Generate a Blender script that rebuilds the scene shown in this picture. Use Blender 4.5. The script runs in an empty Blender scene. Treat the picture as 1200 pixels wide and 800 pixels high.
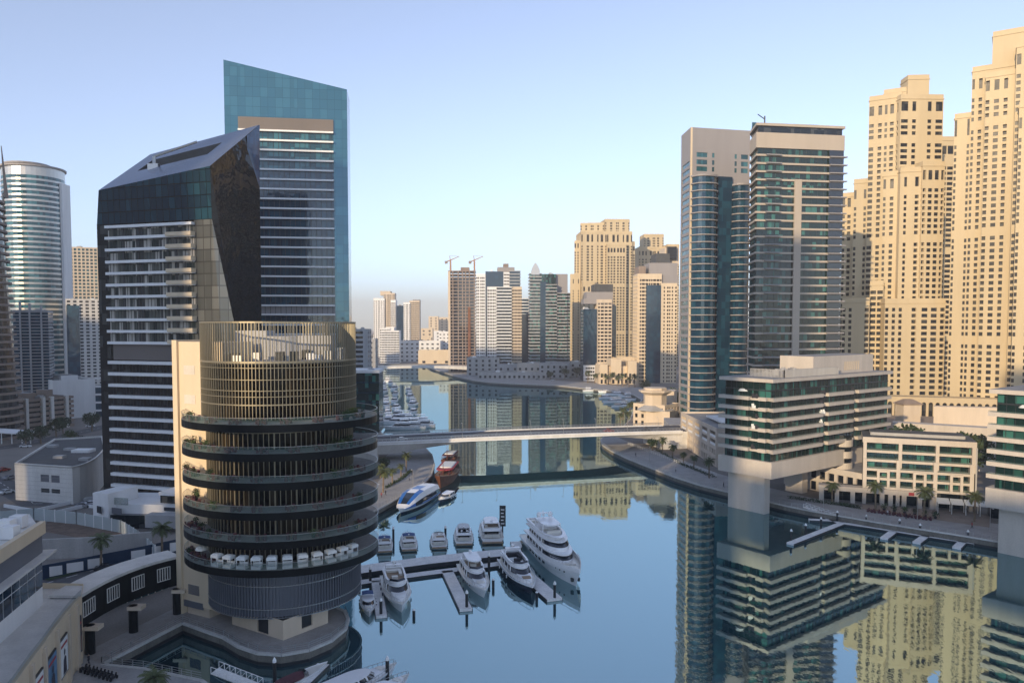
import bpy, math, random
from mathutils import Vector, Matrix, geometry
random.seed(11)
R = math.radians
C = bpy.context.scene.collection
S = bpy.context.scene

# ---------------------------------------------------------------- camera
H = 54.0; FPX = 900.0; VC = 426.0
PITCH = math.atan(44/FPX)
cd = bpy.data.cameras.new('camera'); cam = bpy.data.objects.new('camera', cd); C.objects.link(cam)
cam.location = (0, 0, H); cam.rotation_euler = (R(90)-PITCH, 0, 0)
cd.sensor_width = 36; cd.lens = 36*FPX/1200; cd.shift_y = (VC-400)/1200
cd.clip_start = 1; cd.clip_end = 30000
S.camera = cam
# ---------------------------------------------------------------- light
SUN_AZ, SUN_EL = 210.0, 14.0          # azimuth clockwise from the view direction
w = bpy.data.worlds.new('World'); S.world = w; w.use_nodes = True
nt = w.node_tree; bg = nt.nodes['Background']
sky = nt.nodes.new('ShaderNodeTexSky'); sky.sky_type = 'NISHITA'; sky.sun_disc = False
sky.sun_elevation = R(SUN_EL); sky.sun_rotation = R(SUN_AZ)
sky.air_density = 0.8; sky.dust_density = 0.2; sky.ozone_density = 5.0
hs = nt.nodes.new('ShaderNodeHueSaturation'); hs.inputs['Saturation'].default_value = 0.66; hs.inputs['Hue'].default_value = 0.5; nt.links.new(sky.outputs[0], hs.inputs['Color']); nt.links.new(hs.outputs[0], bg.inputs[0]); bg.inputs[1].default_value = 0.15
sd = bpy.data.lights.new('sun', 'SUN'); so = bpy.data.objects.new('sun', sd); C.objects.link(so)
sd.energy = 2.9; sd.angle = R(0.5); sd.color = (1.0, 0.77, 0.49)
sdir = Vector((math.sin(R(SUN_AZ))*math.cos(R(SUN_EL)), math.cos(R(SUN_AZ))*math.cos(R(SUN_EL)), math.sin(R(SUN_EL))))
so.rotation_euler = sdir.to_track_quat('Z', 'Y').to_euler(); so.location = (0, -60, 200)
S.view_settings.view_transform = 'Standard'; S.view_settings.look = 'None'
S.view_settings.gamma = 1; S.view_settings.exposure = 0.92
S.view_settings.use_curve_mapping = False
S.cycles.max_bounces = 6; S.cycles.volume_bounces = 0; S.cycles.volume_step_rate = 4

# ---------------------------------------------------------------- geometry of the view
cp, sp = math.cos(PITCH), math.sin(PITCH)
def zat(v, Y):                      # height of what shows at row v if it stands Y metres out
    k = (VC-v)/FPX
    return H + (k*Y*cp - Y*sp)/(cp+k*sp)
def xat(u, v, Y):
    return (u-600)/FPX*(Y*cp-(zat(v, Y)-H)*sp)
def P(u, v, Z):                     # point of the level plane Z
    k = (VC-v)/FPX; q = Z-H
    Y = q*(cp+k*sp)/(k*cp-sp)
    return Vector((xat(u, v, Y), Y, Z))
def proj(p):
    d = p[1]*cp-(p[2]-H)*sp
    if d < 1: return (-9999, -9999, 1)
    return (600+FPX*p[0]/d, VC-FPX*(p[1]*sp+(p[2]-H)*cp)/d, d)
GZ = 2.0                            # quay and street level

# ---------------------------------------------------------------- materials
M = {}
def mat(name, col, rough=0.7, metal=0.0, var=0.12, scale=0.15, streak=False, spec=0.5, bump=0.0, fine=0.0, alpha=None, trans=0.0):
    m = bpy.data.materials.new(name); m.use_nodes = True; n = m.node_tree.nodes; l = m.node_tree.links
    b = n['Principled BSDF']; b.inputs['Roughness'].default_value = rough; b.inputs['Metallic'].default_value = metal
    b.inputs['Specular IOR Level'].default_value = spec
    b.inputs['Base Color'].default_value = (*col, 1)
    if trans: b.inputs['Transmission Weight'].default_value = trans
    if alpha is not None: b.inputs['Alpha'].default_value = alpha
    if var > 0:
        geo = n.new('ShaderNodeNewGeometry')
        mp = n.new('ShaderNodeMapping'); mp.inputs['Scale'].default_value = (1, 1, 0.12 if streak else 1)
        no = n.new('ShaderNodeTexNoise'); no.inputs['Scale'].default_value = scale; no.inputs['Detail'].default_value = 8; no.inputs['Roughness'].default_value = 0.65
        l.new(geo.outputs['Position'], mp.inputs[0]); l.new(mp.outputs[0], no.inputs['Vector'])
        mr = n.new('ShaderNodeMapRange'); mr.inputs['From Min'].default_value = 0.3; mr.inputs['From Max'].default_value = 0.7
        mr.inputs['To Min'].default_value = 1-var; mr.inputs['To Max'].default_value = 1+var
        l.new(no.outputs[0], mr.inputs[0])
        out = mr.outputs[0]
        if fine:
            n2 = n.new('ShaderNodeTexNoise'); n2.inputs['Scale'].default_value = 3.0; n2.inputs['Detail'].default_value = 6
            l.new(geo.outputs['Position'], n2.inputs['Vector'])
            m2 = n.new('ShaderNodeMapRange'); m2.inputs['From Min'].default_value = 0.3; m2.inputs['From Max'].default_value = 0.7
            m2.inputs['To Min'].default_value = 1-fine; m2.inputs['To Max'].default_value = 1+fine
            l.new(n2.outputs[0], m2.inputs[0])
            mu = n.new('ShaderNodeMath'); mu.operation = 'MULTIPLY'; l.new(out, mu.inputs[0]); l.new(m2.outputs[0], mu.inputs[1]); out = mu.outputs[0]
        vm = n.new('ShaderNodeVectorMath'); vm.operation = 'SCALE'; vm.inputs[0].default_value = col
        l.new(out, vm.inputs['Scale']); l.new(vm.outputs[0], b.inputs['Base Color'])
        if bump:
            bp = n.new('ShaderNodeBump'); bp.inputs['Strength'].default_value = bump; l.new(no.outputs[0], bp.inputs['Height']); l.new(bp.outputs[0], b.inputs['Normal'])
    M[name] = m
    return m
def glass(name, dark, light, frac=0.3, cell=(2.4, 2.4, 3.4), rough=0.08, spec=0.5, metal=0.0, mid=None, seam=None, sw=0.09):
    """facade glass: each pane its own darkness, some with blinds drawn"""
    m = bpy.data.materials.new(name); m.use_nodes = True; n = m.node_tree.nodes; l = m.node_tree.links
    b = n['Principled BSDF']; b.inputs['Roughness'].default_value = rough; b.inputs['Specular IOR Level'].default_value = spec
    b.inputs['Metallic'].default_value = metal; b.inputs['IOR'].default_value = 1.6
    geo = n.new('ShaderNodeNewGeometry')
    dv = n.new('ShaderNodeVectorMath'); dv.operation = 'DIVIDE'; dv.inputs[1].default_value = cell
    fl = n.new('ShaderNodeVectorMath'); fl.operation = 'FLOOR'
    l.new(geo.outputs['Position'], dv.inputs[0]); l.new(dv.outputs[0], fl.inputs[0])
    wn = n.new('ShaderNodeTexWhiteNoise'); wn.noise_dimensions = '3D'; l.new(fl.outputs[0], wn.inputs['Vector'])
    rp = n.new('ShaderNodeValToRGB'); rp.color_ramp.interpolation = 'CONSTANT'
    e = rp.color_ramp.elements; e[0].color = (*dark, 1); e[1].position = 1-frac; e[1].color = (*light, 1)
    md = mid or tuple(0.5*(a+c)*0.9 for a, c in zip(dark, light)); x = e.new(1-frac*1.9 if frac*1.9 < 0.97 else 0.03); x.color = (*md, 1)
    l.new(wn.outputs['Value'], rp.inputs[0])
    out = rp.outputs[0]
    if seam:
        wv = n.new('ShaderNodeVectorMath'); wv.operation = 'FRACTION'; l.new(dv.outputs[0], wv.inputs[0])
        sx = n.new('ShaderNodeSeparateXYZ'); l.new(wv.outputs[0], sx.inputs[0])
        lt = n.new('ShaderNodeMath'); lt.operation = 'LESS_THAN'; lt.inputs[1].default_value = sw; l.new(sx.outputs[2], lt.inputs[0])
        l2 = n.new('ShaderNodeMath'); l2.operation = 'LESS_THAN'; l2.inputs[1].default_value = sw; l.new(sx.outputs[0], l2.inputs[0])
        mx = n.new('ShaderNodeMath'); mx.operation = 'MAXIMUM'; l.new(lt.outputs[0], mx.inputs[0]); l.new(l2.outputs[0], mx.inputs[1])
        mi = n.new('ShaderNodeMix'); mi.data_type = 'RGBA'; l.new(mx.outputs[0], mi.inputs['Factor']); l.new(out, mi.inputs[6]); mi.inputs[7].default_value = (*seam, 1)
        out = mi.outputs[2]
    l.new(out, b.inputs['Base Color'])
    # every pane sits a hair out of true, so reflections break from pane to pane
    no = n.new('ShaderNodeTexNoise'); no.inputs['Scale'].default_value = 0.25; l.new(geo.outputs['Position'], no.inputs['Vector'])
    bp = n.new('ShaderNodeBump'); bp.inputs['Strength'].default_value = 0.25; bp.inputs['Distance'].default_value = 0.3
    l.new(no.outputs[0], bp.inputs['Height']); l.new(bp.outputs[0], b.inputs['Normal'])
    M[name] = m
    return m

mat('jbr_wall', (0.54, 0.435, 0.27), 0.8, streak=True, var=0.10, scale=0.08)
mat('jbr_trim', (0.50, 0.40, 0.25), 0.8, var=0.08)
mat('cream', (0.60, 0.50, 0.38), 0.75, streak=True, var=0.10, scale=0.3)
mat('cream_slab', (0.66, 0.54, 0.38), 0.7, streak=True, var=0.07, scale=0.25)
mat('beige_stone', (0.58, 0.50, 0.41), 0.8, streak=True, var=0.12, scale=0.25, fine=0.05)
mat('pale_stone', (0.50, 0.45, 0.39), 0.8, streak=True, var=0.10, scale=0.3, fine=0.05)
mat('white_wall', (0.78, 0.78, 0.77), 0.75, streak=True, var=0.09, scale=0.25)
mat('white_paint', (0.82, 0.82, 0.81), 0.45, var=0.05, scale=0.5)
mat('cream_trim', (0.44, 0.38, 0.31), 0.7, streak=True, var=0.08, scale=0.1)
mat('taupe', (0.15, 0.13, 0.12), 0.6, streak=True, var=0.08, scale=0.1)
mat('grey_clad', (0.28, 0.265, 0.265), 0.6, streak=True, var=0.08, scale=0.1)
mat('grey_wall', (0.36, 0.36, 0.36), 0.8, streak=True, var=0.14, scale=0.3)
mat('concrete', (0.40, 0.39, 0.37), 0.85, streak=True, var=0.18, scale=0.3, fine=0.08)
mat('pale_concrete', (0.64, 0.62, 0.58), 0.85, streak=True, var=0.14, scale=0.25, fine=0.06)
mat('brown_wall', (0.26, 0.20, 0.16), 0.8, streak=True, var=0.15, scale=0.3)
mat('dark_metal', (0.035, 0.04, 0.045), 0.35, metal=0.3, var=0.1)
mat('black_band', (0.006, 0.007, 0.008), 0.3, var=0.15, spec=0.2)
mat('fin_metal', (0.28, 0.25, 0.18), 0.38, metal=0.5, var=0.06)
mat('louvre_metal', (0.17, 0.18, 0.21), 0.45, metal=0.35, var=0.06)
mat('steel', (0.5, 0.5, 0.5), 0.35, metal=0.8, var=0.05)
mat('roof_dark', (0.06, 0.065, 0.07), 0.8, var=0.25, scale=0.4, fine=0.15)
mat('roof_grey', (0.25, 0.25, 0.25), 0.85, var=0.25, scale=0.3, fine=0.12)
mat('roof_metal', (0.20, 0.24, 0.32), 0.25, metal=0.75, var=0.08, scale=0.3)
mat('asphalt', (0.09, 0.09, 0.095), 0.9, var=0.25, scale=0.2, fine=0.12)
mat('paving', (0.34, 0.33, 0.32), 0.85, var=0.18, scale=0.3, fine=0.12)
mat('paving_warm', (0.27, 0.225, 0.19), 0.85, var=0.18, scale=0.3, fine=0.12)
mat('ground', (0.20, 0.18, 0.16), 0.95, var=0.35, scale=0.02, fine=0.15)
mat('earth', (0.16, 0.11, 0.08), 0.95, var=0.35, scale=0.4, fine=0.2)
mat('line_paint', (0.75, 0.75, 0.72), 0.7, var=0.1)
mat('kerb', (0.5, 0.49, 0.46), 0.8, var=0.15, fine=0.1)
mat('timber_deck', (0.30, 0.28, 0.26), 0.8, var=0.15, scale=0.6, fine=0.12)
mat('pontoon', (0.76, 0.75, 0.73), 0.8, var=0.12, scale=0.5, fine=0.1)
mat('pile', (0.02, 0.02, 0.022), 0.5, var=0.2)
mat('gel', (0.86, 0.86, 0.86), 0.18, var=0.03, scale=0.8)
mat('gel_cream', (0.70, 0.67, 0.60), 0.3, var=0.04, scale=0.8)
mat('navy', (0.012, 0.02, 0.05), 0.2, var=0.05)
mat('boat_glass', (0.012, 0.018, 0.03), 0.06, var=0.0, spec=1.0)
mat('boat_blue', (0.02, 0.07, 0.22), 0.7, var=0.1)
mat('ferry_blue', (0.02, 0.13, 0.45), 0.3, var=0.05)
mat('teak', (0.32, 0.23, 0.15), 0.7, var=0.15, scale=1.0)
mat('wood', (0.16, 0.06, 0.03), 0.6, var=0.3, scale=1.0)
mat('red_cloth', (0.35, 0.04, 0.05), 0.8, var=0.2, scale=1.0)
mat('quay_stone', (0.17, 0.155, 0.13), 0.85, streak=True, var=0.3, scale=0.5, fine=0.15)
mat('maroon', (0.11, 0.04, 0.05), 0.8, var=0.2)
mat('white_cloth', (0.72, 0.74, 0.72), 0.85, var=0.06, scale=1.0)
mat('hoarding', (0.012, 0.035, 0.08), 0.4, var=0.15)
mat('foliage', (0.055, 0.085, 0.025), 0.8, var=0.5, scale=0.9)
mat('foliage_dark', (0.03, 0.055, 0.02), 0.8, var=0.5, scale=0.9)
mat('palm_leaf', (0.085, 0.105, 0.04), 0.7, var=0.4, scale=1.2)
mat('bark', (0.20, 0.15, 0.10), 0.9, var=0.3, scale=2.0)
mat('car_white', (0.75, 0.75, 0.75), 0.2, var=0.0); mat('car_dark', (0.02, 0.02, 0.025), 0.2, var=0.0)
mat('car_silver', (0.4, 0.4, 0.42), 0.25, metal=0.5, var=0.0); mat('car_red', (0.35, 0.03, 0.02), 0.25, var=0.0)
mat('rubber', (0.02, 0.02, 0.02), 0.8, var=0.0)
mat('crane_paint', (0.32, 0.17, 0.09), 0.6, var=0.1)
mat('raw_concrete', (0.24, 0.19, 0.16), 0.9, var=0.2, scale=0.3)
mat('rust_net', (0.20, 0.09, 0.05), 0.9, var=0.3, scale=0.3)
mat('skin', (0.35, 0.2, 0.13), 0.6, var=0.0); mat('cloth_dark', (0.03, 0.03, 0.04), 0.9, var=0.0); mat('cloth_light', (0.5, 0.5, 0.52), 0.9, var=0.0)
mat('poster_red', (0.4, 0.04, 0.05), 0.4, var=0.2, scale=0.5); mat('poster_blue', (0.12, 0.25, 0.40), 0.4, var=0.5, scale=0.4); mat('poster_dark', (0.03, 0.03, 0.05), 0.4, var=0.4, scale=0.5)
mat('lamp_head', (0.6, 0.6, 0.6), 0.4, var=0.0)
mat('rail_glass', (0.10, 0.17, 0.15), 0.1, var=0.25, scale=0.6, spec=0.5, alpha=0.34)
glass('g_teal', (0.006, 0.022, 0.022), (0.04, 0.15, 0.13), 0.15, (1.7, 1.7, 3.0))
glass('g_dark', (0.006, 0.011, 0.016), (0.05, 0.055, 0.055), 0.15, (1.5, 1.5, 3.2))
glass('g_blue', (0.006, 0.03, 0.06), (0.012, 0.06, 0.10), 0.3, (2.0, 2.0, 3.3))
glass('g_crown', (0.010, 0.03, 0.05), (0.015, 0.055, 0.08), 0.25, (2.0, 2.0, 3.3), rough=0.05, seam=(0.004, 0.01, 0.015))
glass('g_mirror', (0.035, 0.13, 0.18), (0.045, 0.155, 0.205), 0.35, (2.6, 2.6, 3.5), rough=0.1, metal=0.35, seam=(0.02, 0.09, 0.13), sw=0.05, spec=0.7)
glass('g_curtain', (0.02, 0.035, 0.035), (0.42, 0.40, 0.36), 0.42, (1.25, 4.0, 3.24), mid=(0.10, 0.11, 0.10))
glass('g_window', (0.008, 0.011, 0.016), (0.05, 0.05, 0.048), 0.2, (2.2, 2.2, 3.3), rough=0.3, spec=0.08)
glass('g_tealblue', (0.012, 0.06, 0.08), (0.04, 0.15, 0.18), 0.25, (2.4, 2.4, 3.4), rough=0.06)
glass('g_bronze', (0.005, 0.0045, 0.0035), (0.035, 0.025, 0.013), 0.2, (1.4, 1.4, 4.7), rough=0.15, spec=0.2)

# ---------------------------------------------------------------- mesh building
class MB:
    def __init__(s): s.v = []; s.f = []; s.m = []
    def poly(s, pts, m=0):
        i = len(s.v); s.v += [tuple(p) for p in pts]; s.f.append(tuple(range(i, i+len(pts)))); s.m.append(m)
    def box(s, x0, x1, y0, y1, z0, z1, m=0, top=None):
        s.prism([(x0, y0), (x1, y0), (x1, y1), (x0, y1)], z0, z1, m, top)
    def prism(s, pl, z0, z1, m=0, top=None, bot=True):
        n = len(pl); i = len(s.v)
        s.v += [(p[0], p[1], z0) for p in pl]+[(p[0], p[1], z1) for p in pl]
        for k in range(n):
            j = (k+1) % n; s.f.append((i+k, i+j, i+n+j, i+n+k)); s.m.append(m)
        s.f.append(tuple(range(i+n, i+2*n))); s.m.append(m if top is None else top)
        if bot: s.f.append(tuple(range(i+n-1, i-1, -1))); s.m.append(m)
    def loft(s, rings, m=0, caps=True, closed=True, cm=None):
        n = len(rings[0]); i = len(s.v)
        for r in rings: s.v += [tuple(p) for p in r]
        for a in range(len(rings)-1):
            for k in range(n if closed else n-1):
                j = (k+1) % n
                s.f.append((i+a*n+k, i+a*n+j, i+(a+1)*n+j, i+(a+1)*n+k)); s.m.append(m)
        if caps:
            c2 = m if cm is None else cm
            s.f.append(tuple(range(i+n-1, i-1, -1))); s.m.append(m)
            s.f.append(tuple(range(i+(len(rings)-1)*n, i+len(rings)*n))); s.m.append(c2)
    def tube(s, a, b, r0, r1=None, n=6, m=0):
        a = Vector(a); b = Vector(b); r1 = r0 if r1 is None else r1; d = (b-a).normalized()
        x = d.orthogonal().normalized(); y = d.cross(x)
        rs = [[p+(x*math.cos(2*math.pi*k/n)+y*math.sin(2*math.pi*k/n))*r for k in range(n)] for p, r in ((a, r0), (b, r1))]
        s.loft(rs, m)
    def bar(s, a, b, wd, h, m=0):          # horizontal beam between two points, width wd, height h (b,a at its bottom centre)
        a = Vector(a); b = Vector(b); d = Vector((b.x-a.x, b.y-a.y, 0)).normalized(); n = Vector((-d.y, d.x, 0))*wd/2; u = Vector((0, 0, h))
        s.loft([[a-n, a+n, a+n+u, a-n+u][::-1], [b-n, b+n, b+n+u, b-n+u][::-1]], m)
    def build(s, name, mats, parent=None, smooth=False, local=False):
        me = bpy.data.meshes.new(name)
        off = Vector((0, 0, 0))
        if not local:
            q = parent
            while q is not None: off += q.location; q = q.parent
        vs = s.v if off.length == 0 else [(a[0]-off.x, a[1]-off.y, a[2]-off.z) for a in s.v]
        me.from_pydata(vs, [], s.f)
        if not isinstance(mats, (list, tuple)): mats = [mats]
        for mm in mats: me.materials.append(M[mm])
        if len(mats) > 1: me.polygons.foreach_set('material_index', s.m)
        if smooth: me.polygons.foreach_set('use_smooth', [True]*len(me.polygons))
        o = bpy.data.objects.new(name, me); C.objects.link(o)
        if parent is not None: o.parent = parent
        return o
def thing(name, label, cat, loc=(0, 0, 0), group=None):
    o = bpy.data.objects.new(name, None); C.objects.link(o); o.location = loc; o.empty_display_size = 1
    o['label'] = label; o['category'] = cat
    if group: o['group'] = group
    return o
def tag(o, label, cat, group=None):
    o['label'] = label; o['category'] = cat
    if group: o['group'] = group
    return o
def kind(o, k): o['kind'] = k; return o
def dup(root, loc, rotz=None, label=None, group=None, sc=None):
    def cpy(o, par):
        c = o.copy(); C.objects.link(c)
        if par is not None: c.parent = par
        for ch in o.children: cpy(ch, c)
        return c
    r = cpy(root, None); r.location = loc
    if rotz is not None: r.rotation_euler = (0, 0, rotz)
    if sc: r.scale = (sc, sc, sc)
    if label: r['label'] = label
    if group: r['group'] = group
    return r
def place(o, loc, rotz=0.0, sc=None):
    o.location = loc; o.rotation_euler = (0, 0, rotz)
    if sc: o.scale = (sc, sc, sc)
def offset(pl, d):                      # grow a counter-clockwise convex polygon by d
    n = len(pl); out = []
    for i in range(n):
        a = Vector(pl[i-1][:2]); b = Vector(pl[i][:2]); c = Vector(pl[(i+1) % n][:2])
        d1 = (b-a).normalized(); d2 = (c-b).normalized()
        n1 = Vector((d1.y, -d1.x)); n2 = Vector((d2.y, -d2.x)); k = n1+n2
        den = max(0.35, 1+n1.dot(n2))
        out.append(b+k*(d/den))
    return out
def rect(uL, YL, uR, YR, back, v=430):
    """footprint whose front runs from image column uL (YL metres out) to uR (YR out)"""
    a = Vector((xat(uL, v, YL), YL)); b = Vector((xat(uR, v, YR), YR)); d = (b-a).normalized(); n = Vector((-d.y, d.x))
    return [a, b, b+n*back, a+n*back]
def sub(pl, s0, s1, t0, t1):            # part of a four-cornered footprint
    f = lambda s, t: (pl[0]*(1-s)+pl[1]*s)*(1-t)+(pl[3]*(1-s)+pl[2]*s)*t
    return [f(s0, t0), f(s1, t0), f(s1, t1), f(s0, t1)]
def circle(cx, cy, r, n=48, ry=None): return [Vector((cx+r*math.cos(2*math.pi*k/n), cy+(ry or r)*math.sin(2*math.pi*k/n))) for k in range(n)]
def facing(a, b):                       # does the wall a->b look towards the camera
    d = (b-a); n = Vector((d.y, -d.x)); return n.dot(-(a+b)/2) > 0.0*n.length
def facade(W, panes, a, b, z0, z1, cols, rows, rec=0.35, wm=0, skip=None):
    d = (b-a); L = d.length; d = d/L; n = Vector((d.y, -d.x))
    def pt(x, z, q=0.0): p = a+d*x-n*q; return (p.x, p.y, z)
    def quad(x0, x1, za, zb): W.poly([pt(x0, za), pt(x1, za), pt(x1, zb), pt(x0, zb)], wm)
    cols = sorted([c for c in cols if c[1] < L-0.05 and c[0] > 0.05]); rows = sorted([r for r in rows if r[1] < z1-0.05 and r[0] > z0-0.01])
    z = z0
    if not cols: rows = []
    for ri, (ra, rb) in enumerate(rows):
        if ra > z+1e-4: quad(0, L, z, ra)
        x = 0.0
        for ci, c in enumerate(cols):
            if skip and skip(ci, ri, c, ra): continue
            if c[0] > x+1e-4: quad(x, c[0], ra, rb)
            q = c[2] if len(c) > 2 else rec
            A, B, D_, E = (c[0], ra), (c[1], ra), (c[1], rb), (c[0], rb)
            for s_, t_ in ((A, B), (B, D_), (D_, E), (E, A)):
                W.poly([pt(*s_), pt(*t_), pt(t_[0], t_[1], q), pt(s_[0], s_[1], q)], wm)
            panes.append([pt(c[0], ra, q), pt(c[1], ra, q), pt(c[1], rb, q), pt(c[0], rb, q)])
            x = c[1]
        if x < L-1e-4: quad(x, L, ra, rb)
        z = rb
    if z < z1-1e-4: quad(0, L, z, z1)
def even(L, n, wd, q=None, m=0.0):      # n openings wd wide spread over a wall L long
    st = (L-2*m)/n; out = []
    for i in range(n):
        c = m+st*(i+0.5); out.append((c-wd/2, c+wd/2) if q is None else (c-wd/2, c+wd/2, q))
    return out
def floors(z0, n, fh, sill, h): return [(z0+i*fh+sill, z0+i*fh+sill+h) for i in range(n)]
def glaze(panes, parent, mname, name='window', limit=100):
    sc = []
    for i, q in enumerate(panes):
        c = (Vector(q[0])+Vector(q[2]))/2; e1 = Vector(q[1])-Vector(q[0]); e2 = Vector(q[3])-Vector(q[0]); n = e1.cross(e2)
        u, v, d = proj(c); f = n.dot(Vector((0, 0, H))-c)/max(d, 1)**3
        if not (0 < u < 1200 and 0 < v < 800): f = 0
        sc.append((-f, i))
    sc.sort()
    rest = MB()
    for k, (f, i) in enumerate(sc):
        if k < limit and f < 0:
            b = MB(); b.poly(panes[i]); b.build(name, mname, parent)
        else: rest.poly(panes[i])
    if rest.f: kind(rest.build(name, mname, parent), 'stuff')
def cap(W, pl, z, m=1, par=0.9, t=0.35, wm=0):
    W.poly([(p[0], p[1], z) for p in pl], m)
    inn = offset(pl, -t)
    n = len(pl)
    for i in range(n):
        j = (i+1) % n; a, b, c, d = pl[i], pl[j], inn[j], inn[i]
        W.poly([(a[0], a[1], z+par), (b[0], b[1], z+par), (c[0], c[1], z+par), (d[0], d[1], z+par)], wm)
        W.poly([(a[0], a[1], z), (b[0], b[1], z), (b[0], b[1], z+par), (a[0], a[1], z+par)], wm)
        W.poly([(c[0], c[1], z), (d[0], d[1], z), (d[0], d[1], z+par), (c[0], c[1], z+par)], wm)
def block(W, panes, pl, z0, z1, spec, par=0.9, rec=0.35, wm=0, rm=1):
    """a volume; spec(i, L) gives (cols, rows) for wall i or None for a blank wall"""
    n = len(pl)
    for i in range(n):
        a, b = Vector(pl[i]), Vector(pl[(i+1) % n]); L = (b-a).length
        sp_ = spec(i, L) if (spec and facing(a, b)) else None
        if sp_: facade(W, panes, a, b, z0, z1, sp_[0], sp_[1], rec, wm, sp_[2] if len(sp_) > 2 else None)
        else: W.poly([(a.x, a.y, z0), (b.x, b.y, z0), (b.x, b.y, z1), (a.x, a.y, z1)], wm)
    cap(W, pl, z1, rm, par, wm=wm)
def ring_floor(parent, pl, z, fh, slab_t, out, gmat, smat, gname='window_band', sname='floor_slab', mull=0.0, inset=0.0, mm='dark_metal', rail=None, glow=None):
    """one storey of a banded tower: a slab edge and the glass above it"""
    s = MB(); s.prism(offset(pl, out), z, z+slab_t); s.build(sname, smat, parent)
    g = MB(); q = offset(pl, -inset) if inset else pl; n = len(q)
    for i in range(n):
        a, b = q[i], q[(i+1) % n]
        g.poly([(a[0], a[1], z+slab_t), (b[0], b[1], z+slab_t), (b[0], b[1], z+fh), (a[0], a[1], z+fh)], 0)
        if mull and facing(Vector(a[:2]), Vector(b[:2])):
            L = (Vector(b)-Vector(a)).length; k = max(1, int(L/mull)); d = (Vector(b)-Vector(a))/L; nn = Vector((d.y, -d.x))
            for j in range(k+1):
                p = Vector(a)+d*(L*j/k)
                g.bar((p.x-nn.x*0.02, p.y-nn.y*0.02, z+slab_t), (p.x+nn.x*0.1, p.y+nn.y*0.1, z+slab_t), 0.09, fh-slab_t, 1)
    g.build(gname, [gmat, mm] if mull else gmat, parent)
    if rail:
        r = MB(); q = offset(pl, out-0.08); n = len(q)
        for i in range(n):
            a, b = q[i], q[(i+1) % n]
            if facing(Vector(a[:2]), Vector(b[:2])):
                r.poly([(a[0], a[1], z+slab_t), (b[0], b[1], z+slab_t), (b[0], b[1], z+slab_t+rail), (a[0], a[1], z+slab_t+rail)], 0)
        if r.f: r.build('balustrade', 'rail_glass', parent)
glass('g_sky_reflection', (0.008, 0.05, 0.13), (0.012, 0.07, 0.17), 0.3, (1.3, 1.3, 1.8), rough=0.08)

RC = random.Random(77)
def clutter(t, pl, z, n=4, s=1.0):
    """plant and hatches on a flat roof"""
    for k in range(n):
        a, b_ = RC.uniform(0.15, 0.85), RC.uniform(0.2, 0.85)
        p = (Vector(pl[0][:2])*(1-a)+Vector(pl[1][:2])*a)*(1-b_)+(Vector(pl[3 % len(pl)][:2])*(1-a)+Vector(pl[2][:2])*a)*b_
        w_, d_, h_ = RC.uniform(0.8, 2.2)*s, RC.uniform(0.8, 1.8)*s, RC.uniform(0.9, 2.4)*s
        b = MB(); b.box(p.x-w_, p.x+w_, p.y-d_, p.y+d_, z, z+h_*0.8); b.box(p.x-w_*0.7, p.x+w_*0.7, p.y-d_*0.7, p.y+d_*0.7, z+h_*0.8, z+h_)
        b.build('roof_unit', RC.choice(('grey_wall', 'white_wall', 'roof_grey', 'steel')), t)
# ---------------------------------------------------------------- water, land, quays
SHORE = [(119, 778), (168, 783), (236, 797), (262, 815), (300, 850), (700, 870), (1500, 870), (1500, 690), (1300, 655), (1172, 634.5), (1130, 627.5),
         (1025, 611), (950, 598), (920, 592), (869.5, 580), (820, 568), (790, 558.5), (760, 547), (735, 537), (716, 528), (706, 521), (704, 515), (712, 507), (730, 500), (739, 491),
         (742, 482), (748, 475), (752, 468), (744, 463), (730, 460), (708, 457), (687, 455), (654, 451.5), (600, 449.5), (575, 448), (555, 445.5), (535, 441), (520, 436), (506, 431.5), (498, 427),
         (452, 427), (428, 436), (434, 455), (437, 480), (447, 508), (470, 516), (496, 522), (506, 533), (509, 545), (505, 557), (494, 568.5), (472, 580), (458, 588), (443, 596), (425, 607),
         (390, 640), (378, 670), (376, 700), (396, 712.5), (404, 716), (408, 725), (405, 736), (388, 750), (362, 761), (330, 766.5), (302, 764.5), (280, 757), (262, 746), (240, 738.5), (214, 729)]
shore = [P(u, v, GZ) for u, v in SHORE]
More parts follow.
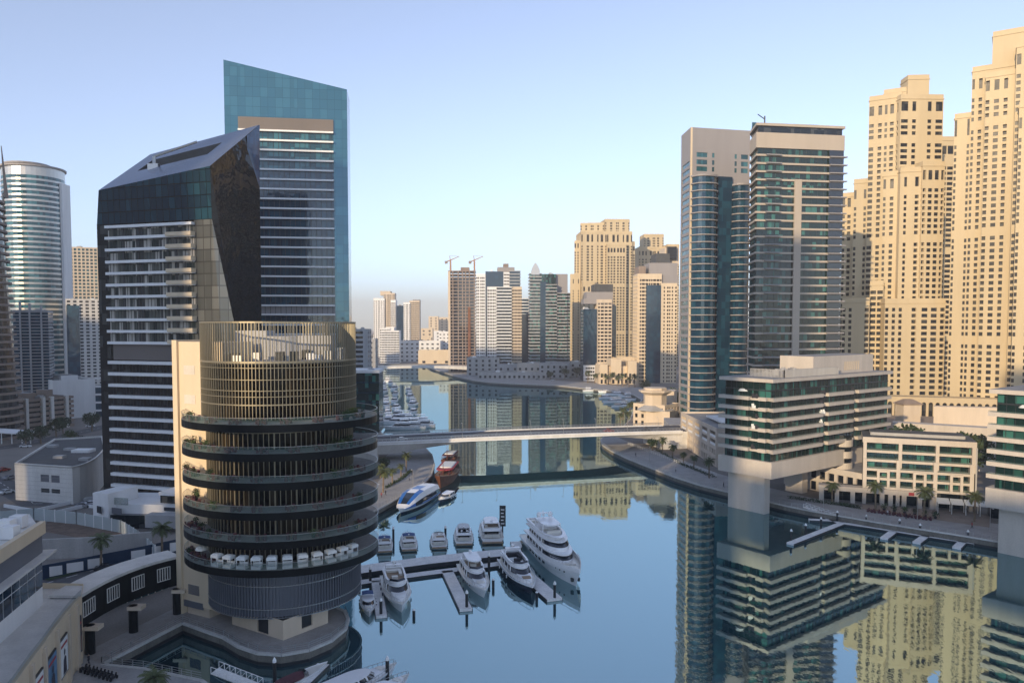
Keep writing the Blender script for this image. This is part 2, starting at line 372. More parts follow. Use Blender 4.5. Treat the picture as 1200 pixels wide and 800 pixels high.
def water():
    b = MB(); b.poly([(-600, 60, 0), (900, 60, 0), (900, 1400, 0), (-600, 1400, 0)])
    m = bpy.data.materials.new('water'); m.use_nodes = True; n = m.node_tree.nodes; l = m.node_tree.links
    p = n['Principled BSDF']; p.inputs['Base Color'].default_value = (0.004, 0.035, 0.05, 1); p.inputs['Roughness'].default_value = 0.015; p.inputs['IOR'].default_value = 5.5; p.inputs['Specular Tint'].default_value = (0.72, 0.96, 1.0, 1)
    geo = n.new('ShaderNodeNewGeometry'); mp = n.new('ShaderNodeMapping'); mp.inputs['Scale'].default_value = (1, 0.5, 1); l.new(geo.outputs['Position'], mp.inputs[0])
    no = n.new('ShaderNodeTexNoise'); no.inputs['Scale'].default_value = 0.9; no.inputs['Detail'].default_value = 3; l.new(mp.outputs[0], no.inputs['Vector'])
    n2 = n.new('ShaderNodeTexNoise'); n2.inputs['Scale'].default_value = 0.02; n2.inputs['Detail'].default_value = 4; l.new(mp.outputs[0], n2.inputs['Vector'])
    mu = n.new('ShaderNodeMath'); mu.operation = 'MULTIPLY'; l.new(no.outputs[0], mu.inputs[0]); l.new(n2.outputs[0], mu.inputs[1])
    bp = n.new('ShaderNodeBump'); bp.inputs['Strength'].default_value = 0.06; bp.inputs['Distance'].default_value = 0.2; l.new(mu.outputs[0], bp.inputs['Height']); l.new(bp.outputs[0], p.inputs['Normal'])
    M['water'] = m
    kind(b.build('water', 'water'), 'structure')
water()
def land():
    far = 8500
    outer = [Vector((-far, -610, 0)), Vector((far, -610, 0)), Vector((far, far, 0)), Vector((-far, far, 0))]
    hole = [Vector((p.x, p.y, 0)) for p in shore]
    tri = geometry.tessellate_polygon([outer, hole]); pts = outer+hole
    b = MB()
    for t in tri:
        q = [pts[i] for i in t]
        if (q[1]-q[0]).cross(q[2]-q[0]).z < 0: q.reverse()
        b.poly([(p.x, p.y, GZ) for p in q])
    kind(b.build('ground', 'ground'), 'structure')
    e = MB(); n = len(shore)
    for i in range(n):                      # quay wall and its coping
        a, c = shore[i], shore[(i+1) % n]
        e.poly([(a.x, a.y, -2), (c.x, c.y, -2), (c.x, c.y, GZ+0.02), (a.x, a.y, GZ+0.02)], 0)
    kind(e.build('quay_wall', 'quay_stone'), 'structure')
    k = MB()
    ctr = Vector((20, 260))
    for i in range(n):
        a, c = shore[i], shore[(i+1) % n]
        k.bar((a.x, a.y, GZ-0.25), (c.x, c.y, GZ-0.25), 0.6, 0.38)
    kind(k.build('quay_coping', 'kerb'), 'structure')
land()
def sheet(name, pts, m, dz=0.008, z=GZ, k='structure'):
    b = MB(); q = [P(u, v, z) for u, v in pts]
    tr = geometry.tessellate_polygon([[Vector((p.x, p.y, 0)) for p in q]])
    for t in tr:
        w_ = [q[i] for i in t]
        if (w_[1]-w_[0]).cross(w_[2]-w_[0]).z < 0: w_.reverse()
        b.poly([(p.x, p.y, z+dz) for p in w_])
    return kind(b.build(name, m), k)
def ribbon(name, line, wd, m, dz=0.01, z=GZ, side=0.0):
    """a strip of ground along a line of image points"""
    b = MB(); q = [P(u, v, z) if len(line[0]) == 2 and not isinstance(line[0], Vector) else Vector(u) for u, v in line]
    L, Rr = [], []
    for i, p in enumerate(q):
        d = (q[min(i+1, len(q)-1)]-q[max(i-1, 0)]); d.z = 0; d.normalize(); nn = Vector((-d.y, d.x, 0))
        L.append(p+nn*(wd/2+side)); Rr.append(p-nn*(wd/2-side))
    for i in range(len(q)-1):
        b.poly([(Rr[i].x, Rr[i].y, z+dz), (Rr[i+1].x, Rr[i+1].y, z+dz), (L[i+1].x, L[i+1].y, z+dz), (L[i].x, L[i].y, z+dz)])
    return kind(b.build(name, m), 'structure')
# promenades
sheet('promenade', [(443, 596), (458, 588), (472, 580), (494, 568.5), (505, 557), (509, 545), (506, 533), (496, 522), (470, 517), (452, 535), (455, 550), (440, 568), (420, 580), (400, 600), (425, 607)], 'paving', 0.012)
sheet('promenade', [(704, 515), (706, 521), (716, 528), (735, 537), (760, 547), (790, 558.5), (820, 568), (869.5, 580), (920, 592), (950, 598), (1025, 611), (1130, 627.5), (1172, 634.5), (1300, 655), (1300, 632),
      (1172, 614), (1100, 604), (1025, 596), (950, 583), (880, 566), (840, 554), (790, 535), (760, 524), (735, 517), (712, 507)], 'paving', 0.012)
sheet('restaurant_terrace', [(1010, 590), (1010, 596), (1160, 618), (1160, 605), (1140, 600)], 'paving_warm', 0.02)
sheet('promenade', [(742, 482), (739, 491), (730, 500), (712, 507), (760, 508), (790, 500), (770, 480), (752, 468), (748, 475)], 'paving_warm', 0.012)
sheet('promenade', [(752, 468), (744, 463), (730, 460), (708, 457), (687, 455), (654, 451.5), (600, 449.5), (575, 448), (555, 445.5), (535, 441), (520, 436), (506, 431.5), (520, 431), (560, 438), (600, 443), (690, 448), (760, 455), (775, 462)], 'paving', 0.012)
sheet('promenade', [(119, 778), (214, 729), (240, 738.5), (262, 746), (280, 757), (302, 764.5), (330, 766.5), (362, 761), (388, 750), (405, 736), (408, 725), (404, 716), (396, 712.5), (376, 700), (220, 700), (205, 712), (95, 766)], 'timber_deck', 0.012)
sheet('promenade', [(119, 778), (168, 783), (236, 797), (262, 815), (300, 850), (60, 850), (80, 775), (95, 766)], 'paving', 0.012)
# tide line on the quay walls
e = MB()
for i in range(len(shore)):
    a, c = shore[i], shore[(i+1) % len(shore)]
    e.bar((a.x, a.y, -0.5), (c.x, c.y, -0.5), 0.12, 1.05)
kind(e.build('tide_line', 'pile'), 'structure')
def dashes(name, line, step=5.0, ln_=2.4, z=GZ, dz=0.05):
    b = MB(); q = [P(u, v, z) for u, v in line]
    for p, r_ in zip(q[:-1], q[1:]):
        L = (r_-p).length; d = (r_-p)/L; x = 0
        while x < L-ln_:
            s0, s1 = p+d*x, p+d*(x+ln_); n = Vector((-d.y, d.x, 0))*0.1
            b.poly([(s0-n)+Vector((0, 0, dz)), (s1-n)+Vector((0, 0, dz)), (s1+n)+Vector((0, 0, dz)), (s0+n)+Vector((0, 0, dz))]); x += step
    kind(b.build(name, 'line_paint'), 'structure')
dashes('lane_marking', [(-60, 712), (48, 685), (120, 665), (215, 640)]); dashes('lane_marking', [(-60, 545), (0, 565), (40, 590), (110, 588)]); dashes('lane_marking', [(-40, 530), (20, 522), (80, 510), (130, 498)])
# roads on the left
ribbon('road', [(-60, 712), (48, 685), (120, 665), (215, 640), (300, 610)], 9.0, 'asphalt', 0.02)
ribbon('road', [(-60, 545), (0, 565), (40, 590), (110, 588), (140, 577), (160, 566)], 8.0, 'asphalt', 0.024)
ribbon('road', [(-40, 530), (20, 522), (80, 510), (130, 498), (170, 490)], 10.0, 'asphalt', 0.028)
sheet('bare_earth', [(48, 622), (150, 640), (185, 640), (150, 612), (60, 605)], 'earth', 0.03)
ribbon('planting_strip', [(55, 680), (92, 670)], 1.6, 'foliage_dark', 0.2)
ribbon('planting_strip', [(146, 661), (200, 646)], 1.6, 'foliage_dark', 0.2)

# ---------------------------------------------------------------- the round restaurant tower
def P2(u, v, Y): return Vector((xat(u, v, Y), Y))
CX, CY = xat(325, 500, 139.5)+0.7, 139.5
def restaurant_tower():
    t = thing('restaurant_tower', 'round restaurant tower ringed by dark dining terraces, standing at the water edge', 'building', (CX, CY, GZ))
    zt = zat(376.5, 125.4); zr = zat(425.4, 125.4); lv = [zat(v, 122.6) for v in (497, 531, 565, 600, 634, 667)]
    RR = 13.35
    TX, TY, TA, TB = CX+1.0, 136.6, 16.9, 14.2
    # drum core behind the fins
    b = MB(); b.prism(circle(CX, CY, RR-0.9, 64), lv[0], zr-0.2, 0, 1); b.build('glass_drum', ['g_bronze', 'roof_grey'], t)
    # open roof terrace: floor, back wall, plant
    b = MB(); b.prism(circle(CX, CY, RR-0.3, 64), zr-0.3, zr); b.build('roof_deck', 'timber_deck', t)
    b = MB(); b.prism(circle(CX-1, CY+5, 5.5, 24), zr, zt-2.6); b.box(CX-9, CX-3, CY+2, CY+7, zr, zt-1.6); b.box(CX+3, CX+9, CY+1, CY+5, zr, zt-2.5); b.build('roof_plant_room', 'grey_wall', t)
    for k in range(28):
        a = random.uniform(0, 6.28); r = random.uniform(4, 12); x, y = CX+r*math.cos(a), CY+r*math.sin(a); h = random.uniform(0.8, 2.2); b = MB(); b.box(x-0.7, x+0.7, y-0.5, y+0.5, zr, zr+h); b.build('roof_unit', random.choice(('steel', 'dark_metal', 'white_wall')), t)
    # fins
    f = MB(); n = 140
    for k in range(n):
        a = 2*math.pi*k/n; c, s_ = math.cos(a), math.sin(a)
        x0, y0, x1, y1 = CX+(RR-0.12)*c, CY+(RR-0.12)*s_, CX+(RR+0.15)*c, CY+(RR+0.15)*s_
        f.bar((x0, y0, lv[0]+0.2), (x1, y1, lv[0]+0.2), 0.10, zt-lv[0]-0.2)
    f.build('fin_screen', 'fin_metal', t)
    for z, h in ((zt-0.25, 0.25), (zr-0.1, 0.32), (zat(432, 125.4), 0.1), (zat(446, 125.4), 0.12), (zat(459, 125.4), 0.12), (zat(466, 125.4), 0.1), (zat(476, 125.4), 0.2)):
        r = MB()
        for q in range(64):
            a0, a1 = 2*math.pi*q/64, 2*math.pi*(q+1)/64
            r.bar((CX+(RR+0.02)*math.cos(a0), CY+(RR+0.02)*math.sin(a0), z), (CX+(RR+0.02)*math.cos(a1), CY+(RR+0.02)*math.sin(a1), z), 0.34, h)
        r.build('ring_rail', 'fin_metal', t)
    # terraces
    for i, z in enumerate(lv):
        nx = lv[i+1] if i < 5 else None
        tb = circle(TX, TY, TA, 72, TB)
        b = MB(); b.prism(tb, z-1.35, z-0.12, 0, 1); b.build('terrace_edge', ['black_band', 'timber_deck'], t)
        g = MB()
        for k in range(72):
            a, c = tb[k], tb[(k+1) % 72]
            g.poly([(a.x, a.y, z-0.12), (c.x, c.y, z-0.12), (c.x, c.y, z+0.95), (a.x, a.y, z+0.95)])
        g.build('balustrade', 'rail_glass', t)
        hb = MB()
        for k in range(72):
            a, c = tb[k], tb[(k+1) % 72]; hb.bar((a.x, a.y, z+0.95), (c.x, c.y, z+0.95), 0.08, 0.06)
        hb.build('handrail', 'steel', t)
        if nx is not None:
            top = z-1.55
            dr = MB(); dr.prism(circle(CX, CY, RR-0.7, 64), nx-0.12, top, 0); dr.build('shopfront_glass', 'g_bronze', t)
            mm = MB(); nn = 92
            for k in range(nn):
                a = 2*math.pi*k/nn; c, s_ = math.cos(a), math.sin(a)
                mm.bar((CX+(RR-0.75)*c, CY+(RR-0.75)*s_, nx-0.1), (CX+(RR-0.5)*c, CY+(RR-0.5)*s_, nx-0.1), 0.12 if k % 4 else 0.24, top-nx+0.1)
            for q in range(64):
                a0, a1 = 2*math.pi*q/64, 2*math.pi*(q+1)/64
                mm.bar((CX+(RR-0.55)*math.cos(a0), CY+(RR-0.55)*math.sin(a0), top-0.55), (CX+(RR-0.55)*math.cos(a1), CY+(RR-0.55)*math.sin(a1), top-0.55), 0.2, 0.12)
            mm.build('mullion', 'fin_metal', t)
    # louvred lower drum
    zb = zat(725, 125.6); za = lv[5]-1.55
    DX = CX+0.6
    b = MB(); b.prism(circle(DX, CY, RR-0.25, 64), zb, za); b.build('louvre_drum', 'louvre_metal', t)
    f = MB(); n = 150
    for k in range(n):
        a = 2*math.pi*k/n; c, s_ = math.cos(a), math.sin(a)
        f.bar((DX+(RR-0.28)*c, CY+(RR-0.28)*s_, zb-0.15), (DX+(RR+0.12)*c, CY+(RR+0.12)*s_, zb-0.15), 0.13, za-zb+0.15)
    f.build('louvre_fins', 'louvre_metal', t)
    for z in (zb-0.2, zb+1.3, za-2.6):
        r = MB()
        for q in range(64):
            a0, a1 = 2*math.pi*q/64, 2*math.pi*(q+1)/64
            r.bar((DX+(RR+0.02)*math.cos(a0), CY+(RR+0.02)*math.sin(a0), z), (DX+(RR+0.02)*math.cos(a1), CY+(RR+0.02)*math.sin(a1), z), 0.34, 0.12)
        r.build('louvre_ring', 'steel', t)
    # base block under the drum
    c0 = P(332, 750, GZ); cl = P(272, 731, GZ); cr = P(384.5, 729.5, GZ)
    W = MB(); panes = []
    pl = [Vector((cl.x, cl.y)), Vector((c0.x, c0.y)), Vector((cr.x, cr.y)), Vector((cr.x-6, cr.y+12)), Vector((cl.x+4, cl.y+16))]
    for i in range(5):
        a, b_ = pl[i], pl[(i+1) % 5]; L = (b_-a).length
        if i == 0: facade(W, panes, a, b_, GZ, zb, [(L*0.50, L*0.72, 0.3)], [(GZ+0.1, GZ+3.0)])
        elif i == 1: facade(W, panes, a, b_, GZ, zb, [(L*0.40, L*0.64, 0.3)], [(GZ+0.7, GZ+3.2)])
        else: W.poly([(a.x, a.y, GZ), (b_.x, b_.y, GZ), (b_.x, b_.y, zb), (a.x, a.y, zb)])
    W.build('base_wall', 'cream', t)
    for q, nm in zip(panes, ('door', 'shutter')):
        b = MB(); b.poly(q); b.build(nm, 'dark_metal', t)
    # the cream service slab on its left
    zs = zat(400, 138); z0 = GZ
    a = P2(212.5, 560, 137.0); b_ = P2(246, 560, 133.5); d = (b_-a).normalized(); n_ = Vector((-d.y, d.x))
    W = MB(); W.prism([a, a+d*11, a+d*11+n_*7, a+n_*7], zat(706, 137), zs); W.build('service_wall', 'cream_slab', t)
    W = MB(); W.prism([a-d*1.25-n_*0.45, a-d*0.02-n_*0.45, a-d*0.02+n_*7, a-d*1.25+n_*7], z0, zs+0.25); W.build('edge_fin', 'cream_slab', t)
    W = MB(); W.prism([a+d*0.4+n_*0.5, a+d*6+n_*0.5, a+d*6+n_*6, a+d*0.4+n_*6], z0, zat(706, 137)); W.build('service_base', 'cream', t)
    for (v0, v1, m) in ((427, 438, 'pale_concrete'), (461, 472, 'pale_concrete'), (682, 693.5, 'louvre_metal')):
        za_, zb_ = zat(v1, 137), zat(v0, 137); f = MB()
        p0, p1 = a+d*1.3-n_*0.04, a+d*4.1-n_*0.04
        k = int((zb_-za_)/0.2)
        for i in range(k): f.bar((p0.x, p0.y, za_+i*0.2), (p1.x, p1.y, za_+i*0.2), 0.06, 0.13)
        f.build('louvre_vent', m, t)
    f = MB(); za_, zb_ = zat(709, 137), zat(701.5, 137); f.prism([a-n_*0.06+d*0.05, a+d*5-n_*0.06, a+d*5+n_*0.1, a+n_*0.1+d*0.05], za_, zb_); f.build('grey_band', 'louvre_metal', t)
    return lv, (TX, TY, TA, TB)
LV, TE = restaurant_tower()

# ---------------------------------------------------------------- left: leaning-crown tower
def balcony_tower():
    A = P2(117, 400, 220); Dn = P2(251, 400, 208.3); d = (Dn-A).normalized(); n = Vector((-d.y, d.x)); L = (Dn-A).length
    t = thing('crowned_tower', 'tall tower with white balcony lines under a dark slanted glass crown', 'building', (A.x, A.y, GZ))
    dep = 19.5; pl = [A, Dn, Dn+n*dep, A+n*dep]
    zc = zat(262, 215)
    Y = 214
    # left dark strip and the core
    b = MB(); b.prism([A+n*0.6, Dn+n*0.6, Dn+n*dep, A+n*dep], GZ, zc); b.build('core', 'g_dark', t)
    s0, s1 = 0.10, 0.85
    b = MB(); b.prism([A, A+d*L*s0, A+d*L*s0+n*3, A+n*3], GZ, zc+0.3); b.build('corner_glass', 'g_grid' if 'g_grid' in M else 'g_dark', t)
    b = MB(); b.prism([A+d*L*s1, Dn, Dn+n*3, A+d*L*s1+n*3], zat(590, Y), zc+0.3); b.build('corner_glass', 'g_grey', t)
    ups = [262.5, 276, 290, 304.3, 318, 331.8, 345.6, 359.3, 373, 386.7, 400.3]
    lows = [423.4, 437, 450.5, 463.8, 477, 490, 503.2, 516.5, 529.8, 543, 556.2, 569.5]
    def slab(v, ext, th=0.75):
        z = zat(v, Y); s = MB(); p, q = A+d*L*s0, A+d*L*ext
        s.prism([p-n*1.3, q-n*1.3, q+n*0.5, p+n*0.5], z-th, z); s.build('balcony_slab', 'white_paint', t)
        return z
    for i, v in enumerate(ups):
        z = slab(v, s1+0.005)
        if v > 263:        # thicker end balcony on the right
            s = MB(); p, q = A+d*L*0.645, A+d*L*0.86; s.prism([p-n*1.9, q-n*1.9, q+n*0.4, p+n*0.4], z-0.5, z+0.55); s.build('end_balcony', 'cream_slab', t)
    for v in lows: slab(v, 0.93, 0.85)
    # window walls between the slabs
    def wall(v0, v1, m):
        z0, z1 = zat(v1, Y), zat(v0, Y)-0.75; g = MB(); p, q = A+d*L*s0, A+d*L*s1
        g.poly([(p.x, p.y, z0), (q.x, q.y, z0), (q.x, q.y, z1), (p.x, p.y, z1)], 0)
        if v0 < 400:
            for c in (0.18, 0.36, 0.40, 0.62, 0.70, 0.80):
                x = p+(q-p)*c; g.prism([x-d*0.35-n*0.12, x+d*0.35-n*0.12, x+d*0.35+n*0.1, x-d*0.35+n*0.1], z0, z1, 1)
        for k in range(25):
            x = p+(q-p)*(k+0.5)/25; g.prism([x-d*0.05-n*0.1, x+d*0.05-n*0.1, x+d*0.05, x-d*0.05], z0, z1, 1)
        g.build('window_band', [m, 'dark_metal'], t)
    for a, b_ in zip(ups[:-1], ups[1:]): wall(a, b_, 'g_curtain')
    for a, b_ in zip(lows[:-1], lows[1:]): wall(a, b_, 'g_dark')
    z0, z1 = zat(422, Y), zat(401, Y)
    g = MB(); p, q = A+d*L*0.13, A+d*L*0.9; g.prism([p-n*0.3, q-n*0.3, q+n*0.3, p+n*0.3], z0, z1)
    g.build('plant_floor_panel', 'taupe', t)
    # crown: four leaning faces and a sloping metal roof
    a1 = Vector((*(P2(115.5, 223, 219)), zat(223, 219))); d1 = Vector((*P2(246, 194.5, 207), zat(194.5, 207)))
    c1 = Vector((*P2(303.5, 146.5, 226.5), zat(146.5, 226.5))); b1 = Vector((*P2(176, 181, 238), zat(181, 238)))
    a0 = Vector((A.x, A.y, zc)); d0 = Vector((Dn.x, Dn.y, zat(256, 208)));
    cb = Dn+n*dep; bb = A+n*dep
    W = MB(); W.poly([a0, d0, d1, a1], 0)
    W.build('crown_glass', 'g_crown', t)
    # right glass flank, leaning out along a slanted seam
    e0 = Vector((*P2(275, 380, 208.5), zat(620, 208)))
    lowf = Vector((Dn.x+2.2, Dn.y-0.4, zat(380, 209))); low0 = Vector((Dn.x+5.2, Dn.y+0.3, GZ))
    cfar = Vector((*P2(306, 378, 226.5), GZ))
    W = MB(); W.poly([d0, Vector((*P2(274.5, 378, 209), zat(378, 209))), low0, (cfar.x, cfar.y, GZ), c1, d1], 0)
    W.build('flank_glass', 'g_flank', t)
    W = MB(); W.poly([d0, (Dn.x, Dn.y, GZ), low0, Vector((*P2(274.5, 378, 209), zat(378, 209)))], 0); W.build('lower_flank', 'g_grey', t)
    W = MB(); W.poly([(cfar.x, cfar.y, GZ), (bb.x, bb.y, GZ), b1, c1]); W.poly([(bb.x, bb.y, GZ), (A.x, A.y, GZ), a0, a1, b1]); W.build('rear_glass', 'g_dark', t)
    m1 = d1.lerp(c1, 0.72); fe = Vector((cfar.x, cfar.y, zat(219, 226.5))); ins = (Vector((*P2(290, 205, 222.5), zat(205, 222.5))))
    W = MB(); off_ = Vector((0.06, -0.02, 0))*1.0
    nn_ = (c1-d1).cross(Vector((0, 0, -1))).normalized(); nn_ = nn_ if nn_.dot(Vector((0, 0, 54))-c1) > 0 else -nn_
    W.poly([p+nn_*0.25 for p in (m1, ins, fe, c1)]); W.build('flank_sky_reflection', 'g_sky_reflection', t)  # blue triangle on the flank: reflected sky put into the glass colour
    # roof with a long slot
    f = lambda s_, q: (a1*(1-s_)+d1*s_)*(1-q)+(b1*(1-s_)+c1*s_)*q
    W = MB()
    S0, S1, Q0, Q1 = 0.16, 0.80, 0.40, 0.70
    g = [[f(x, y) for x in (0, S0, S1, 1)] for y in (0, Q0, Q1, 1)]
    for j in range(3):
        for i in range(3):
            if i == 1 and j == 1: continue
            W.poly([g[j][i], g[j][i+1], g[j+1][i+1], g[j+1][i]])
    W.build('sloping_roof', 'roof_metal', t)
    W = MB(); dn = Vector((0, 0, -3.2)); q = [g[1][1], g[1][2], g[2][2], g[2][1]]
    W.poly([p+dn for p in q], 0)
    for i in range(4): W.poly([q[i], q[(i+1) % 4], q[(i+1) % 4]+dn, q[i]+dn], 0)
    W.build('roof_slot', 'roof_dark', t)
    W = MB(); m0 = g[1][1]*0.75+g[1][2]*0.25; m1 = g[2][1]*0.35+g[2][2]*0.65
    W.tube(m0+Vector((0, 0, -1)), m0+Vector((0, 0, 3)), 0.5); W.tube(m0+Vector((0, 0, 3)), m1+Vector((0, 0, 2.0)), 0.35); W.box(m0.x-1.5, m0.x+1.5, m0.y-1, m0.y+1, m0.z-1, m0.z+0.8)
    W.build('window_cleaning_crane', 'steel', t)
glass('g_grey', (0.06, 0.065, 0.062), (0.11, 0.115, 0.11), 0.3, (2.2, 2.2, 3.24), rough=0.2, seam=(0.03, 0.03, 0.03))
glass('g_flank', (0.002, 0.006, 0.011), (0.006, 0.012, 0.02), 0.3, (1.3, 1.3, 1.8), rough=0.03, spec=0.3)
balcony_tower()

def blade_tower():
    a = P2(265, 250, 280); b_ = P2(408, 250, 286); d = (b_-a).normalized(); n = Vector((-d.y, d.x)); L = (b_-a).length
    t = thing('blade_tower', 'tallest teal mirror glass tower with a slanting top edge', 'building', (a.x, a.y, GZ))
    zl, zr = zat(70, 280), zat(105, 286)
    W = MB(); dep = 14
    pf = lambda s_, z, q=0: (*(a+d*L*s_+n*q), z)
    zz = lambda s_: zl+(zr-zl)*s_
    x0, x1 = 0.11, 0.885; zp = zat(138, 282)
    W.poly([pf(0, GZ), pf(x0, GZ), pf(x0, zp), pf(0, zp)]); W.poly([pf(x1, GZ), pf(1, GZ), pf(1, zp), pf(x1, zp)])
    W.poly([pf(0, zp), pf(1, zp), pf(1, zr), pf(0, zl)])
    W.build('mirror_front', 'g_mirror', t)
    W = MB()
    W.poly([pf(0, zl), pf(1, zr), pf(1, zr, dep), pf(0, zl, dep)])
    W.poly([pf(1, GZ), pf(1, GZ, dep), pf(1, zr, dep), pf(1, zr)]); W.poly([pf(0, GZ, dep), pf(0, GZ), pf(0, zl), pf(0, zl, dep)]); W.poly([pf(1, GZ, dep), pf(0, GZ, dep), pf(0, zl, dep), pf(1, zr, dep)])
    W.build('rear_shell', 'g_blue', t)
    z153 = zat(153, 282)
    W = MB()
    W.prism([a+d*L*x0-n*0.5, a+d*L*x1-n*0.5, a+d*L*x1+n*0.5, a+d*L*x0+n*0.5], z153, zp); W.build('crown_panel', 'taupe', t)
    vs = [153]+[153+11.35*i for i in range(1, 19)]+[368, 380, 391, 402, 414, 426]
    for i, v in enumerate(vs):
        z = zat(v, 282); s = MB(); p, q = a+d*L*x0, a+d*L*x1
        s.prism([p-n*1.2, q-n*1.2, q+n*0.6, p+n*0.6], z-0.45, z+0.15); s.build('balcony_slab', 'white_paint', t)
        if i:
            zt_ = zat(vs[i-1], 282)-0.45; g = MB()
            m = 'g_tealblue' if i < 5 else ('grey_clad' if v in (368, 357.3) or i == 19 else 'g_blue')
            g.poly([(p.x, p.y, z), (q.x, q.y, z), (q.x, q.y, zt_), (p.x, p.y, zt_)], 0)
            for k in range(18):
                x = p+(q-p)*(k+0.5)/18; g.prism([x-d*0.07-n*0.15, x+d*0.07-n*0.15, x+d*0.07, x-d*0.07], z, zt_, 1)
            g.build('window_band', [m, 'dark_metal'], t)
blade_tower()

# ---------------------------------------------------------------- far left group
def curved_tower():
    cx, cy = xat(-22, 400, 352)-3.6, 356; r = 16.0
    t = thing('curved_balcony_tower', 'brown tower of curved balconies cut off by the left border', 'building', (cx, cy, GZ))
    z = GZ; i = 0
    zt = zat(232, 345)
    while z < zt:
        rr = r-(z/zt)*5.5
        ring_floor(t, circle(cx, cy, rr, 28), z, 3.4, 1.0, 1.2, 'g_dark', 'brown_wall', inset=0.6); z += 3.4
    b = MB(); b.prism(circle(cx-2, cy, r-5, 24), zt, zt+9); b.build('roof_wall', 'brown_wall', t)
    b = MB(); p = P2(5, 250, 350); b.tube((p.x+1.2, p.y, zat(232, 350)), (p.x-0.4, p.y, zat(171, 350)), 0.9, 0.15, 8); b.build('spire', 'brown_wall', t)
curved_tower()
def round_glass_tower():
    Y = 540; cx = xat(42, 300, Y); r = xat(74, 300, Y)-cx
    t = thing('round_glass_tower', 'round silver tower ringed by pale bands with a flat disc roof', 'building', (cx, Y, GZ))
    zt = zat(204, Y-r); n = 44; fh = (zt-GZ)/n
    for i in range(n):
        ring_floor(t, circle(cx, Y, r, 40), GZ+i*fh, fh, 1.35, 0.35, 'g_tealblue', 'band_metal')
    b = MB(); b.prism(circle(cx, Y, r, 40), zt, zt+6); b.build('crown_wall', 'band_metal', t)
    b = MB(); b.prism(circle(cx-0.5, Y, r+1.5, 40), zt+6, zt+7.2); b.build('roof_disc', 'grey_clad', t)
    b = MB(); b.prism(circle(cx-4, Y, r-7, 32), zt+7.2, zt+9); b.prism(circle(cx-4, Y, r-5, 32), zt+9, zt+10); b.build('roof_cap', 'grey_clad', t)
    b = MB(); b.prism([(cx+r-1, Y-2), (cx+r+1.6, Y-2), (cx+r+1.6, Y+8), (cx+r-1, Y+8)], GZ, zt-3); b.build('side_fin', 'white_wall', t)
    b = MB(); b.prism([(cx-11.8, Y-r+3.2), (cx-10.4, Y-r+2.4), (cx-10.0, Y-r+4), (cx-11.5, Y-r+5)], GZ, zt-12); b.build('vertical_rib', 'dark_metal', t)
mat('band_metal', (0.52, 0.50, 0.47), 0.28, metal=0.6, var=0.05)
round_glass_tower()

def banded(name, label, cat, pl, z0, zt, n, gm, sm, th=0.9, out=0.35, group=None, mull=0, rail=None, roofm='roof_grey', inset=0.0, top=True, par=1.2):
    t = thing(name, label, cat, (pl[0][0], pl[0][1], z0), group)
    fh = (zt-z0)/n
    for i in range(n): ring_floor(t, pl, z0+i*fh, fh, th, out, gm, sm, mull=mull, rail=rail, inset=inset)
    if top:
        W = MB(); cap(W, offset(pl, out), zt, 1, par); 
        q = offset(pl, out)
        W.poly([(p[0], p[1], zt) for p in q][::-1], 0)
        for i in range(len(q)):
            a, b_ = q[i], q[(i+1) % len(q)]; W.poly([(a[0], a[1], zt-0.02), (b_[0], b_[1], zt-0.02), (b_[0], b_[1], zt), (a[0], a[1], zt)])
        W.build('roof', [sm, roofm], t); clutter(t, offset(pl, -1.5), zt, 3)
    return t
def roof_box(t, pl, z0, z1, m='white_wall', name='roof_housing'):
    b = MB(); b.prism(pl, z0, z1, 0, 1); return b.build(name, [m, 'roof_grey'], t)
def gridded(name, label, cat, pl, z0, zt, nf, cols, wm, gm, wd=1.3, hh=1.7, sill=0.9, group=None, limit=100, rec=0.3, par=1.0, roofm='roof_grey', colf=None):
    """building with rows of separate windows; cols = windows per metre of wall"""
    t = thing(name, label, cat, (pl[0][0], pl[0][1], z0), group)
    W = MB(); panes = []; fh = (zt-z0)/nf
    def spec(i, L):
        c = colf(i, L) if colf else even(L, max(1, int(L*cols)), wd)
        return (c, floors(z0, nf, fh, sill, min(hh, fh-sill-0.2)))
    block(W, panes, pl, z0, zt, spec, par, rec)
    W.build('wall', [wm, roofm], t)
    glaze(panes, t, gm, limit=limit)
    if pl[0].y < 1400: clutter(t, pl, zt, 3)
    return t
# dark tower and white slab behind, pink block
pl = rect(17, 425, 58, 432, 22, 430)
t = banded('dark_glass_tower', 'dark blue tower with two vertical ribs in front of the round silver tower', 'building', pl, GZ, zat(366, 428), 34, 'g_blue', 'grey_wall', 0.5, 0.25)
for s_ in (0.18, 0.45, 0.78):
    b = MB(); b.prism([p for p in sub(pl, s_, s_+0.05, -0.06, 0.1)], GZ, zat(352+8*s_, 428)); b.build('vertical_rib', 'grey_wall', t)
pl = rect(82, 680, 120, 690, 20, 340)
gridded('pink_block', 'pinkish sunlit block with green glass strip peeking between two towers', 'building', pl, GZ, zat(291, 685), 40, 0.35, 'cream', 'g_tealblue', 2.0, 1.8)
pl = rect(78, 520, 121, 530, 18, 400)
t = gridded('white_block', 'white gridded block in front of the pink block', 'building', pl, GZ, zat(352, 525), 30, 0.28, 'pale_concrete', 'g_window', 2.0, 2.0)
b = MB(); b.prism(sub(pl, 0.02, 0.36, -0.04, 0.1), GZ, zat(358, 525)); b.build('glass_strip', 'g_blue', t)
pl = rect(62, 425, 112, 440, 30, 470)
t = gridded('windowless_block', 'low white block with a blank side wall and blue banded front', 'building', pl, GZ, zat(447, 430), 6, 0.0, 'white_wall', 'g_window', colf=lambda i, L: [])
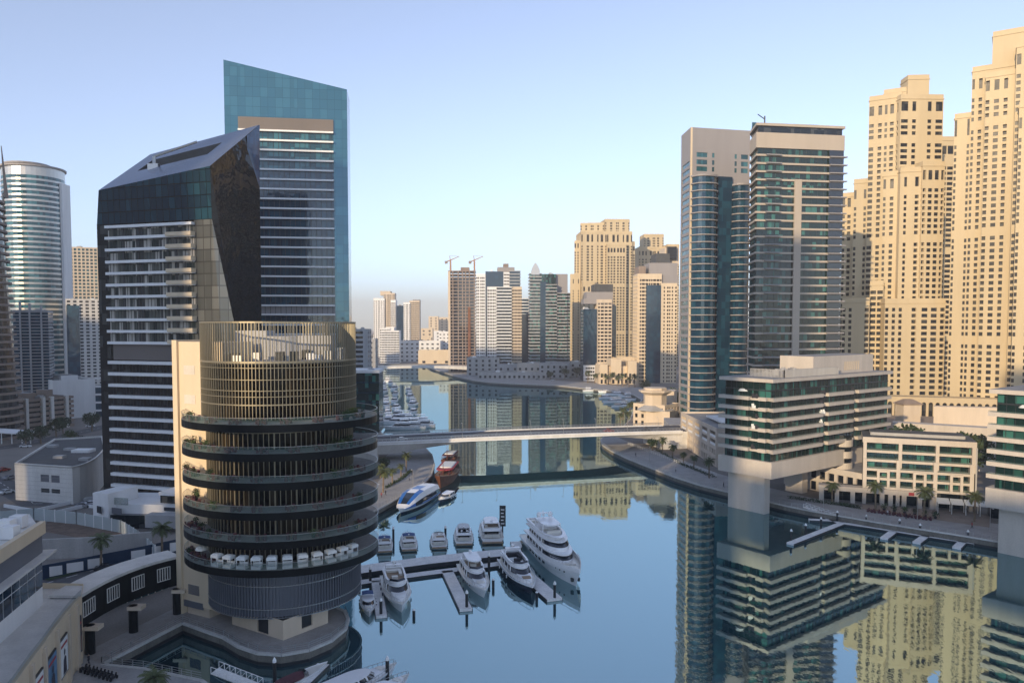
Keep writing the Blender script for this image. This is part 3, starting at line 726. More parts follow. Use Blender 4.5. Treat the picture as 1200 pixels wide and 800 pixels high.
b = MB(); b.prism([pl[1]-(pl[1]-pl[0])*0.0, pl[1]+Vector((16, 6)), pl[1]+Vector((12, 24)), pl[1]+Vector((-2, 22))], GZ, zat(452, 436)); b.build('annexe_wall', 'g_blue', t)
for k in range(5):
    z = GZ+3+k*4.6; b = MB(); b.prism([pl[1]+Vector((0.2, -0.6)), pl[1]+Vector((16, 5.2)), pl[1]+Vector((16, 6)), pl[1]+Vector((0.2, 0.2))], z, z+1.1); b.build('balcony_band', 'white_wall', t)
roof_box(t, sub(pl, 0.3, 0.7, 0.3, 0.8), zat(447, 430), zat(441, 430))
# brown low-rise
a = P2(20, 500, 372); b2 = P2(84, 500, 398); d = (b2-a).normalized(); n = Vector((-d.y, d.x)); pl = [a, b2, b2+n*22, a+n*22]
t = banded('brown_apartments', 'low brown apartment block with planted roof terrace and pale piers', 'building', pl, GZ, zat(472, 372), 6, 'g_dark', 'brown_wall', 1.5, 0.9)
for s_ in (0.12, 0.42, 0.58, 0.86):
    b = MB(); b.prism(sub(pl, s_, s_+0.05, -0.09, 0.0), GZ, zat(466, 380)); b.build('pier', 'pale_concrete', t)
roof_box(t, sub(pl, 0.2, 0.5, 0.3, 0.8), zat(472, 372), zat(463, 372), 'brown_wall'); roof_box(t, sub(pl, 0.72, 0.82, 0.3, 0.7), zat(472, 372), zat(461, 372), 'brown_wall')
b = MB(); b.prism([P2(-60, 515, 345), P2(36, 515, 330), P2(44, 515, 340), P2(-60, 515, 360)], GZ+5.0, GZ+5.6)
for u in (2, 14, 26, 36):
    p = P2(u, 520, 338); b.tube((p.x, p.y, GZ), (p.x, p.y, GZ+5), 0.25)
tag(b.build('entrance_canopy', 'white_wall'), 'long pale canopy on thin posts below the brown apartments', 'canopy')

# curved-corner grey hall
def grey_hall():
    z1 = zat(543, 228)
    q = [P2(17.5, 560, 228), P2(85, 560, 222), P2(103, 560, 226), P2(116, 560, 236), P2(124, 560, 256), P2(121, 535, 285), P2(64, 530, 278)]
    t = thing('grey_hall', 'windowless pale grey hall with a rounded corner and flat dark roof', 'building', (q[0].x, q[0].y, GZ))
    W = MB(); panes = []
    m = [q[0], q[1]]
    for k in range(1, 6):
        s_ = k/6; m.append(q[1]*(1-s_)**3+q[2]*3*s_*(1-s_)**2+q[3]*3*s_*s_*(1-s_)+q[4]*s_**3)
    m += [q[4], q[5], q[6]]
    L = (m[1]-m[0]).length
    cols = [(L*0.45, L*0.60, 0.25), (L*0.63, L*0.78, 0.25)]
    rows = [(zat(576, 226), zat(571, 226)), (zat(563.5, 226), zat(555, 226))]
    for i in range(len(m)):
        a, b_ = m[i], m[(i+1) % len(m)]
        if i == 0: facade(W, panes, a, b_, GZ, z1, cols, rows)
        else: W.poly([(a.x, a.y, GZ), (b_.x, b_.y, GZ), (b_.x, b_.y, z1), (a.x, a.y, z1)])
    cap(W, m, z1-0.4, 1, 0.6, 0.5)
    W.build('wall', ['pale_concrete', 'roof_dark'], t)
    for i, p in enumerate(panes):
        b = MB(); b.poly(p); b.build('shutter', 'louvre_metal' if i > 1 else 'dark_metal', t)
    b = MB()
    for k in range(9):
        z = GZ+0.9+k*1.3
        if z < z1: b.bar((m[0].x, m[0].y-0.03, z), (m[1].x, m[1].y-0.03, z), 0.04, 0.05)
    b.build('panel_joint', 'concrete', t)
    p = P2(98, 533, 252); b = MB(); b.box(p.x-3, p.x+3, p.y-2, p.y+2, z1-0.4, z1+0.5); b.build('roof_light', 'white_wall', t)
    b = MB()
    for u, v, Y in ((70, 537, 240), (82, 533, 255), (62, 530, 262), (100, 540, 236)):
        p = P2(u, v, Y); b.box(p.x-1.5, p.x+1.5, p.y-1.2, p.y+1.2, z1-0.4, z1+0.4)
    b.build('roof_vent', 'grey_wall', t)
grey_hall()
# white villa podium at the tower foot
def podium():
    t = thing('white_podium', 'white modern podium with planted roof terrace at the foot of the crowned tower', 'building', (-95, 195, GZ))
    def bx(u0, u1, v0, v1, Y, dep, m, nm, zlow=None):
        p0 = P2(u0, v1, Y); p1 = P2(u1, v1, Y-1.5); d = (p1-p0).normalized(); n = Vector((-d.y, d.x)); b = MB()
        b.prism([p0, p1, p1+n*dep, p0+n*dep], zlow if zlow is not None else zat(v1, Y), zat(v0, Y), 0, 0); b.build(nm, m, t)
    bx(128, 214, 603, 640, 196, 10, 'g_dark', 'ground_floor', GZ)
    bx(116, 214, 590, 603, 198, 14, 'white_wall', 'fascia')
    bx(170, 214, 603, 618, 192, 3, 'grey_wall', 'louvre_wall')
    bx(110, 128, 577, 632, 197, 10, 'white_wall', 'end_wall', GZ)
    bx(186, 214, 576, 580, 196, 10, 'white_paint', 'canopy_roof'); bx(188, 214, 580, 590, 199, 6, 'g_dark', 'roof_pavilion')
    bx(120, 150, 582, 590, 198, 0.1, 'rail_glass', 'balustrade')
    bx(113, 118, 592, 600, 196.8, 0.2, 'boat_glass', 'window'); bx(128, 142, 594, 601, 196.8, 0.2, 'louvre_metal', 'window'); bx(192, 214, 594, 598, 195.6, 0.2, 'boat_glass', 'window')
    bx(160, 186, 586, 590, 202, 5, 'foliage_dark', 'roof_planting')
podium()

# ---------------------------------------------------------------- walls, fences and ramps on the left
def fence(line, h, m, name, label, cat, z=GZ, post=None, th=0.15, step=3.0, topm=None):
    t = thing(name, label, cat, (*P(*line[0], z).xy, z))
    q = [P(u, v, z) for u, v in line]; W = MB(); Q = MB()
    for a, b_ in zip(q[:-1], q[1:]):
        W.bar((a.x, a.y, z), (b_.x, b_.y, z), th, h)
        L = (b_-a).length; k = max(1, int(L/step))
        for i in range(k+1):
            p = a+(b_-a)*i/k; Q.box(p.x-0.09, p.x+0.09, p.y-0.14, p.y+0.14, z, z+h+0.15)
    W.build('panel', m, t)
    if post: kind(Q.build('post', post, t), 'stuff') if len(Q.f) > 600 else Q.build('post', post, t)
    return t
fence([(0, 613), (40, 608), (90, 613), (140, 622), (160, 634), (180, 652)], 3.2, 'fence_pale', 'noise_barrier', 'long pale panelled barrier bending beside the ramp', 'fence', post='white_paint') if False else None
mat('fence_pale', (0.42, 0.47, 0.47), 0.35, var=0.1)
fence([(0, 613), (40, 609), (90, 614), (142, 624), (162, 637), (182, 655)], 3.2, 'fence_pale', 'noise_barrier', 'long pale panelled barrier bending beside the ramp', 'fence', post='white_paint')
fence([(48, 655), (110, 652), (178, 645)], 4.5, 'concrete', 'retaining_wall', 'rough concrete retaining wall below the bare earth', 'wall', th=0.6, step=9)
fence([(5, 594), (40, 600), (75, 592), (112, 584)], 0.9, 'white_wall', 'ramp_wall', 'low white kerb wall curving in front of the grey hall', 'wall', th=0.4, step=8)
fence([(-10, 604), (60, 603), (100, 594), (128, 597)], 0.9, 'white_wall', 'ramp_wall', 'low white kerb wall beside the pale panelled barrier', 'wall', th=0.4, step=8)
t = fence([(50, 679), (100, 669), (150, 659), (214, 645)], 3.0, 'hoarding', 'site_hoarding', 'navy site hoarding with white pictures along the road', 'hoarding', th=0.12, step=4)
hl = [P(u, v, GZ) for u, v in ((50, 679), (100, 669), (150, 659), (214, 645))]
for sg, s0, s1 in ((0, 0.15, 0.45), (0, 0.55, 0.95), (1, 0.05, 0.4), (2, 0.05, 0.3), (2, 0.42, 0.62), (2, 0.75, 0.95)):
    b = MB(); p0, p1 = hl[sg].lerp(hl[sg+1], s0), hl[sg].lerp(hl[sg+1], s1); nn = Vector((p1.y-p0.y, p0.x-p1.x, 0)).normalized()*0.22; p0 += nn; p1 += nn; m0 = p0.lerp(p1, 0.4)
    b.poly([(p0.x, p0.y, GZ+0.4), (p1.x, p1.y, GZ+0.4), (p1.x, p1.y, GZ+2.3), (p0.x, p0.y, GZ+2.5)])
    b.build('picture', 'white_wall', t)
b = MB()


# ---------------------------------------------------------------- footbridge to the restaurant tower
def footbridge():
    a = P2(93, 720, 118); m = P2(144, 700, 132); c = P2(211, 672, 139)
    t = thing('covered_footbridge', 'dark covered footbridge with a white roof leading to the restaurant tower', 'bridge', (m.x, m.y, GZ))
    pts = [a*(1-s_)**2+m*2*s_*(1-s_)*1.0+c*s_**2 for s_ in [k/8 for k in range(9)]]
    z0, z1 = 6.6, 11.6
    W = MB(); Rf = MB(); G = MB(); wd = 4.5
    nl = []
    for i, p in enumerate(pts):
        d = (pts[min(i+1, 8)]-pts[max(i-1, 0)]).normalized(); nl.append(Vector((-d.y, d.x)))
    for i in range(8):
        p, q, n0, n1 = pts[i], pts[i+1], nl[i], nl[i+1]
        W.prism([p, q, q+n1*wd, p+n0*wd], z0, z1); Rf.prism([p-n0*0.3, q-n1*0.3, q+n1*(wd+0.3), p+n0*(wd+0.3)], z1, z1+0.45)
    W.build('wall', 'black_band', t); Rf.build('roof', 'pale_concrete', t)
    for i in (0, 2, 4, 6):
        p, q = pts[i], pts[i+1]; d = (q-p).normalized(); n = Vector((-d.y, d.x)); L = (q-p).length
        f = MB(); g = MB(); x0, x1 = p+d*L*0.3-n*0.06, p+d*L*1.25-n*0.1
        for z in (z0+1.5, z0+3.8): f.bar((x0.x, x0.y, z), (x1.x, x1.y, z), 0.16, 0.12)
        for k in range(6):
            x = x0+(x1-x0)*k/5; f.box(x.x-0.06, x.x+0.06, x.y-0.08, x.y+0.08, z0+1.5, z0+3.9)
        g.poly([(x0.x, x0.y, z0+1.6), (x1.x, x1.y, z0+1.6), (x1.x, x1.y, z0+3.8), (x0.x, x0.y, z0+3.8)])
        wo = g.build('window', 'g_dark', t); f.build('window_frame', 'pale_concrete', wo)
    for (u, v) in ((103.5, 767), (154.5, 741.6), (206, 720)):
        p = P(u, v, GZ); b = MB(); b.tube((p.x, p.y+0.6, GZ), (p.x, p.y+0.6, z0), 0.75, n=12); b.build('column', 'black_band', t)
        b = MB(); b.box(p.x-0.6, p.x+1.8, p.y-0.3, p.y+1.5, z0-0.6, z0+0.0); b.build('bearing', 'cream', t)
footbridge()
# ---------------------------------------------------------------- shopping centre bottom left
def mall():
    t = thing('shopping_centre', 'cream shopping centre with rounded roof terrace and poster bays, bottom left corner', 'building', (-75, 105, GZ))
    z1 = 12.4
    ln = [(95, 704, 117), (88, 712, 114), (78, 722, 110), (65, 742, 104.5), (50, 762, 98.5), (35, 783, 93.5), (15, 812, 87), (-20, 850, 79)]
    q = [P2(u, v, Y) for u, v, Y in ln]; q[0] = P2(95, 704, 116.5)
    back = [Vector((-190, 70)), Vector((-190, 128)), Vector((q[0].x-6, 123)), ]
    outl = q[::-1]
    poly = outl+[Vector((q[0].x-3, q[0].y+6)), Vector((-190, 128)), Vector((-190, q[-1].y))]
    W = MB()
    for i in range(len(poly)):
        a, b_ = poly[i], poly[(i+1) % len(poly)]; W.poly([(a.x, a.y, GZ), (b_.x, b_.y, GZ), (b_.x, b_.y, z1), (a.x, a.y, z1)])
    W.poly([(p.x, p.y, z1-0.9) for p in poly], 1)
    W.build('wall', ['cream_slab', 'pale_concrete'], t)
    g = MB(); k = MB()
    for a, b_ in zip(outl[:-1], outl[1:]):
        g.poly([(a.x, a.y, z1), (b_.x, b_.y, z1), (b_.x, b_.y, z1+1.1), (a.x, a.y, z1+1.1)]); k.bar((a.x-0.2, a.y+0.1, z1-0.9), (b_.x-0.2, b_.y+0.1, z1-0.9), 0.5, 0.93)
    g.build('balustrade', 'rail_glass', t); k.build('parapet', 'cream_slab', t)
    # poster bays and piers on the curved wall
    for i in range(0, len(q)-1):
        a, b_ = q[i+1], q[i]; d = (b_-a).normalized(); n = Vector((d.y, -d.x)); L = (b_-a).length
        f = MB(); f.prism([a+n*0.45-d*0.3, a+n*0.45+d*0.5, a+d*0.5, a-d*0.3], GZ, z1-0.4); f.build('pier', 'cream', t)
        if i in (0, 2, 4, 3, 5):
            f = MB(); f.prism([a+d*0.9+n*0.25, b_-d*0.7+n*0.25, b_-d*0.7, a+d*0.9], GZ+2.2, z1-2.6); fr = f.build('poster_frame', 'dark_metal', t)
            m = ['poster_dark', 'poster_red', 'white_cloth', 'poster_blue', 'white_cloth', 'poster_dark'][i]; f = MB(); za, zb = GZ+2.4, z1-2.8; w0, w1 = a+d*1.05, b_-d*0.85; wv = w1-w0
            pq = lambda x, y, o=0.27: (*(w0+wv*x+n*o), za+(zb-za)*y)
            f.poly([pq(0, 0), pq(1, 0), pq(1, 1), pq(0, 1)]); f.build('poster', m, fr)
            f = MB(); cxs = 0.55; f.poly([pq(cxs-0.22, 0.02, 0.28), pq(cxs+0.25, 0.02, 0.28), pq(cxs+0.18, 0.45, 0.28), pq(cxs, 0.52, 0.28), pq(cxs-0.16, 0.42, 0.28)]); f.poly([pq(cxs+0.10*math.cos(t_*math.pi/5), 0.62+0.09*math.sin(t_*math.pi/5), 0.28) for t_ in range(10)]); f.build('poster_figure', 'poster_dark' if m != 'poster_dark' else 'skin', fr)
            f = MB(); f.poly([pq(0.08, 0.80, 0.285), pq(0.92, 0.80, 0.285), pq(0.92, 0.88, 0.285), pq(0.08, 0.88, 0.285)]); f.build('poster_band', 'poster_red' if m != 'poster_red' else 'white_cloth', fr)
    # upper storey
    c = P2(49, 660, 115.5); l0 = P2(0, 700, 101.5); dd = (c-l0).normalized(); e = l0-dd*40; n = Vector((dd.y, -dd.x))
    zt = zat(613, 115.5); U = [e, c, c+Vector((-8, 10)), e-n*40]
    def strip(za, zb, o, m, nm, wdt=0.3):
        b = MB(); b.prism([e+n*o, c+n*o+dd*o, c-n*wdt+dd*o, e-n*wdt], za, zb); return b.build(nm, m, t)
    b = MB(); b.prism(U, z1-0.9, zt-1.0, 0, 1); b.build('upper_wall', ['white_wall', 'pale_concrete'], t)
    zc = zat(647, 115.5); zw = zat(687, 115.5)
    strip(zt-1.6, zt+0.25, 0.5, 'cream_slab', 'upper_parapet'); strip(zc-0.3, zc, 1.6, 'pale_concrete', 'canopy'); strip(zc+0.02, zt-1.62, 0.12, 'louvre_metal', 'louvre_band')
    g = MB(); L = (c-e).length; k = int(L/2.6)
    for i in range(k):
        p0 = e+dd*(L*i/k+0.12)+n*0.06; p1 = e+dd*(L*(i+1)/k-0.12)+n*0.06
        for (za, zb) in ((zw+0.1, (zw+zc)/2-0.1), ((zw+zc)/2+0.05, zc-0.35)):
            g.poly([(p0.x, p0.y, za), (p1.x, p1.y, za), (p1.x, p1.y, zb), (p0.x, p0.y, zb)])
    g.build('window_wall', 'g_blue', t)
    for u, v in ((8, 622), (22, 617), (12, 630)):
        p = P(u, v, zt-0.9); b = MB(); b.box(p.x-1.0, p.x+1.0, p.y-0.8, p.y+0.8, zt-0.9, zt+0.9); b.build('roof_unit', 'white_wall', t)
mall()
# glass shopfront under the footbridge
a = P2(95, 745, 134); b_ = P2(205, 705, 152); d = (b_-a).normalized(); n = Vector((-d.y, d.x))
b = MB(); b.prism([a, b_, b_+n*1, a+n*1], GZ, GZ+4.2)
for k in range(14):
    p = a+(b_-a)*k/13-n*0.1; b.box(p.x-0.08, p.x+0.08, p.y-0.08, p.y+0.08, GZ, GZ+4.25, 1)
tag(b.build('glass_screen', ['g_tealblue', 'pale_concrete']), 'pale glass screen beneath the covered footbridge', 'screen')
# ---------------------------------------------------------------- right: balconied arm buildings on piers
def arm_building(name, label, shift=Vector((0, 0)), wing=True):
    c0 = Vector((73.2, 216))+shift; dr = Vector((54.7, 42)).normalized(); dl = Vector((-dr.y, dr.x))
    t = thing(name, label, 'building', (c0.x, c0.y, 0))
    f = lambda a, b: c0+dr*a+dl*b           # a along the right face, b along the left face
    LR, LL = 66.0, 15.5
    zf0, zf1 = 10.9, 15.6                   # cream transfer slab
    b = MB(); b.prism([f(-1.2, -1.2), f(42, -1.2), f(42, LL+1.6), f(-1.2, LL+1.6)], zf0, zf1); b.build('transfer_slab', 'pale_stone', t)
    b = MB(); b.prism([f(44, 2.0), f(LR+4, 2.0), f(LR+4, LL), f(44, LL)], GZ, 15.6); b.build('lower_wall', 'pale_stone', t)
    b = MB(); b.prism([f(0.8, 2.3), f(3.4, 2.3), f(3.4, 14.8), f(0.8, 14.8)][::1], -2, zf0); b.build('water_pier', 'pale_stone', t)
    b = MB(); b.prism([f(26, 6), f(29, 6), f(29, 12), f(26, 12)], GZ, zf0); b.build('land_pier', 'pale_stone', t)
    nf = 7; z0 = 15.6; fh = (33.3-15.6)/6.0
    bays = [(0, 24.5), (27.5, 42.0), (45.0, LR)]
    for i in range(nf):
        z = z0+i*fh; last = i == nf-1
        top = z+fh if not last else zat(444, 216)-1.0
        if i > 0:
            s = MB()
            for k, (x0, x1) in enumerate(bays):
                s.prism([f(x0-1.2 if k == 0 else x0, -1.5), f(x1, -1.5), f(x1, 1.0), f(x0, 1.0)], z-0.55, z+0.45)
            s.prism([f(24.5, -0.5), f(27.5, -0.5), f(27.5, 1.0), f(24.5, 1.0)], z-0.55, z+0.1); s.prism([f(42.0, -0.5), f(45, -0.5), f(45, 1.0), f(42, 1.0)], z-0.55, z+0.1)
            s.prism([f(-1.2, 1.0), f(1.0, 1.0), f(1.0, 3.5), f(-1.2, 3.5)], z-0.55, z+0.45)
            s.prism([f(-0.5, 3.5), f(1.0, 3.5), f(1.0, 6.5), f(-0.5, 6.5)], z-0.55, z+0.1)
            s.prism([f(-1.5, 6.5), f(1.0, 6.5), f(1.0, LL+1.5), f(-1.5, LL+1.5)], z-0.55, z+0.45)
            s.build('balcony_slab', 'pale_stone', t)
        g = MB(); q = [f(0, 0), f(LR, 0), f(LR, LL), f(0, LL)]
        for (a, b_) in ((q[3], q[0]), (q[0], q[1]), (q[1], q[2]), (q[2], q[3])):
            g.poly([(a.x, a.y, z), (b_.x, b_.y, z), (b_.x, b_.y, top), (a.x, a.y, top)], 0)
            L = (b_-a).length; k = max(2, int(L/1.9)); d = (b_-a)/L; nn = Vector((d.y, -d.x))
            for j in range(k):
                p = a+d*(L*j/k); g.bar((p.x-nn.x*0.02, p.y-nn.y*0.02, z), (p.x+nn.x*0.12, p.y+nn.y*0.12, z), 0.1, top-z, 1)
        if last:
            for (a, b_) in ((q[3], q[0]), (q[0], q[1])):
                d = (b_-a).normalized(); nn = Vector((d.y, -d.x)); g.bar((a.x+nn.x*0.1, a.y+nn.y*0.1, z+(top-z)*0.47), (b_.x+nn.x*0.1, b_.y+nn.y*0.1, z+(top-z)*0.47), 0.3, 0.35, 1)
        g.build('window_band', ['g_teal', 'dark_metal'], t)
        if 0 < i:
            r = MB()
            for (x0, x1) in bays:
                a, b_ = f(x0-1.1 if x0 == 0 else x0, -1.42), f(x1, -1.42); r.poly([(a.x, a.y, z+0.45), (b_.x, b_.y, z+0.45), (b_.x, b_.y, z+0.85), (a.x, a.y, z+0.85)])
            a, b_ = f(-1.42, LL+1.4), f(-1.42, 6.5); r.poly([(a.x, a.y, z+0.45), (b_.x, b_.y, z+0.45), (b_.x, b_.y, z+0.85), (a.x, a.y, z+0.85)])
            r.build('balustrade', 'rail_glass', t)
            for (x, y) in ((25.2, -0.3), (26.6, -0.2), (43.2, -0.2), (-0.2, 4.4), (-0.3, 5.6)):       # balcony furniture in the notches
                if random.random() < 0.5:
                    p = f(x, y); bb = MB(); bb.box(p.x-0.5, p.x+0.5, p.y-0.35, p.y+0.35, z+0.1, z+0.9); bb.box(p.x-0.5, p.x+0.5, p.y+0.2, p.y+0.35, z+0.9, z+1.4); bb.build('balcony_seat', 'cloth_dark' if random.random() < 0.6 else 'white_cloth', t)
    zt = zat(444, 216)-1.0
    b = MB(); b.prism([f(-1.4, -1.4), f(LR+0.8, -1.4), f(LR+0.8, LL+1.4), f(-1.4, LL+1.4)], zt, zt+1.0, 0, 1); b.build('roof_slab', ['pale_stone', 'roof_grey'], t)
    # roof: railing, equipment behind louvres, pale penthouse
    zr = zt+1.0
    b = MB(); a, b_ = f(7, 0.6), f(36, 0.6)
    for k in range(64):
        p = a+(b_-a)*k/63; b.box(p.x-0.1, p.x+0.1, p.y-0.1, p.y+0.1, zr, zr+2.3)
    a2, b2 = f(7, 0.6), f(7, 12)
    for k in range(26):
        p = a2+(b2-a2)*k/25; b.box(p.x-0.1, p.x+0.1, p.y-0.1, p.y+0.1, zr, zr+2.3)
    b.bar((a.x, a.y, zr+2.2), (b_.x, b_.y, zr+2.2), 0.15, 0.12); b.bar((a2.x, a2.y, zr+2.2), (b2.x, b2.y, zr+2.2), 0.15, 0.12)
    b.build('roof_screen', 'grey_wall', t)
    for k in range(16):
        x, y = random.uniform(8, 30), random.uniform(2, 12); p = f(x, y); b = MB(); h = random.uniform(1.2, 2.4)
        b.box(p.x-1.1, p.x+1.1, p.y-0.9, p.y+0.9, zr, zr+h*0.8); b.tube((p.x, p.y, zr+h*0.8), (p.x, p.y, zr+h), 0.6, n=10); b.build('cooling_unit', 'roof_grey' if k % 2 else 'grey_wall', t)
    b = MB(); b.prism([f(26, 3), f(62, 3), f(62, LL-1), f(26, LL-1)], zr, zr+5.6, 0, 1); ph = b.build('penthouse', ['pale_stone', 'roof_grey'], t)
    b = MB()
    for k in range(8):
        a = f(44+k*1.2, 2.93); c = f(44.5+k*1.2, 2.93); b.prism([a-dl*0.05, c-dl*0.05, c, a], zr+0.8, zr+3.6)
    b.build('vent_slot', 'cream_slab', ph)
    b = MB()
    p = f(1.0, 9.5)
    rr = [[(p.x+2.0*math.cos(2*math.pi*k/12)*s_, p.y+2.0*math.sin(2*math.pi*k/12)*s_, 33.5+hh) for k in range(12)] for s_, hh in ((1, 1.6), (0.75, 2.3), (0.2, 2.6))]
    b.loft(rr); b.tube((p.x, p.y, 33.3), (p.x, p.y, 35.5), 0.08); b.build('parasol', 'white_cloth', t)
    return t
arm_building('arm_building', 'teal glass building with long cream balconies cantilevered over the water on a wide pier')
arm_building('arm_building', 'teal glass balcony building on a water pier cut off by the right border', Vector((51.3, -47.0)))
def side_stair():
    c0 = Vector((73.2, 216)); dr = Vector((54.7, 42)).normalized(); dl = Vector((-dr.y, dr.x)); f = lambda a, b: c0+dr*a+dl*b
    t = thing('rounded_stair_tower', 'rounded cream stair tower between the cantilevered building and the terrace block', 'building', (*f(40, -1), GZ))
    p = f(39.5, 1.0)
    for k in range(5):
        b = MB(); b.prism(circle(p.x, p.y, 3.4, 24), GZ+k*3.6, GZ+k*3.6+2.1); b.build('balcony_band', 'pale_stone', t)
        b = MB(); b.prism(circle(p.x, p.y, 3.0, 24), GZ+k*3.6+2.1, GZ+k*3.6+3.6); b.build('window_band', 'g_dark', t)
side_stair()
# podium walls under / behind
def podium_row():
    t = thing('shop_podium', 'cream shop podium with square openings running behind the wide water pier', 'building', (95, 250, GZ))
    W = MB(); panes = []
    a = P2(918, 590, 252); b_ = P2(1012, 600, 226); L = (b_-a).length
    pl = [a, b_, b_+Vector((14, 30)), a+Vector((14, 30))]
    block(W, panes, pl, GZ, GZ+7.4, lambda i, L: (even(L, 9, 2.3), [(GZ+0.2, GZ+3.0), (GZ+4.0, GZ+6.4)]) if i == 0 else None, 0.8, 0.6)
    W.build('wall', ['pale_stone', 'roof_grey'], t); glaze(panes, t, 'g_window')
podium_row()
# ---------------------------------------------------------------- terrace block
def terrace_block():
    a = P2(1011, 560, 224); b_ = P2(1143, 560, 213); d = (b_-a).normalized(); n = Vector((-d.y, d.x)); L = (b_-a).length
    t = thing('terrace_block', 'five storey cream block with deep framed green glass balconies behind palms', 'building', (a.x, a.y, GZ))
    zt = zat(511.5, 224); fr = zt-1.6; zg = GZ+5.0; fh = (fr-zg)/5
    f = lambda x, y: a+d*x+n*y
    g = MB(); g.prism([f(0.2, 2.6), f(L-0.2, 2.6), f(L-0.2, 13), f(0.2, 13)], GZ, fr)
    k = int(L/1.6)
    for j in range(k+1):
        p = f(L*j/k, 2.55); g.box(p.x-0.06, p.x+0.06, p.y-0.1, p.y+0.06, zg, fr, 1)
    g.build('glass_wall', ['g_teal', 'dark_metal'], t)
    b = MB(); b.prism([f(-0.2, 0), f(L+0.2, 0), f(L+0.2, 14), f(-0.2, 14)], fr, zt, 0, 1); b.build('roof_frame', ['pale_stone', 'roof_dark'], t)
    b = MB(); b.prism([f(2, 5), f(L-2, 5), f(L-2, 12.5), f(2, 12.5)], zt, zt+0.9, 0, 1); b.build('roof_louvres', ['grey_wall', 'roof_dark'], t)
    xs = [0.0, L*0.325, L*0.655, L-0.9]
    for i, x in enumerate(xs):
        b = MB(); b.prism([f(x, 0), f(x+0.9, 0), f(x+0.9, 2.6), f(x, 2.6)], zg+2.2*fh, fr); b.build('upper_pier', 'pale_stone', t)
        x2 = x-0.5 if i else x
        b = MB(); b.prism([f(x2, -0.6), f(x2+1.0, -0.6), f(x2+1.0, 2.6), f(x2, 2.6)], GZ, zg+3.2*fh); b.build('lower_pier', 'pale_stone', t)
    for k in range(5):
        z = zg+k*fh
        for j in range(3):
            x0, x1 = xs[j]+0.5, xs[j+1]
            y = -0.4 if k < 3 else (0.2 if k == 3 else 0.6)
            b = MB(); b.prism([f(x0, y), f(x1, y), f(x1, 2.6), f(x0, 2.6)], z-0.35, z+0.35); b.build('balcony_slab', 'pale_stone', t)
            b = MB(); p, q = f(x0, y+0.05), f(x1, y+0.05); b.poly([(p.x, p.y, z+0.35), (q.x, q.y, z+0.35), (q.x, q.y, z+0.95), (p.x, p.y, z+0.95)]); b.build('balustrade', 'rail_glass', t)
    for j in range(3):                       # square frames over two storeys
        x0 = xs[j]+(xs[j+1]-xs[j])*0.40; x1 = xs[j]+(xs[j+1]-xs[j])*0.76; z0, z1 = zg-0.2, zg+2.05*fh
        b = MB()
        for (p, q, za, zb) in ((x0, x0+0.7, z0, z1), (x1-0.7, x1, z0, z1), (x0+0.7, x1-0.7, z1-0.7, z1)):
            b.prism([f(p, -1.1), f(q, -1.1), f(q, 2.5), f(p, 2.5)], za, zb)
        b.build('square_frame', 'pale_stone', t)
    b = MB(); b.prism([f(L, 0.02), f(L+0.4, 0.02), f(L+0.4, 13.9), f(L, 13.9)], GZ, fr-0.02); b.build('side_wall', 'grey_wall', t)
    for k in range(5):
        b = MB(); b.prism([f(L+0.4, 3), f(L+0.55, 3), f(L+0.55, 12), f(L+0.4, 12)], zg+k*fh+0.8, zg+k*fh+2.2); b.build('side_window', 'boat_glass', t)
    # ground floor
    b = MB(); b.prism([f(-12, -1.2), f(L*0.62, -1.2), f(L*0.62, 3), f(-12, 3)], zg-1.7, zg-0.3); b.build('arcade_beam', 'pale_stone', t)
    for x in (-11.8, -7.5, -3.2, 4.6, 6.8, L*0.36, L*0.5, L*0.61):
        b = MB(); b.prism([f(x, -1.2), f(x+1.2, -1.2), f(x+1.2, 2.0), f(x, 2.0)], GZ, zg-1.7); b.build('arcade_pier', 'pale_stone', t)
    b = MB(); p, q = f(-11, 2.2), f(L, 2.2); b.poly([(p.x, p.y, GZ), (q.x, q.y, GZ), (q.x, q.y, zg), (p.x, p.y, zg)]); b.build('shopfront', 'g_dark', t)
    # awning pavilion on the right
    pv = thing('cafe_pergola', 'row of white cafe awnings on thin posts in front of the terrace block', 'awning', (*f(L*0.68, -4), GZ))
    for j in range(4):
        x0, x1 = L*0.66+j*3.4, L*0.66+j*3.4+3.1
        b = MB(); b.loft([[(*f(x0, -5.4), GZ+2.7), (*f(x1, -5.4), GZ+2.7), (*f(x1, -5.4), GZ+2.85), (*f(x0, -5.4), GZ+2.85)], [(*f(x0, -1.6), GZ+3.5), (*f(x1, -1.6), GZ+3.5), (*f(x1, -1.6), GZ+3.65), (*f(x0, -1.6), GZ+3.65)]]); b.build('awning', 'white_cloth', pv)
        for y in (-5.3, -1.8):
            p = f(x0+0.1, y); b = MB(); b.box(p.x-0.07, p.x+0.07, p.y-0.07, p.y+0.07, GZ, GZ+3.2); b.build('post', 'white_paint', pv)
    pv = thing('cafe_pavilion', 'small dark glass cafe pavilion left of the border pier', 'building', (*f(L+6, -3), GZ))
    b = MB(); b.prism([f(L+3, -6), f(L+16, -6), f(L+16, -1), f(L+3, -1)], GZ, GZ+2.9); b.build('glass_wall', 'g_dark', pv)
    b = MB(); b.prism([f(L+2.6, -6.6), f(L+16.5, -6.6), f(L+16.5, -0.6), f(L+2.6, -0.6)], GZ+2.9, GZ+3.2); b.build('roof', 'white_wall', pv)
    sg = MB(); p = f(L*0.42, -1.28); q = f(L*0.47, -1.28); sg.poly([(p.x, p.y, zg-1.5), (q.x, q.y, zg-1.5), (q.x, q.y, zg-0.6), (p.x, p.y, zg-0.6)]); sg.build('shop_sign', 'red_cloth', t)
terrace_block()
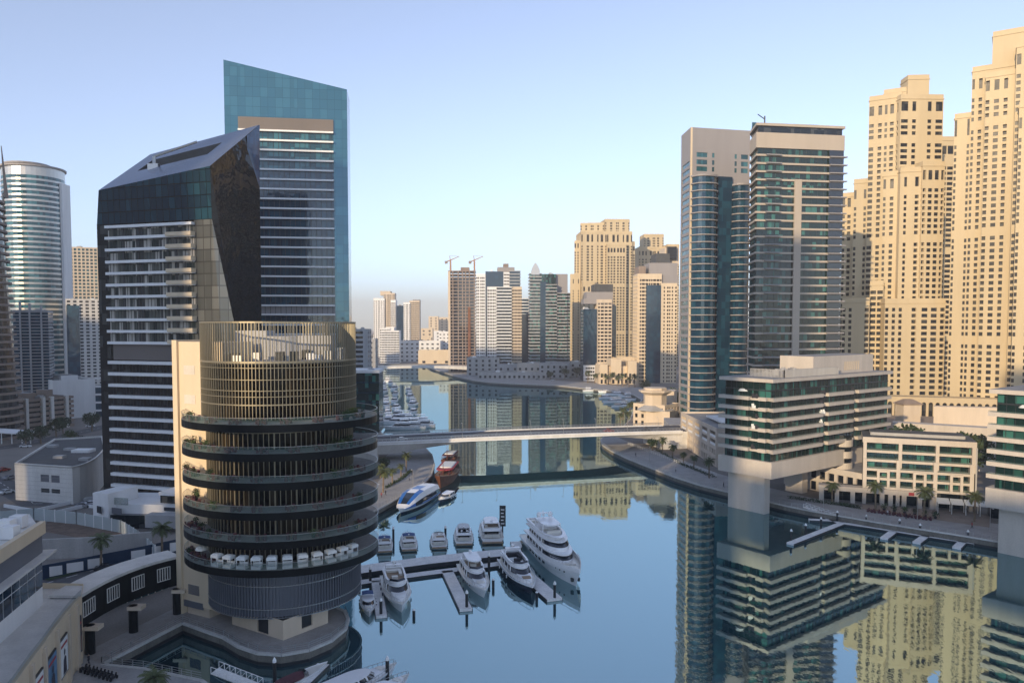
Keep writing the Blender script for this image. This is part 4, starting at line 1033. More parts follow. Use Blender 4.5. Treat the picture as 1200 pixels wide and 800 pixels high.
# ---------------------------------------------------------------- low block beside the bridge
def bridge_side_block():
    a = P2(797.5, 500, 337); b_ = P2(839.5, 520, 281.5); d = (b_-a).normalized(); n = Vector((-d.y, d.x)); L = (b_-a).length
    t = thing('balcony_row_block', 'low cream block of framed balconies at the right end of the bridge', 'building', (a.x, a.y, GZ))
    zt = 15.6; f = lambda x, y: a+d*x+n*y
    W = MB(); panes = []
    cols = [(L*(i+0.16)/5+0.0, L*(i+0.86)/5, 2.0) for i in range(5)]
    c2 = []
    for i in range(5):
        x0 = L*i/5; c2 += [(x0+1.6, x0+3.6, 0.6), (x0+5.2, x0+7.2, 0.6), (x0+8.2, x0+9.8, 0.6)]
    pl = [a, b_, b_+n*20, a+n*20]
    def spec(i, LL):
        if i == 0: return (cols, [(GZ+7.6, GZ+9.8), (GZ+10.6, GZ+12.6)])
        return None
    # lower half: small windows; upper half: deep balconies
    facade(W, panes, a, b_, GZ, GZ+7.2, c2, [(GZ+0.3, GZ+2.9), (GZ+4.2, GZ+6.3)])
    facade(W, panes, a, b_, GZ+7.2, zt, cols, [(GZ+7.6, GZ+9.8), (GZ+10.6, GZ+12.8)])
    for i in range(1, 4):
        p, q = pl[i], pl[(i+1) % 4]; W.poly([(p.x, p.y, GZ), (q.x, q.y, GZ), (q.x, q.y, zt), (p.x, p.y, zt)])
    cap(W, pl, zt, 1, 0.8); W.build('wall', ['beige_stone', 'roof_grey'], t); glaze(panes, t, 'g_window')
    for i in range(5):
        for z in (GZ+7.6, GZ+10.6):
            b = MB(); p, q = f(L*(i+0.2)/5, 0.1), f(L*(i+0.82)/5, 0.1); b.prism([p, q, q+n*0.1, p+n*0.1], z, z+0.9); b.build('balcony_front', 'white_wall', t)
    b = MB(); b.prism([f(L*0.35, 6), f(L-2, 6), f(L-2, 12), f(L*0.35, 12)], zt+0.8, zt+1.5); b.build('roof_plant', 'white_wall', t)
    pod = thing('podium_wall', 'cream lower podium with shopfronts between the low block and the water pier', 'building', (*f(L, 4), GZ))
    a2 = P2(836, 535, 300); b2 = P2(925, 560, 262)
    W = MB(); panes = []; dd = (b2-a2).normalized(); nn = Vector((-dd.y, dd.x))
    block(W, panes, [a2, b2, b2+nn*20, a2+nn*20], GZ, GZ+6, lambda i, L: (even(L, 8, 3.4), [(GZ+0.2, GZ+3.6)]) if i == 0 else None, 0.6, 0.8)
    W.build('wall', ['beige_stone', 'roof_grey'], pod); glaze(panes, pod, 'g_window')
    # road deck in front of the twin towers
    b = MB(); q = [P2(797, 500, 345), P2(850, 500, 330), P2(850, 480, 372), P2(778, 480, 372), P2(784, 500, 345)]
    b.prism(q, GZ, GZ+7.5); tag(b.build('parking_podium', 'grey_wall'), 'grey podium deck below the twin glass towers', 'building')
    return
bridge_side_block()
# ---------------------------------------------------------------- small cream lodge with flared cornice by the right bridgehead
def lodge():
    t = thing('cream_lodge', 'small cream lodge with a flared cornice tower by the right end of the bridge', 'building', (xat(760, 480, 400), 400, GZ))
    W = MB(); panes = []
    pl = rect(742, 400, 779, 388, 16, 490)
    block(W, panes, pl, GZ, zat(474, 396), lambda i, L: (even(L, 5, 1.5), floors(GZ, 3, 3.6, 1.0, 2.0)), 0.5, 0.3)
    W.build('wall', ['cream', 'roof_grey'], t); glaze(panes, t, 'g_window')
    cx, cy = xat(768, 470, 396), 397; b = MB()
    r8 = lambda r, z: [(cx+r*math.cos(math.pi*(2*k+1)/8), cy+r*math.sin(math.pi*(2*k+1)/8), z) for k in range(8)]
    z0, z1 = zat(478, 390), zat(458, 390)
    b.loft([r8(6, z0-1), r8(6, z1-2.4), r8(8.6, z1-0.9), r8(8.6, z1), r8(6, z1), r8(6, z1+1.2)]); b.build('cornice_tower', 'cream', t)
    b = MB(); b.loft([r8(9.6, z0-1.6), r8(9.6, z0-1.1), r8(6.0, z0+1.0)]); b.build('skirt_roof', 'grey_wall', t)
    b = MB(); pl2 = rect(757, 392, 785, 386, 10, 480); b.prism(pl2, GZ, z0-1.5); b.build('side_wing', 'cream', t)
    pl3 = rect(757, 430, 790, 425, 14, 460); b = MB(); b.prism(pl3, GZ, zat(458, 428)); b.build('rear_wing', 'cream', t)
lodge()
# ---------------------------------------------------------------- twin dark glass towers
def twin_left():
    a = P2(808, 300, 380); b_ = P2(877, 300, 387); d = (b_-a).normalized(); n = Vector((-d.y, d.x)); L = (b_-a).length
    c = P2(797, 300, 397)
    z0 = GZ+7.5
    t = thing('panelled_tower', 'tall tower with blank grey upper panel and dark bowed bays, left of the pair', 'building', (a.x, a.y, z0))
    n2 = (c-a).normalized(); dep = (c-a).length
    pl = [a, b_, b_+n*26, c+d*0]
    zt = zat(152, 380); zl = zat(205, 378)
    W = MB(); panes = []
    fh = 3.6; nfl = int((zt-14-z0)/fh)
    def spec(i, LL):
        if i == 3: return ([(LL*0.12, LL*0.9, 0.3)], floors(z0, nfl, fh, 0.9, 2.1))
        if i == 0: return ([(LL*0.10, LL*0.28, 0.3), (LL*0.36, LL*0.40, 0.3), (LL*0.74, LL*0.78, 0.3), (LL*0.85, LL*0.97, 0.3)], [(zat(v+5.5, 380), zat(v, 380)) for v in (194.5, 186.5, 178)])
        return None
    block(W, panes, pl, z0, zt, spec, 1.2, 0.3); W.build('wall', ['grey_clad', 'roof_grey'], t); glaze(panes, t, 'g_tealblue')
    W = MB(); W.prism([c+(a-c)*0.0-n*0.25-d*0.3, a-n*0.3-d*0.3, a-n*0.1+d*0.8, c+d*0.8], zl, zt+1.3); 
    b = MB(); b.prism([a-n*0.12-d*0.12, a-n*0.12+d*0.9, a+d*0.9, a-d*0.12], z0, zt+1.2); b.build('edge_strip', 'cream_slab', t)
    # bays in front: banded, bowed glass
    def bowed(x0, x1, out, ztop, nm):
        pts = []
        for k in range(9):
            s_ = k/8; pts.append(a+d*(x0+(x1-x0)*s_)-n*(out*(1-(2*s_-1)**2)**0.5*1.0+0.8))
        pts += [a+d*x1+n*0.5, a+d*x0+n*0.5]
        z = z0; 
        while z < ztop-1:
            ring_floor(t, pts, z, 3.55, 0.5, 0.4, 'g_blue', 'grey_clad', inset=0.5); z += 3.55
        b = MB(); b.prism(offset(pts, 0.3), z, z+0.9, 0, 1); b.build('bay_roof', ['grey_clad', 'roof_grey'], t)
    bowed(0.5, L*0.44, 5.0, zl-2, 0)
    bowed(L*0.68, L-0.2, 5.0, zl-6, 0)
    b = MB(); p = a+d*L*0.44-n*1.6; q = a+d*L*0.68-n*1.6; b.prism([p, q, q+n*2, p+n*2], z0, zl); b.build('curtain_wall', 'g_blue', t)
    for k in range(5):
        b = MB(); p = a+d*(1.5+k*5.5)-n*2.0; b.box(p.x-0.5, p.x+0.5, p.y-0.5, p.y+0.5, GZ+7.5, z0+2); b.build('column', 'cream_slab', t)
    roof_box(t, sub(pl, 0.55, 0.8, 0.3, 0.6), zt, zt+1.6, 'grey_clad')
twin_left()
def twin_right():
    a = P2(885, 300, 328); b_ = P2(986, 300, 334); d = (b_-a).normalized(); n = Vector((-d.y, d.x)); L = (b_-a).length
    c = P2(877.5, 300, 343); z0 = GZ+4
    t = thing('striped_tower', 'tall glass tower striped by pale floors with a cream vertical pier, right of the pair', 'building', (a.x, a.y, z0))
    pl = [a, b_, b_+n*22, c+n*6]
    pl = [a, b_, b_+n*22, P2(881, 300, 352), c]
    zt = zat(155, 328); zc = zat(173, 328)
    nf = 36; fh = (zc-z0)/nf
    for i in range(nf):
        ring_floor(t, pl, z0+i*fh, fh, 0.8, 0.3, 'g_teal', 'cream_trim', mull=2.6, inset=0.5)
    for i in range(nf):                    # projecting balcony corners
        z = z0+i*fh
        b = MB()
        for x0, x1 in ((0.10, 0.27), (0.83, 1.0)):
            b.prism([a+d*L*x0-n*1.3, a+d*(L*x1+ (1.3 if x1 == 1.0 else 0))-n*1.3, a+d*(L*x1+(1.3 if x1 == 1.0 else 0))+n*0.3, a+d*L*x0+n*0.3], z+0.3, z+0.75)
        b.build('balcony', 'grey_clad', t)
        b = MB(); p, q = a+d*L*0.83-n*0.3, a+d*L*1.0-n*0.3; b.poly([(p.x, p.y, z+1.0), (q.x, q.y, z+1.0), (q.x, q.y, z+fh-0.1), (p.x, p.y, z+fh-0.1)]); b.build('dark_window', 'boat_glass', t)
    b = MB(); b.prism([a+d*L*0.435-n*0.6, a+d*L*0.515-n*0.6, a+d*L*0.515+n*0.2, a+d*L*0.435+n*0.2], z0, zat(209, 328)); b.build('front_pier', 'cream_trim', t)
    b = MB(); b.prism(offset(pl, 0.3), zc, zt, 0, 1); b.build('parapet_band', ['cream_trim', 'roof_grey'], t)
    z2 = zat(147, 328)
    b = MB(); b.prism(offset(pl, -0.5), zt, z2); b.build('recessed_storey', 'g_dark', t)
    b = MB(); b.prism(offset(pl, 0.4), z2, zat(144, 328), 0, 1); b.build('roof_rim', ['cream_trim', 'roof_grey'], t)
    b = MB(); q = sub([pl[0], pl[1], pl[2], pl[3]], -0.05, 0.78, 0.3, 0.9); b.prism(q, zat(144, 328), zat(140, 328)+0.6); b.build('roof_glass_screen', 'g_tealblue', t)
    b = MB(); p = a+d*L*0.16+n*6; b.tube((p.x, p.y, zt), (p.x, p.y, zat(138, 330)+2), 0.3); b.tube((p.x, p.y, zat(139, 330)+1), (p.x-3, p.y, zat(136, 330)+2), 0.2); b.build('maintenance_crane', 'dark_metal', t)
twin_right()

# ---------------------------------------------------------------- beige residential towers (stepped, punched windows)
def cmix(L, pat):
    """window columns from a pattern: w small window, W wide, b balcony, . gap"""
    wd = {'w': 1.5, 'W': 2.7, 'b': 2.1, '.': 0.6, '-': 1.5, 'd': 1.6}
    tot = sum(wd[c] for c in pat)+0.5*len(pat); pat = pat*max(1, round(L/tot)); tot = sum(wd[c] for c in pat); k = L/(tot+0.5*len(pat)); out = []; x = 0
    for c in pat:
        u = wd[c]*k; x += 0.25*k
        if c in 'wWd': out.append((x, x+u, 0.45))
        elif c == 'b': out.append((x, x+u, 1.5))
        x += u+0.25*k
    return out
def beige_tower(name, label, vols, z0=GZ, fh=3.3, group=None, wm='jbr_wall', wall_name='wall', arches=True, limit=100, sill=0.7, hh=1.95):
    t = thing(name, label, 'building', (vols[0][0][0][0], vols[0][0][0][1], z0), group)
    panes = []
    for vi, vol in enumerate(vols):
        pl, zt, pats = vol[0], vol[1], vol[2]
        W = MB(); zb = vol[3] if len(vol) > 3 else z0
        nf = int((zt-1.5-zb)/fh)
        def spec(i, L):
            pt = pats[i % len(pats)] if i < len(pats) else None
            if not pt: return None
            rows = floors(zb, nf, fh, sill, hh)
            if zt-zb > 100:                      # tall slots near the top, blank frieze bands at intervals
                rows = [r for k, r in enumerate(rows) if (k % 17 != 13)]
                rows = rows[:-3]+[(rows[-2][0], rows[-1][1])]
            return (cmix(L, pt), rows)
        block(W, panes, pl, zb, zt, spec, 1.2, 0.35)
        # cornice
        q = offset(pl, 0.35)
        W.prism(q, zt-1.6, zt-1.1); 
        W.build(wall_name if vi == 0 else 'wing_wall', [wm, 'roof_grey'], t)
    glaze(panes, t, 'g_window', limit=limit)
    return t
def qrect(uc, Yc, uL, uR, dl, dr, ang, v=300):
    """corner nearest the camera at column uc; left wall runs back dl, right wall dr, the right wall leaving at angle ang"""
    c = P2(uc, v, Yc); r = Vector((math.cos(R(ang)), math.sin(R(ang)))); l = Vector((-r.y, r.x))
    return [c, c+r*dr, c+r*dr+l*dl, c+l*dl]
def box_at(u0, u1, Y, dep, ang=0.0, v=300):
    """front wall spans columns u0..u1, centre Y metres out, turned by ang degrees"""
    k0, k1, T = xat(u0, v, Y)/Y, xat(u1, v, Y)/Y, math.tan(R(ang)); Ya = 2*Y*(1-T*k1)/(2-T*(k0+k1)); Yb = 2*Y-Ya
    a = Vector((k0*Ya, Ya)); b_ = Vector((k1*Yb, Yb)); d = (b_-a).normalized(); n = Vector((-d.y, d.x))
    return [a, b_, b_+n*dep, a+n*dep]
# cluster A
beige_tower('beige_tower', 'tallest stepped beige tower just right of the striped glass tower', [
    (box_at(1055, 1105, 437, 24, 2, 150), zat(113, 437), ['W.w--w.W', '-w-w-', None, '-w-w-']),
    (box_at(1018, 1056, 444, 26, -30, 150), zat(112, 442), ['W-b.w.b-w', '--w-', None, '--w--']),
    (box_at(1064, 1089, 449, 10, -4, 100), zat(84, 440), [None], zat(113, 437)-1),
    (box_at(1036, 1064, 454, 14, -30, 100), zat(97, 440), [None], zat(113, 437)-1),
    (box_at(1054, 1079, 431, 10, -8, 250), zat(197, 428), ['-w--b.', '--w-', None, '--w--']),
    (box_at(1080, 1106, 429, 10, 2, 250), zat(191, 428), ['b.W.W.b', 'b', None, 'w']),
    (box_at(1034, 1055, 437, 12, -28, 250), zat(200, 430), ['w-b-w', '--w-', None, '--w--']),
    (box_at(1000, 1019, 452, 22, -28, 250), zat(207, 440), ['w--w-', '--w-', None, '--w--']),
    (box_at(987, 1001, 462, 20, -28, 250), zat(222, 445), ['w.b-', '--w-', None, '--w--']),
    (box_at(986, 1018, 430, 14, -26, 400), zat(351, 425), ['w.w---b', '--w-', None, '--w--']),
    (box_at(1018, 1034, 434, 14, -26, 400), zat(330, 425), ['bb', '--w-', None, '--w--']),
    (box_at(1036, 1107, 425, 14, -6, 400), zat(352, 423), ['w.w.w--b-W.W.b', '--w-', None, '--w--']),
])
beige_tower('beige_tower', 'narrow shaded beige tower in the gap between the two big beige towers', [
    (box_at(1100, 1116, 500, 20, 0, 250), zat(162, 500), ['WW', '--w-', None, '--w--']),
])
beige_tower('beige_tower', 'stepped beige tower cut off by the right border', [
    (box_at(1139, 1190, 404, 24, -33, 100), zat(76, 402), ['w-b-W-b-W-w', 'w', None, 'ww']),
    (box_at(1190, 1250, 385, 24, -33, 100), zat(62, 402), ['w-W-b-W', '--w-', None, '--w--']),
    (box_at(1163, 1250, 398, 14, -33, 60), zat(38, 404), [None], zat(70, 402)-1),
    (box_at(1117, 1139, 412, 20, -33, 200), zat(130, 404), ['w---w-', '--w-', None, '--w--']),
    (box_at(1111, 1119, 416, 18, -33, 400), zat(212, 401), ['w', '--w-', None, '--w--']),
    (box_at(1152, 1192, 397, 8, -33, 200), zat(86, 398), ['b-W-b--w', '--w-', None, '--w--']),
    (box_at(1192, 1250, 379, 10, -33, 200), zat(128, 392), ['w--w-b', '--w-', None, '--w--']),
])
def arcade():
    t = thing('arcade_base', 'beige arcade wall with arched openings at the foot of the beige towers', 'wall', (*P2(1050, 480, 415), GZ))
    a = P2(985, 480, 412); b_ = P2(1230, 480, 382); L = (b_-a).length; d = (b_-a)/L; n = Vector((-d.y, d.x))
    z0, z1 = GZ, zat(466, 405); W = MB()
    k = 30; st = L/k; r = st*0.32
    for i in range(k):
        x0 = i*st; c = x0+st/2
        pts = [(c+r*math.cos(math.pi*j/8), z1-1.8-r+r*math.sin(math.pi*j/8)) for j in range(9)]
        poly = [(x0, z0), (c-r, z0)]+[(p[0], p[1]) for p in pts[::-1]]+[(c+r, z0), (x0+st, z0), (x0+st, z1), (x0, z1)]
        W.poly([(*(a+d*x), z) for x, z in poly])
        for p, q in zip(pts[:-1], pts[1:]): W.poly([(*(a+d*p[0]), p[1]), (*(a+d*q[0]), q[1]), (*(a+d*q[0]+n*1.2), q[1]), (*(a+d*p[0]+n*1.2), p[1])])
        for x in (c-r, c+r): W.poly([(*(a+d*x), z0), (*(a+d*x), z1-1.8-r), (*(a+d*x+n*1.2), z1-1.8-r), (*(a+d*x+n*1.2), z0)])
    W.prism([a, b_, b_+n*10, a+n*10], z1, z1+0.8); W.build('arch_wall', 'jbr_trim', t)
    g = MB(); g.prism([a+n*1.2, b_+n*1.2, b_+n*9, a+n*9], z0, z1-0.01); g.build('glazing', 'g_window', t)
arcade()
# raised street, walls, kiosk below the beige towers
b = MB(); b.prism([P2(985, 490, 330), P2(1230, 500, 300), P2(1240, 480, 392), P2(985, 480, 412)], GZ, GZ+5.0); tag(b.build('raised_terrace', 'paving_warm'), 'raised paved terrace below the beige towers', 'terrace')
b = MB(); b.prism([P2(1094, 490, 330), P2(1230, 500, 318), P2(1230, 500, 322), P2(1094, 490, 334)], GZ+5, zat(477, 326)); tag(b.build('garden_wall', 'cream'), 'tan garden wall above the white retaining band', 'wall')
b = MB(); b.prism([P2(1046, 495, 288), P2(1230, 515, 262), P2(1236, 515, 266), P2(1046, 495, 293)], GZ, zat(494, 290)); tag(b.build('retaining_band', 'pale_stone'), 'long pale retaining wall behind the terrace block trees', 'wall')
t = thing('garden_kiosk', 'small tan kiosk with a reddish hipped roof below the beige towers', 'kiosk', (*P2(1068, 480, 345), GZ+5))
q = box_at(1059, 1079, 345, 7, 3, 480); b = MB(); b.prism(q, GZ+5, zat(474, 345)); b.build('wall', 'cream', t)
b = MB(); q2 = offset(q, 0.7); z = zat(474, 345); q3 = offset(q, -2.2); b.loft([[(p.x, p.y, z) for p in q2], [(p.x, p.y, z+0.3) for p in q2], [(p.x, p.y, z+2.2) for p in q3]]); b.build('roof', 'brown_wall', t)

# ---------------------------------------------------------------- centre distance
beige_tower('beige_tower', 'broad sunlit beige tower block rising behind the central marina', [
    (box_at(681, 741, 925, 40, 4, 300), zat(272, 925), ['w--W-b--w-W-w', '--w-', None, '--w--']),
    (box_at(709, 738, 935, 34, 4, 260), zat(257, 930), ['w--W--w', '--w-', None, '--w--'], zat(275, 925)),
    (box_at(680, 708, 938, 34, -8, 260), zat(261, 930), ['w--b--w', '--w-', None, '--w--'], zat(275, 925)),
    (box_at(712, 734, 918, 20, 4, 300), zat(286, 918), ['W.W.W-', '--w-', None, '--w--']),
    (box_at(673, 683, 930, 30, -8, 300), zat(283, 930), ['w.', '--w-', None, '--w--']),
    (box_at(668, 680, 925, 30, -8, 350), zat(322, 925), ['--w-', '--w-', None, '--w--']),
    (box_at(738, 744, 930, 30, 4, 300), zat(284, 930), ['w', '--w-', None, '--w--']),
    (box_at(683, 697, 912, 20, 4, 380), zat(330, 912), ['w-w--', '--w-', None, '--w--']),
])
beige_tower('beige_tower', 'pale beige tower peeking behind the dark roofed pair right of centre', [
    (box_at(749, 785, 990, 36, 2, 300), zat(290, 990), ['w-W-b--W-w', '--w-', None, '--w--']),
    (box_at(755, 778, 1000, 30, 2, 270), zat(274, 990), ['w-W--w', '--w-', None, '--w--'], zat(292, 990)),
    (box_at(748, 757, 995, 30, 2, 300), zat(302, 990), ['w', '--w-', None, '--w--']),
    (box_at(782, 796, 980, 30, 2, 300), zat(287, 980), ['ww', '--w-', None, '--w--']),
])
def crowned(name, label, u0, u1, Y, parts, extra=None, z0=GZ):
    t = thing(name, label, 'building', (*P2((u0+u1)/2, 430, Y), z0)); panes = []
    for (a, b_, dy, v, kind_, wm, gm, pat) in parts:
        pl = box_at(a, b_, Y+dy, 22, 2, 400); zt = zat(v, Y+dy)
        if kind_ == 'grid':
            W = MB(); pn = []; nf = int((zt-z0)/3.4)
            block(W, pn, pl, z0, zt, lambda i, L: (cmix(L, pat), floors(z0, nf, 3.4, 0.9, 1.8)) if i in (0, 3) else None, 1.0, 0.4)
            W.build('wall', [wm, 'roof_grey'], t); panes += [(p, gm) for p in pn]
        elif kind_ == 'glass':
            b = MB(); b.prism(pl, z0, zt, 0, 1); b.build('glass_strip', [gm, 'roof_grey'], t)
            clutter(t, pl, zt, 2)
        elif kind_ == 'band':
            n_ = max(1, int((zt-z0)/3.4)); fh = (zt-z0)/n_
            for i in range(n_): ring_floor(t, pl, z0+i*fh, fh, 1.2, 0.6, gm, wm)
            b = MB(); b.prism(offset(pl, 0.6), zt, zt+0.8, 0, 1); b.build('roof', [wm, 'roof_grey'], t)
        elif kind_ == 'box':
            b = MB(); zl = pat; b.prism(pl, zat(zl, Y+dy), zt, 0, 1); b.build('roof_block', [wm, 'roof_grey'], t)
    by = {}
    for p, g in panes: by.setdefault(g, []).append(p)
    for g, ps in by.items(): glaze(ps, t, g, limit=100//len(by))
    return t
glass('g_navy', (0.008, 0.03, 0.06), (0.012, 0.045, 0.08), 0.2, (3, 3, 3.4), rough=0.1)
crowned('navy_glass_tower', 'beige tower with a navy glass column and stepped dark roof beside the broad beige block', 683, 722, 731, [
    (683.5, 699, 0, 362, 'glass', 'cream', 'g_navy', None),
    (699, 717, 2, 352, 'grid', 'cream', 'g_window', 'bbbb'), (715, 722, 6, 358, 'glass', 'cream', 'g_dark', None),
    (684, 718, 3, 350, 'box', 'grey_clad', None, 356), (687, 718, 6, 342, 'box', 'grey_clad', None, 352), (696, 718, 8, 333, 'box', 'roof_dark', None, 344),
    (684, 705, -1.5, 429, 'grid', 'white_wall', 'g_window', 'bbbb')])
crowned('blue_column_tower', 'cream tower with a dark blue glass column, grey blocky crown, left of the panelled tower', 745, 797, 700, [
    (746.5, 757, 3, 322, 'grid', 'cream_slab', 'g_window', 'wb'), (757, 774, 0, 334, 'glass', 'cream', 'g_navy', None), (749, 775, 2, 322, 'grid', 'cream_slab', 'g_window', 'wWWw'),
    (774, 793, 1, 333, 'grid', 'cream_slab', 'g_window', 'w.w-b'), (775, 794, 5, 322, 'box', 'grey_clad', None, 334), (760, 793, 8, 308, 'box', 'grey_clad', None, 326), (768, 784, 8, 297, 'box', 'roof_dark', None, 309),
    (778, 795, 14, 290, 'box', 'cream', None, 310), (781, 792, 10, 289, 'box', 'boat_glass', None, 304), (748, 756, 6, 312, 'box', 'brown_wall', None, 323)])
t = crowned('green_sail_tower', 'dark green banded tower with a leaf shaped spire', 620, 668, 807, [
    (621, 634, 2, 321, 'band', 'grey_wall', 'g_teal', None), (633, 641, 0, 330, 'glass', 'cream', 'g_navy', None), (640, 652, -1, 334, 'band', 'grey_wall', 'g_teal', None),
    (652, 664, 1, 344, 'band', 'grey_wall', 'g_teal', None), (629, 651, 4, 321, 'glass', 'cream', 'g_teal', None), (651, 665, 9, 321, 'box', 'grey_clad', None, 420), (663, 668, 4, 344, 'band', 'grey_wall', 'g_teal', None)])
b = MB(); c = P2(627.5, 315, 809); zb, zt = zat(322, 809), zat(308, 809); pts = []
for s_, w_ in ((0, 4.2), (0.25, 4.6), (0.5, 4.0), (0.75, 2.6), (0.92, 1.0), (1, 0.2)):
    z = zb+(zt-zb)*s_; pts.append([(c.x-w_, c.y-1.5, z), (c.x+w_, c.y-1.5, z), (c.x+w_, c.y+1.5, z), (c.x-w_, c.y+1.5, z)])
b.loft(pts); b.build('leaf_spire', 'steel', t)
crowned('white_grid_tower', 'broad pale tower of white gridded bays with a blue glass crown', 557, 612, 830, [
    (558, 571, 3, 322, 'grid', 'white_wall', 'g_window', 'ww.w'), (571, 583, -1, 337, 'grid', 'white_wall', 'g_window', 'wwww'), (582, 599, -2, 337, 'band', 'white_wall', 'g_dark', None), (598, 611.5, 0, 337, 'grid', 'cream', 'g_window', 'wwww'),
    (569, 590, 3, 318, 'glass', 'white_wall', 'g_navy', None), (590, 597, 2, 320, 'grid', 'white_wall', 'g_window', 'ww'), (597, 609.5, 3, 318, 'band', 'grey_wall', 'g_navy', None), (583, 603, 8, 313, 'box', 'grey_clad', None, 320), (590, 596, 8, 309, 'box', 'raw_concrete', None, 314)])
def construction_tower():
    Y = 870; t = thing('unfinished_tower', 'unfinished dark concrete tower with open floors and two orange cranes above', 'building', (*P2(541, 430, Y), GZ))
    pl = box_at(526, 557, Y, 26, 2, 400); zt = zat(318, Y); n_ = 31; fh = (zt-GZ)/n_
    for i in range(n_+1):
        b = MB(); b.prism(offset(pl, 0.5), GZ+i*fh-0.3, GZ+i*fh+0.9); b.build('floor_slab', 'raw_concrete', t)
    b = MB(); b.prism(offset(pl, -1.6), GZ, zt-6); b.build('core', 'boat_glass', t)
    for s_ in (0.03, 0.14, 0.34, 0.5, 0.62, 0.76, 0.95):
        b = MB(); b.prism(sub(pl, s_, s_+0.04, -0.02, 0.05), GZ, zt); b.build('column', 'raw_concrete', t)
    b = MB(); b.prism(sub(pl, 0.72, 0.82, -0.05, 0.0), GZ, zat(360, Y)); b.build('hoist_screen', 'rust_net', t)
    b = MB(); b.prism(sub(pl, -0.02, 0.06, -0.03, 0.02), GZ, zt); b.build('painted_sun_edge', 'cream', t)  # cream strip: sunlight on the left edge put into its colour
    b = MB(); b.prism(sub(pl, 0.45, 0.78, 0.2, 0.7), zt, zt+5); b.build('roof_core', 'raw_concrete', t)
    for u, lab, a in ((528, 'orange tower crane on the left corner of the unfinished tower', 22), (556, 'orange tower crane on the right corner of the unfinished tower', 16)):
        p = P2(u, 320, Y+4); z = zt; c = thing('tower_crane', lab, 'crane', (p.x, p.y, z)); b = MB(); m_ = 12
        b.box(p.x-0.9, p.x+0.9, p.y-0.9, p.y+0.9, z, z+m_); b.build('mast', 'crane_paint', c)
        b = MB(); e = Vector((p.x+10, p.y-2, z+m_+5)); b.tube((p.x-5, p.y+1, z+m_-1.0), e, 0.9, 0.4, 4); b.build('jib', 'crane_paint', c)
        b = MB(); b.box(p.x-6.5, p.x-3.5, p.y-0.5, p.y+1.5, z+m_-3, z+m_); b.build('counterweight', 'raw_concrete', c)
        b = MB(); b.tube((p.x, p.y, z+m_), (p.x-1, p.y, z+m_+6), 0.4); b.tube((p.x-1, p.y, z+m_+6), e, 0.15); b.build('tie', 'crane_paint', c)
construction_tower()
crowned('navy_slab', 'narrow navy slab in the gap between the white gridded and green towers', 611, 620, 850, [(611, 621, 0, 368, 'glass', 'cream', 'g_navy', None)])
pl = circle(xat(613, 360, 980), 980, 16, 24)
banded('round_glass_block', 'pale round banded block behind the white gridded tower', 'building', pl, GZ, zat(351, 980), 22, 'g_blue', 'white_wall', 1.3, 0.4)
# low waterfront podiums in the centre
for nm, lab, u0, u1, Y, dep, v, cols, wm, nf in (
    ('waterside_podium', 'stepped white podium block below the unfinished tower', 547, 585, 800, 30, 420, 0.16, 'concrete', 4),
    ('waterside_podium', 'long pale podium with arcade at the central quay edge', 560, 640, 755, 30, 437, 0.22, 'concrete', 1),
    ('waterside_podium', 'grey podium block below the white gridded tower', 583, 616, 785, 22, 428, 0.15, 'grey_wall', 2),
    ('waterside_podium', 'white podium block with dark windows left of the green tower', 606, 634, 775, 20, 427, 0.18, 'pale_stone', 2),
    ('waterside_podium', 'grey podium wall below the green tower', 632, 667, 765, 26, 427, 0.2, 'grey_wall', 3),
    ('waterside_podium', 'dim grey block between the green tower and the navy glass tower', 667, 684, 790, 26, 425, 0.2, 'concrete', 3)):
    gridded(nm, lab, 'building', box_at(u0, u1, Y, dep, -1, 430), GZ, zat(v, Y), nf, cols, wm, 'g_window', 2.2, 2.4)
def arcaded_shops():
    t = thing('arcaded_shops', 'sunlit beige arcaded shop building with arches behind the palm row', 'building', (*P2(720, 440, 690), GZ)); 
    for u0, u1, Y, v in ((702, 748, 690, 430), (716, 728, 686, 422), (736, 746, 686, 424), (703, 712, 686, 428), (722, 747, 715, 420)):
        pl = box_at(u0, u1, Y, 24, 3, 440); W = MB(); pn = []
        block(W, pn, pl, GZ, zat(v, Y), lambda i, L: (even(L, max(2, int(L/4.2)), 1.9), floors(GZ, 2, 5.5, 0.6, 3.6)) if i == 0 else None, 0.9, 0.8)
        W.build('wall', ['cream_slab', 'roof_grey'], t); glaze(pn, t, 'g_window', limit=30)
arcaded_shops()
# twin pale towers in the haze, hotel, low ranges
crowned('distant_tower', 'pale tall tower in haze beyond the far bridge, left of the distant pair', 437, 463, 1300, [(438, 451, 0, 350, 'grid', 'white_wall', 'g_window', 'w.w.w'), (450, 463, 4, 344, 'grid', 'cream', 'g_window', 'bw.wb'), (446, 458, 6, 341, 'box', 'cream', None, 346), (458, 464, -3, 352, 'grid', 'white_wall', 'g_window', 'bb')])
crowned('distant_tower', 'pale tower with blue flank in haze, right of the distant pair', 465, 492, 1280, [(465, 474, 4, 358, 'glass', 'white_wall', 'g_navy', None), (473, 481, 0, 355, 'grid', 'white_wall', 'g_window', 'w.w'), (480, 492, 2, 353, 'grid', 'cream', 'g_window', 'bwwb'), (484, 492, 5, 351, 'box', 'grey_clad', None, 356)])
crowned('white_hotel', 'white hotel block with balconies in front of the hazy tower pair', 445, 468, 1080, [(447, 468, 0, 388, 'grid', 'white_wall', 'g_window', 'bbbbbb'), (445, 457, 3, 385, 'grid', 'white_wall', 'g_window', 'www'), (452, 462, 5, 383, 'box', 'white_wall', None, 390)])
gridded('long_low_block', 'long low pale range right of the white hotel beyond the far bridge', 'building', box_at(468, 516, 1120, 30, 0, 410), GZ, zat(400, 1120), 5, 0.14, 'white_wall', 'g_window', 3.2, 2.2)
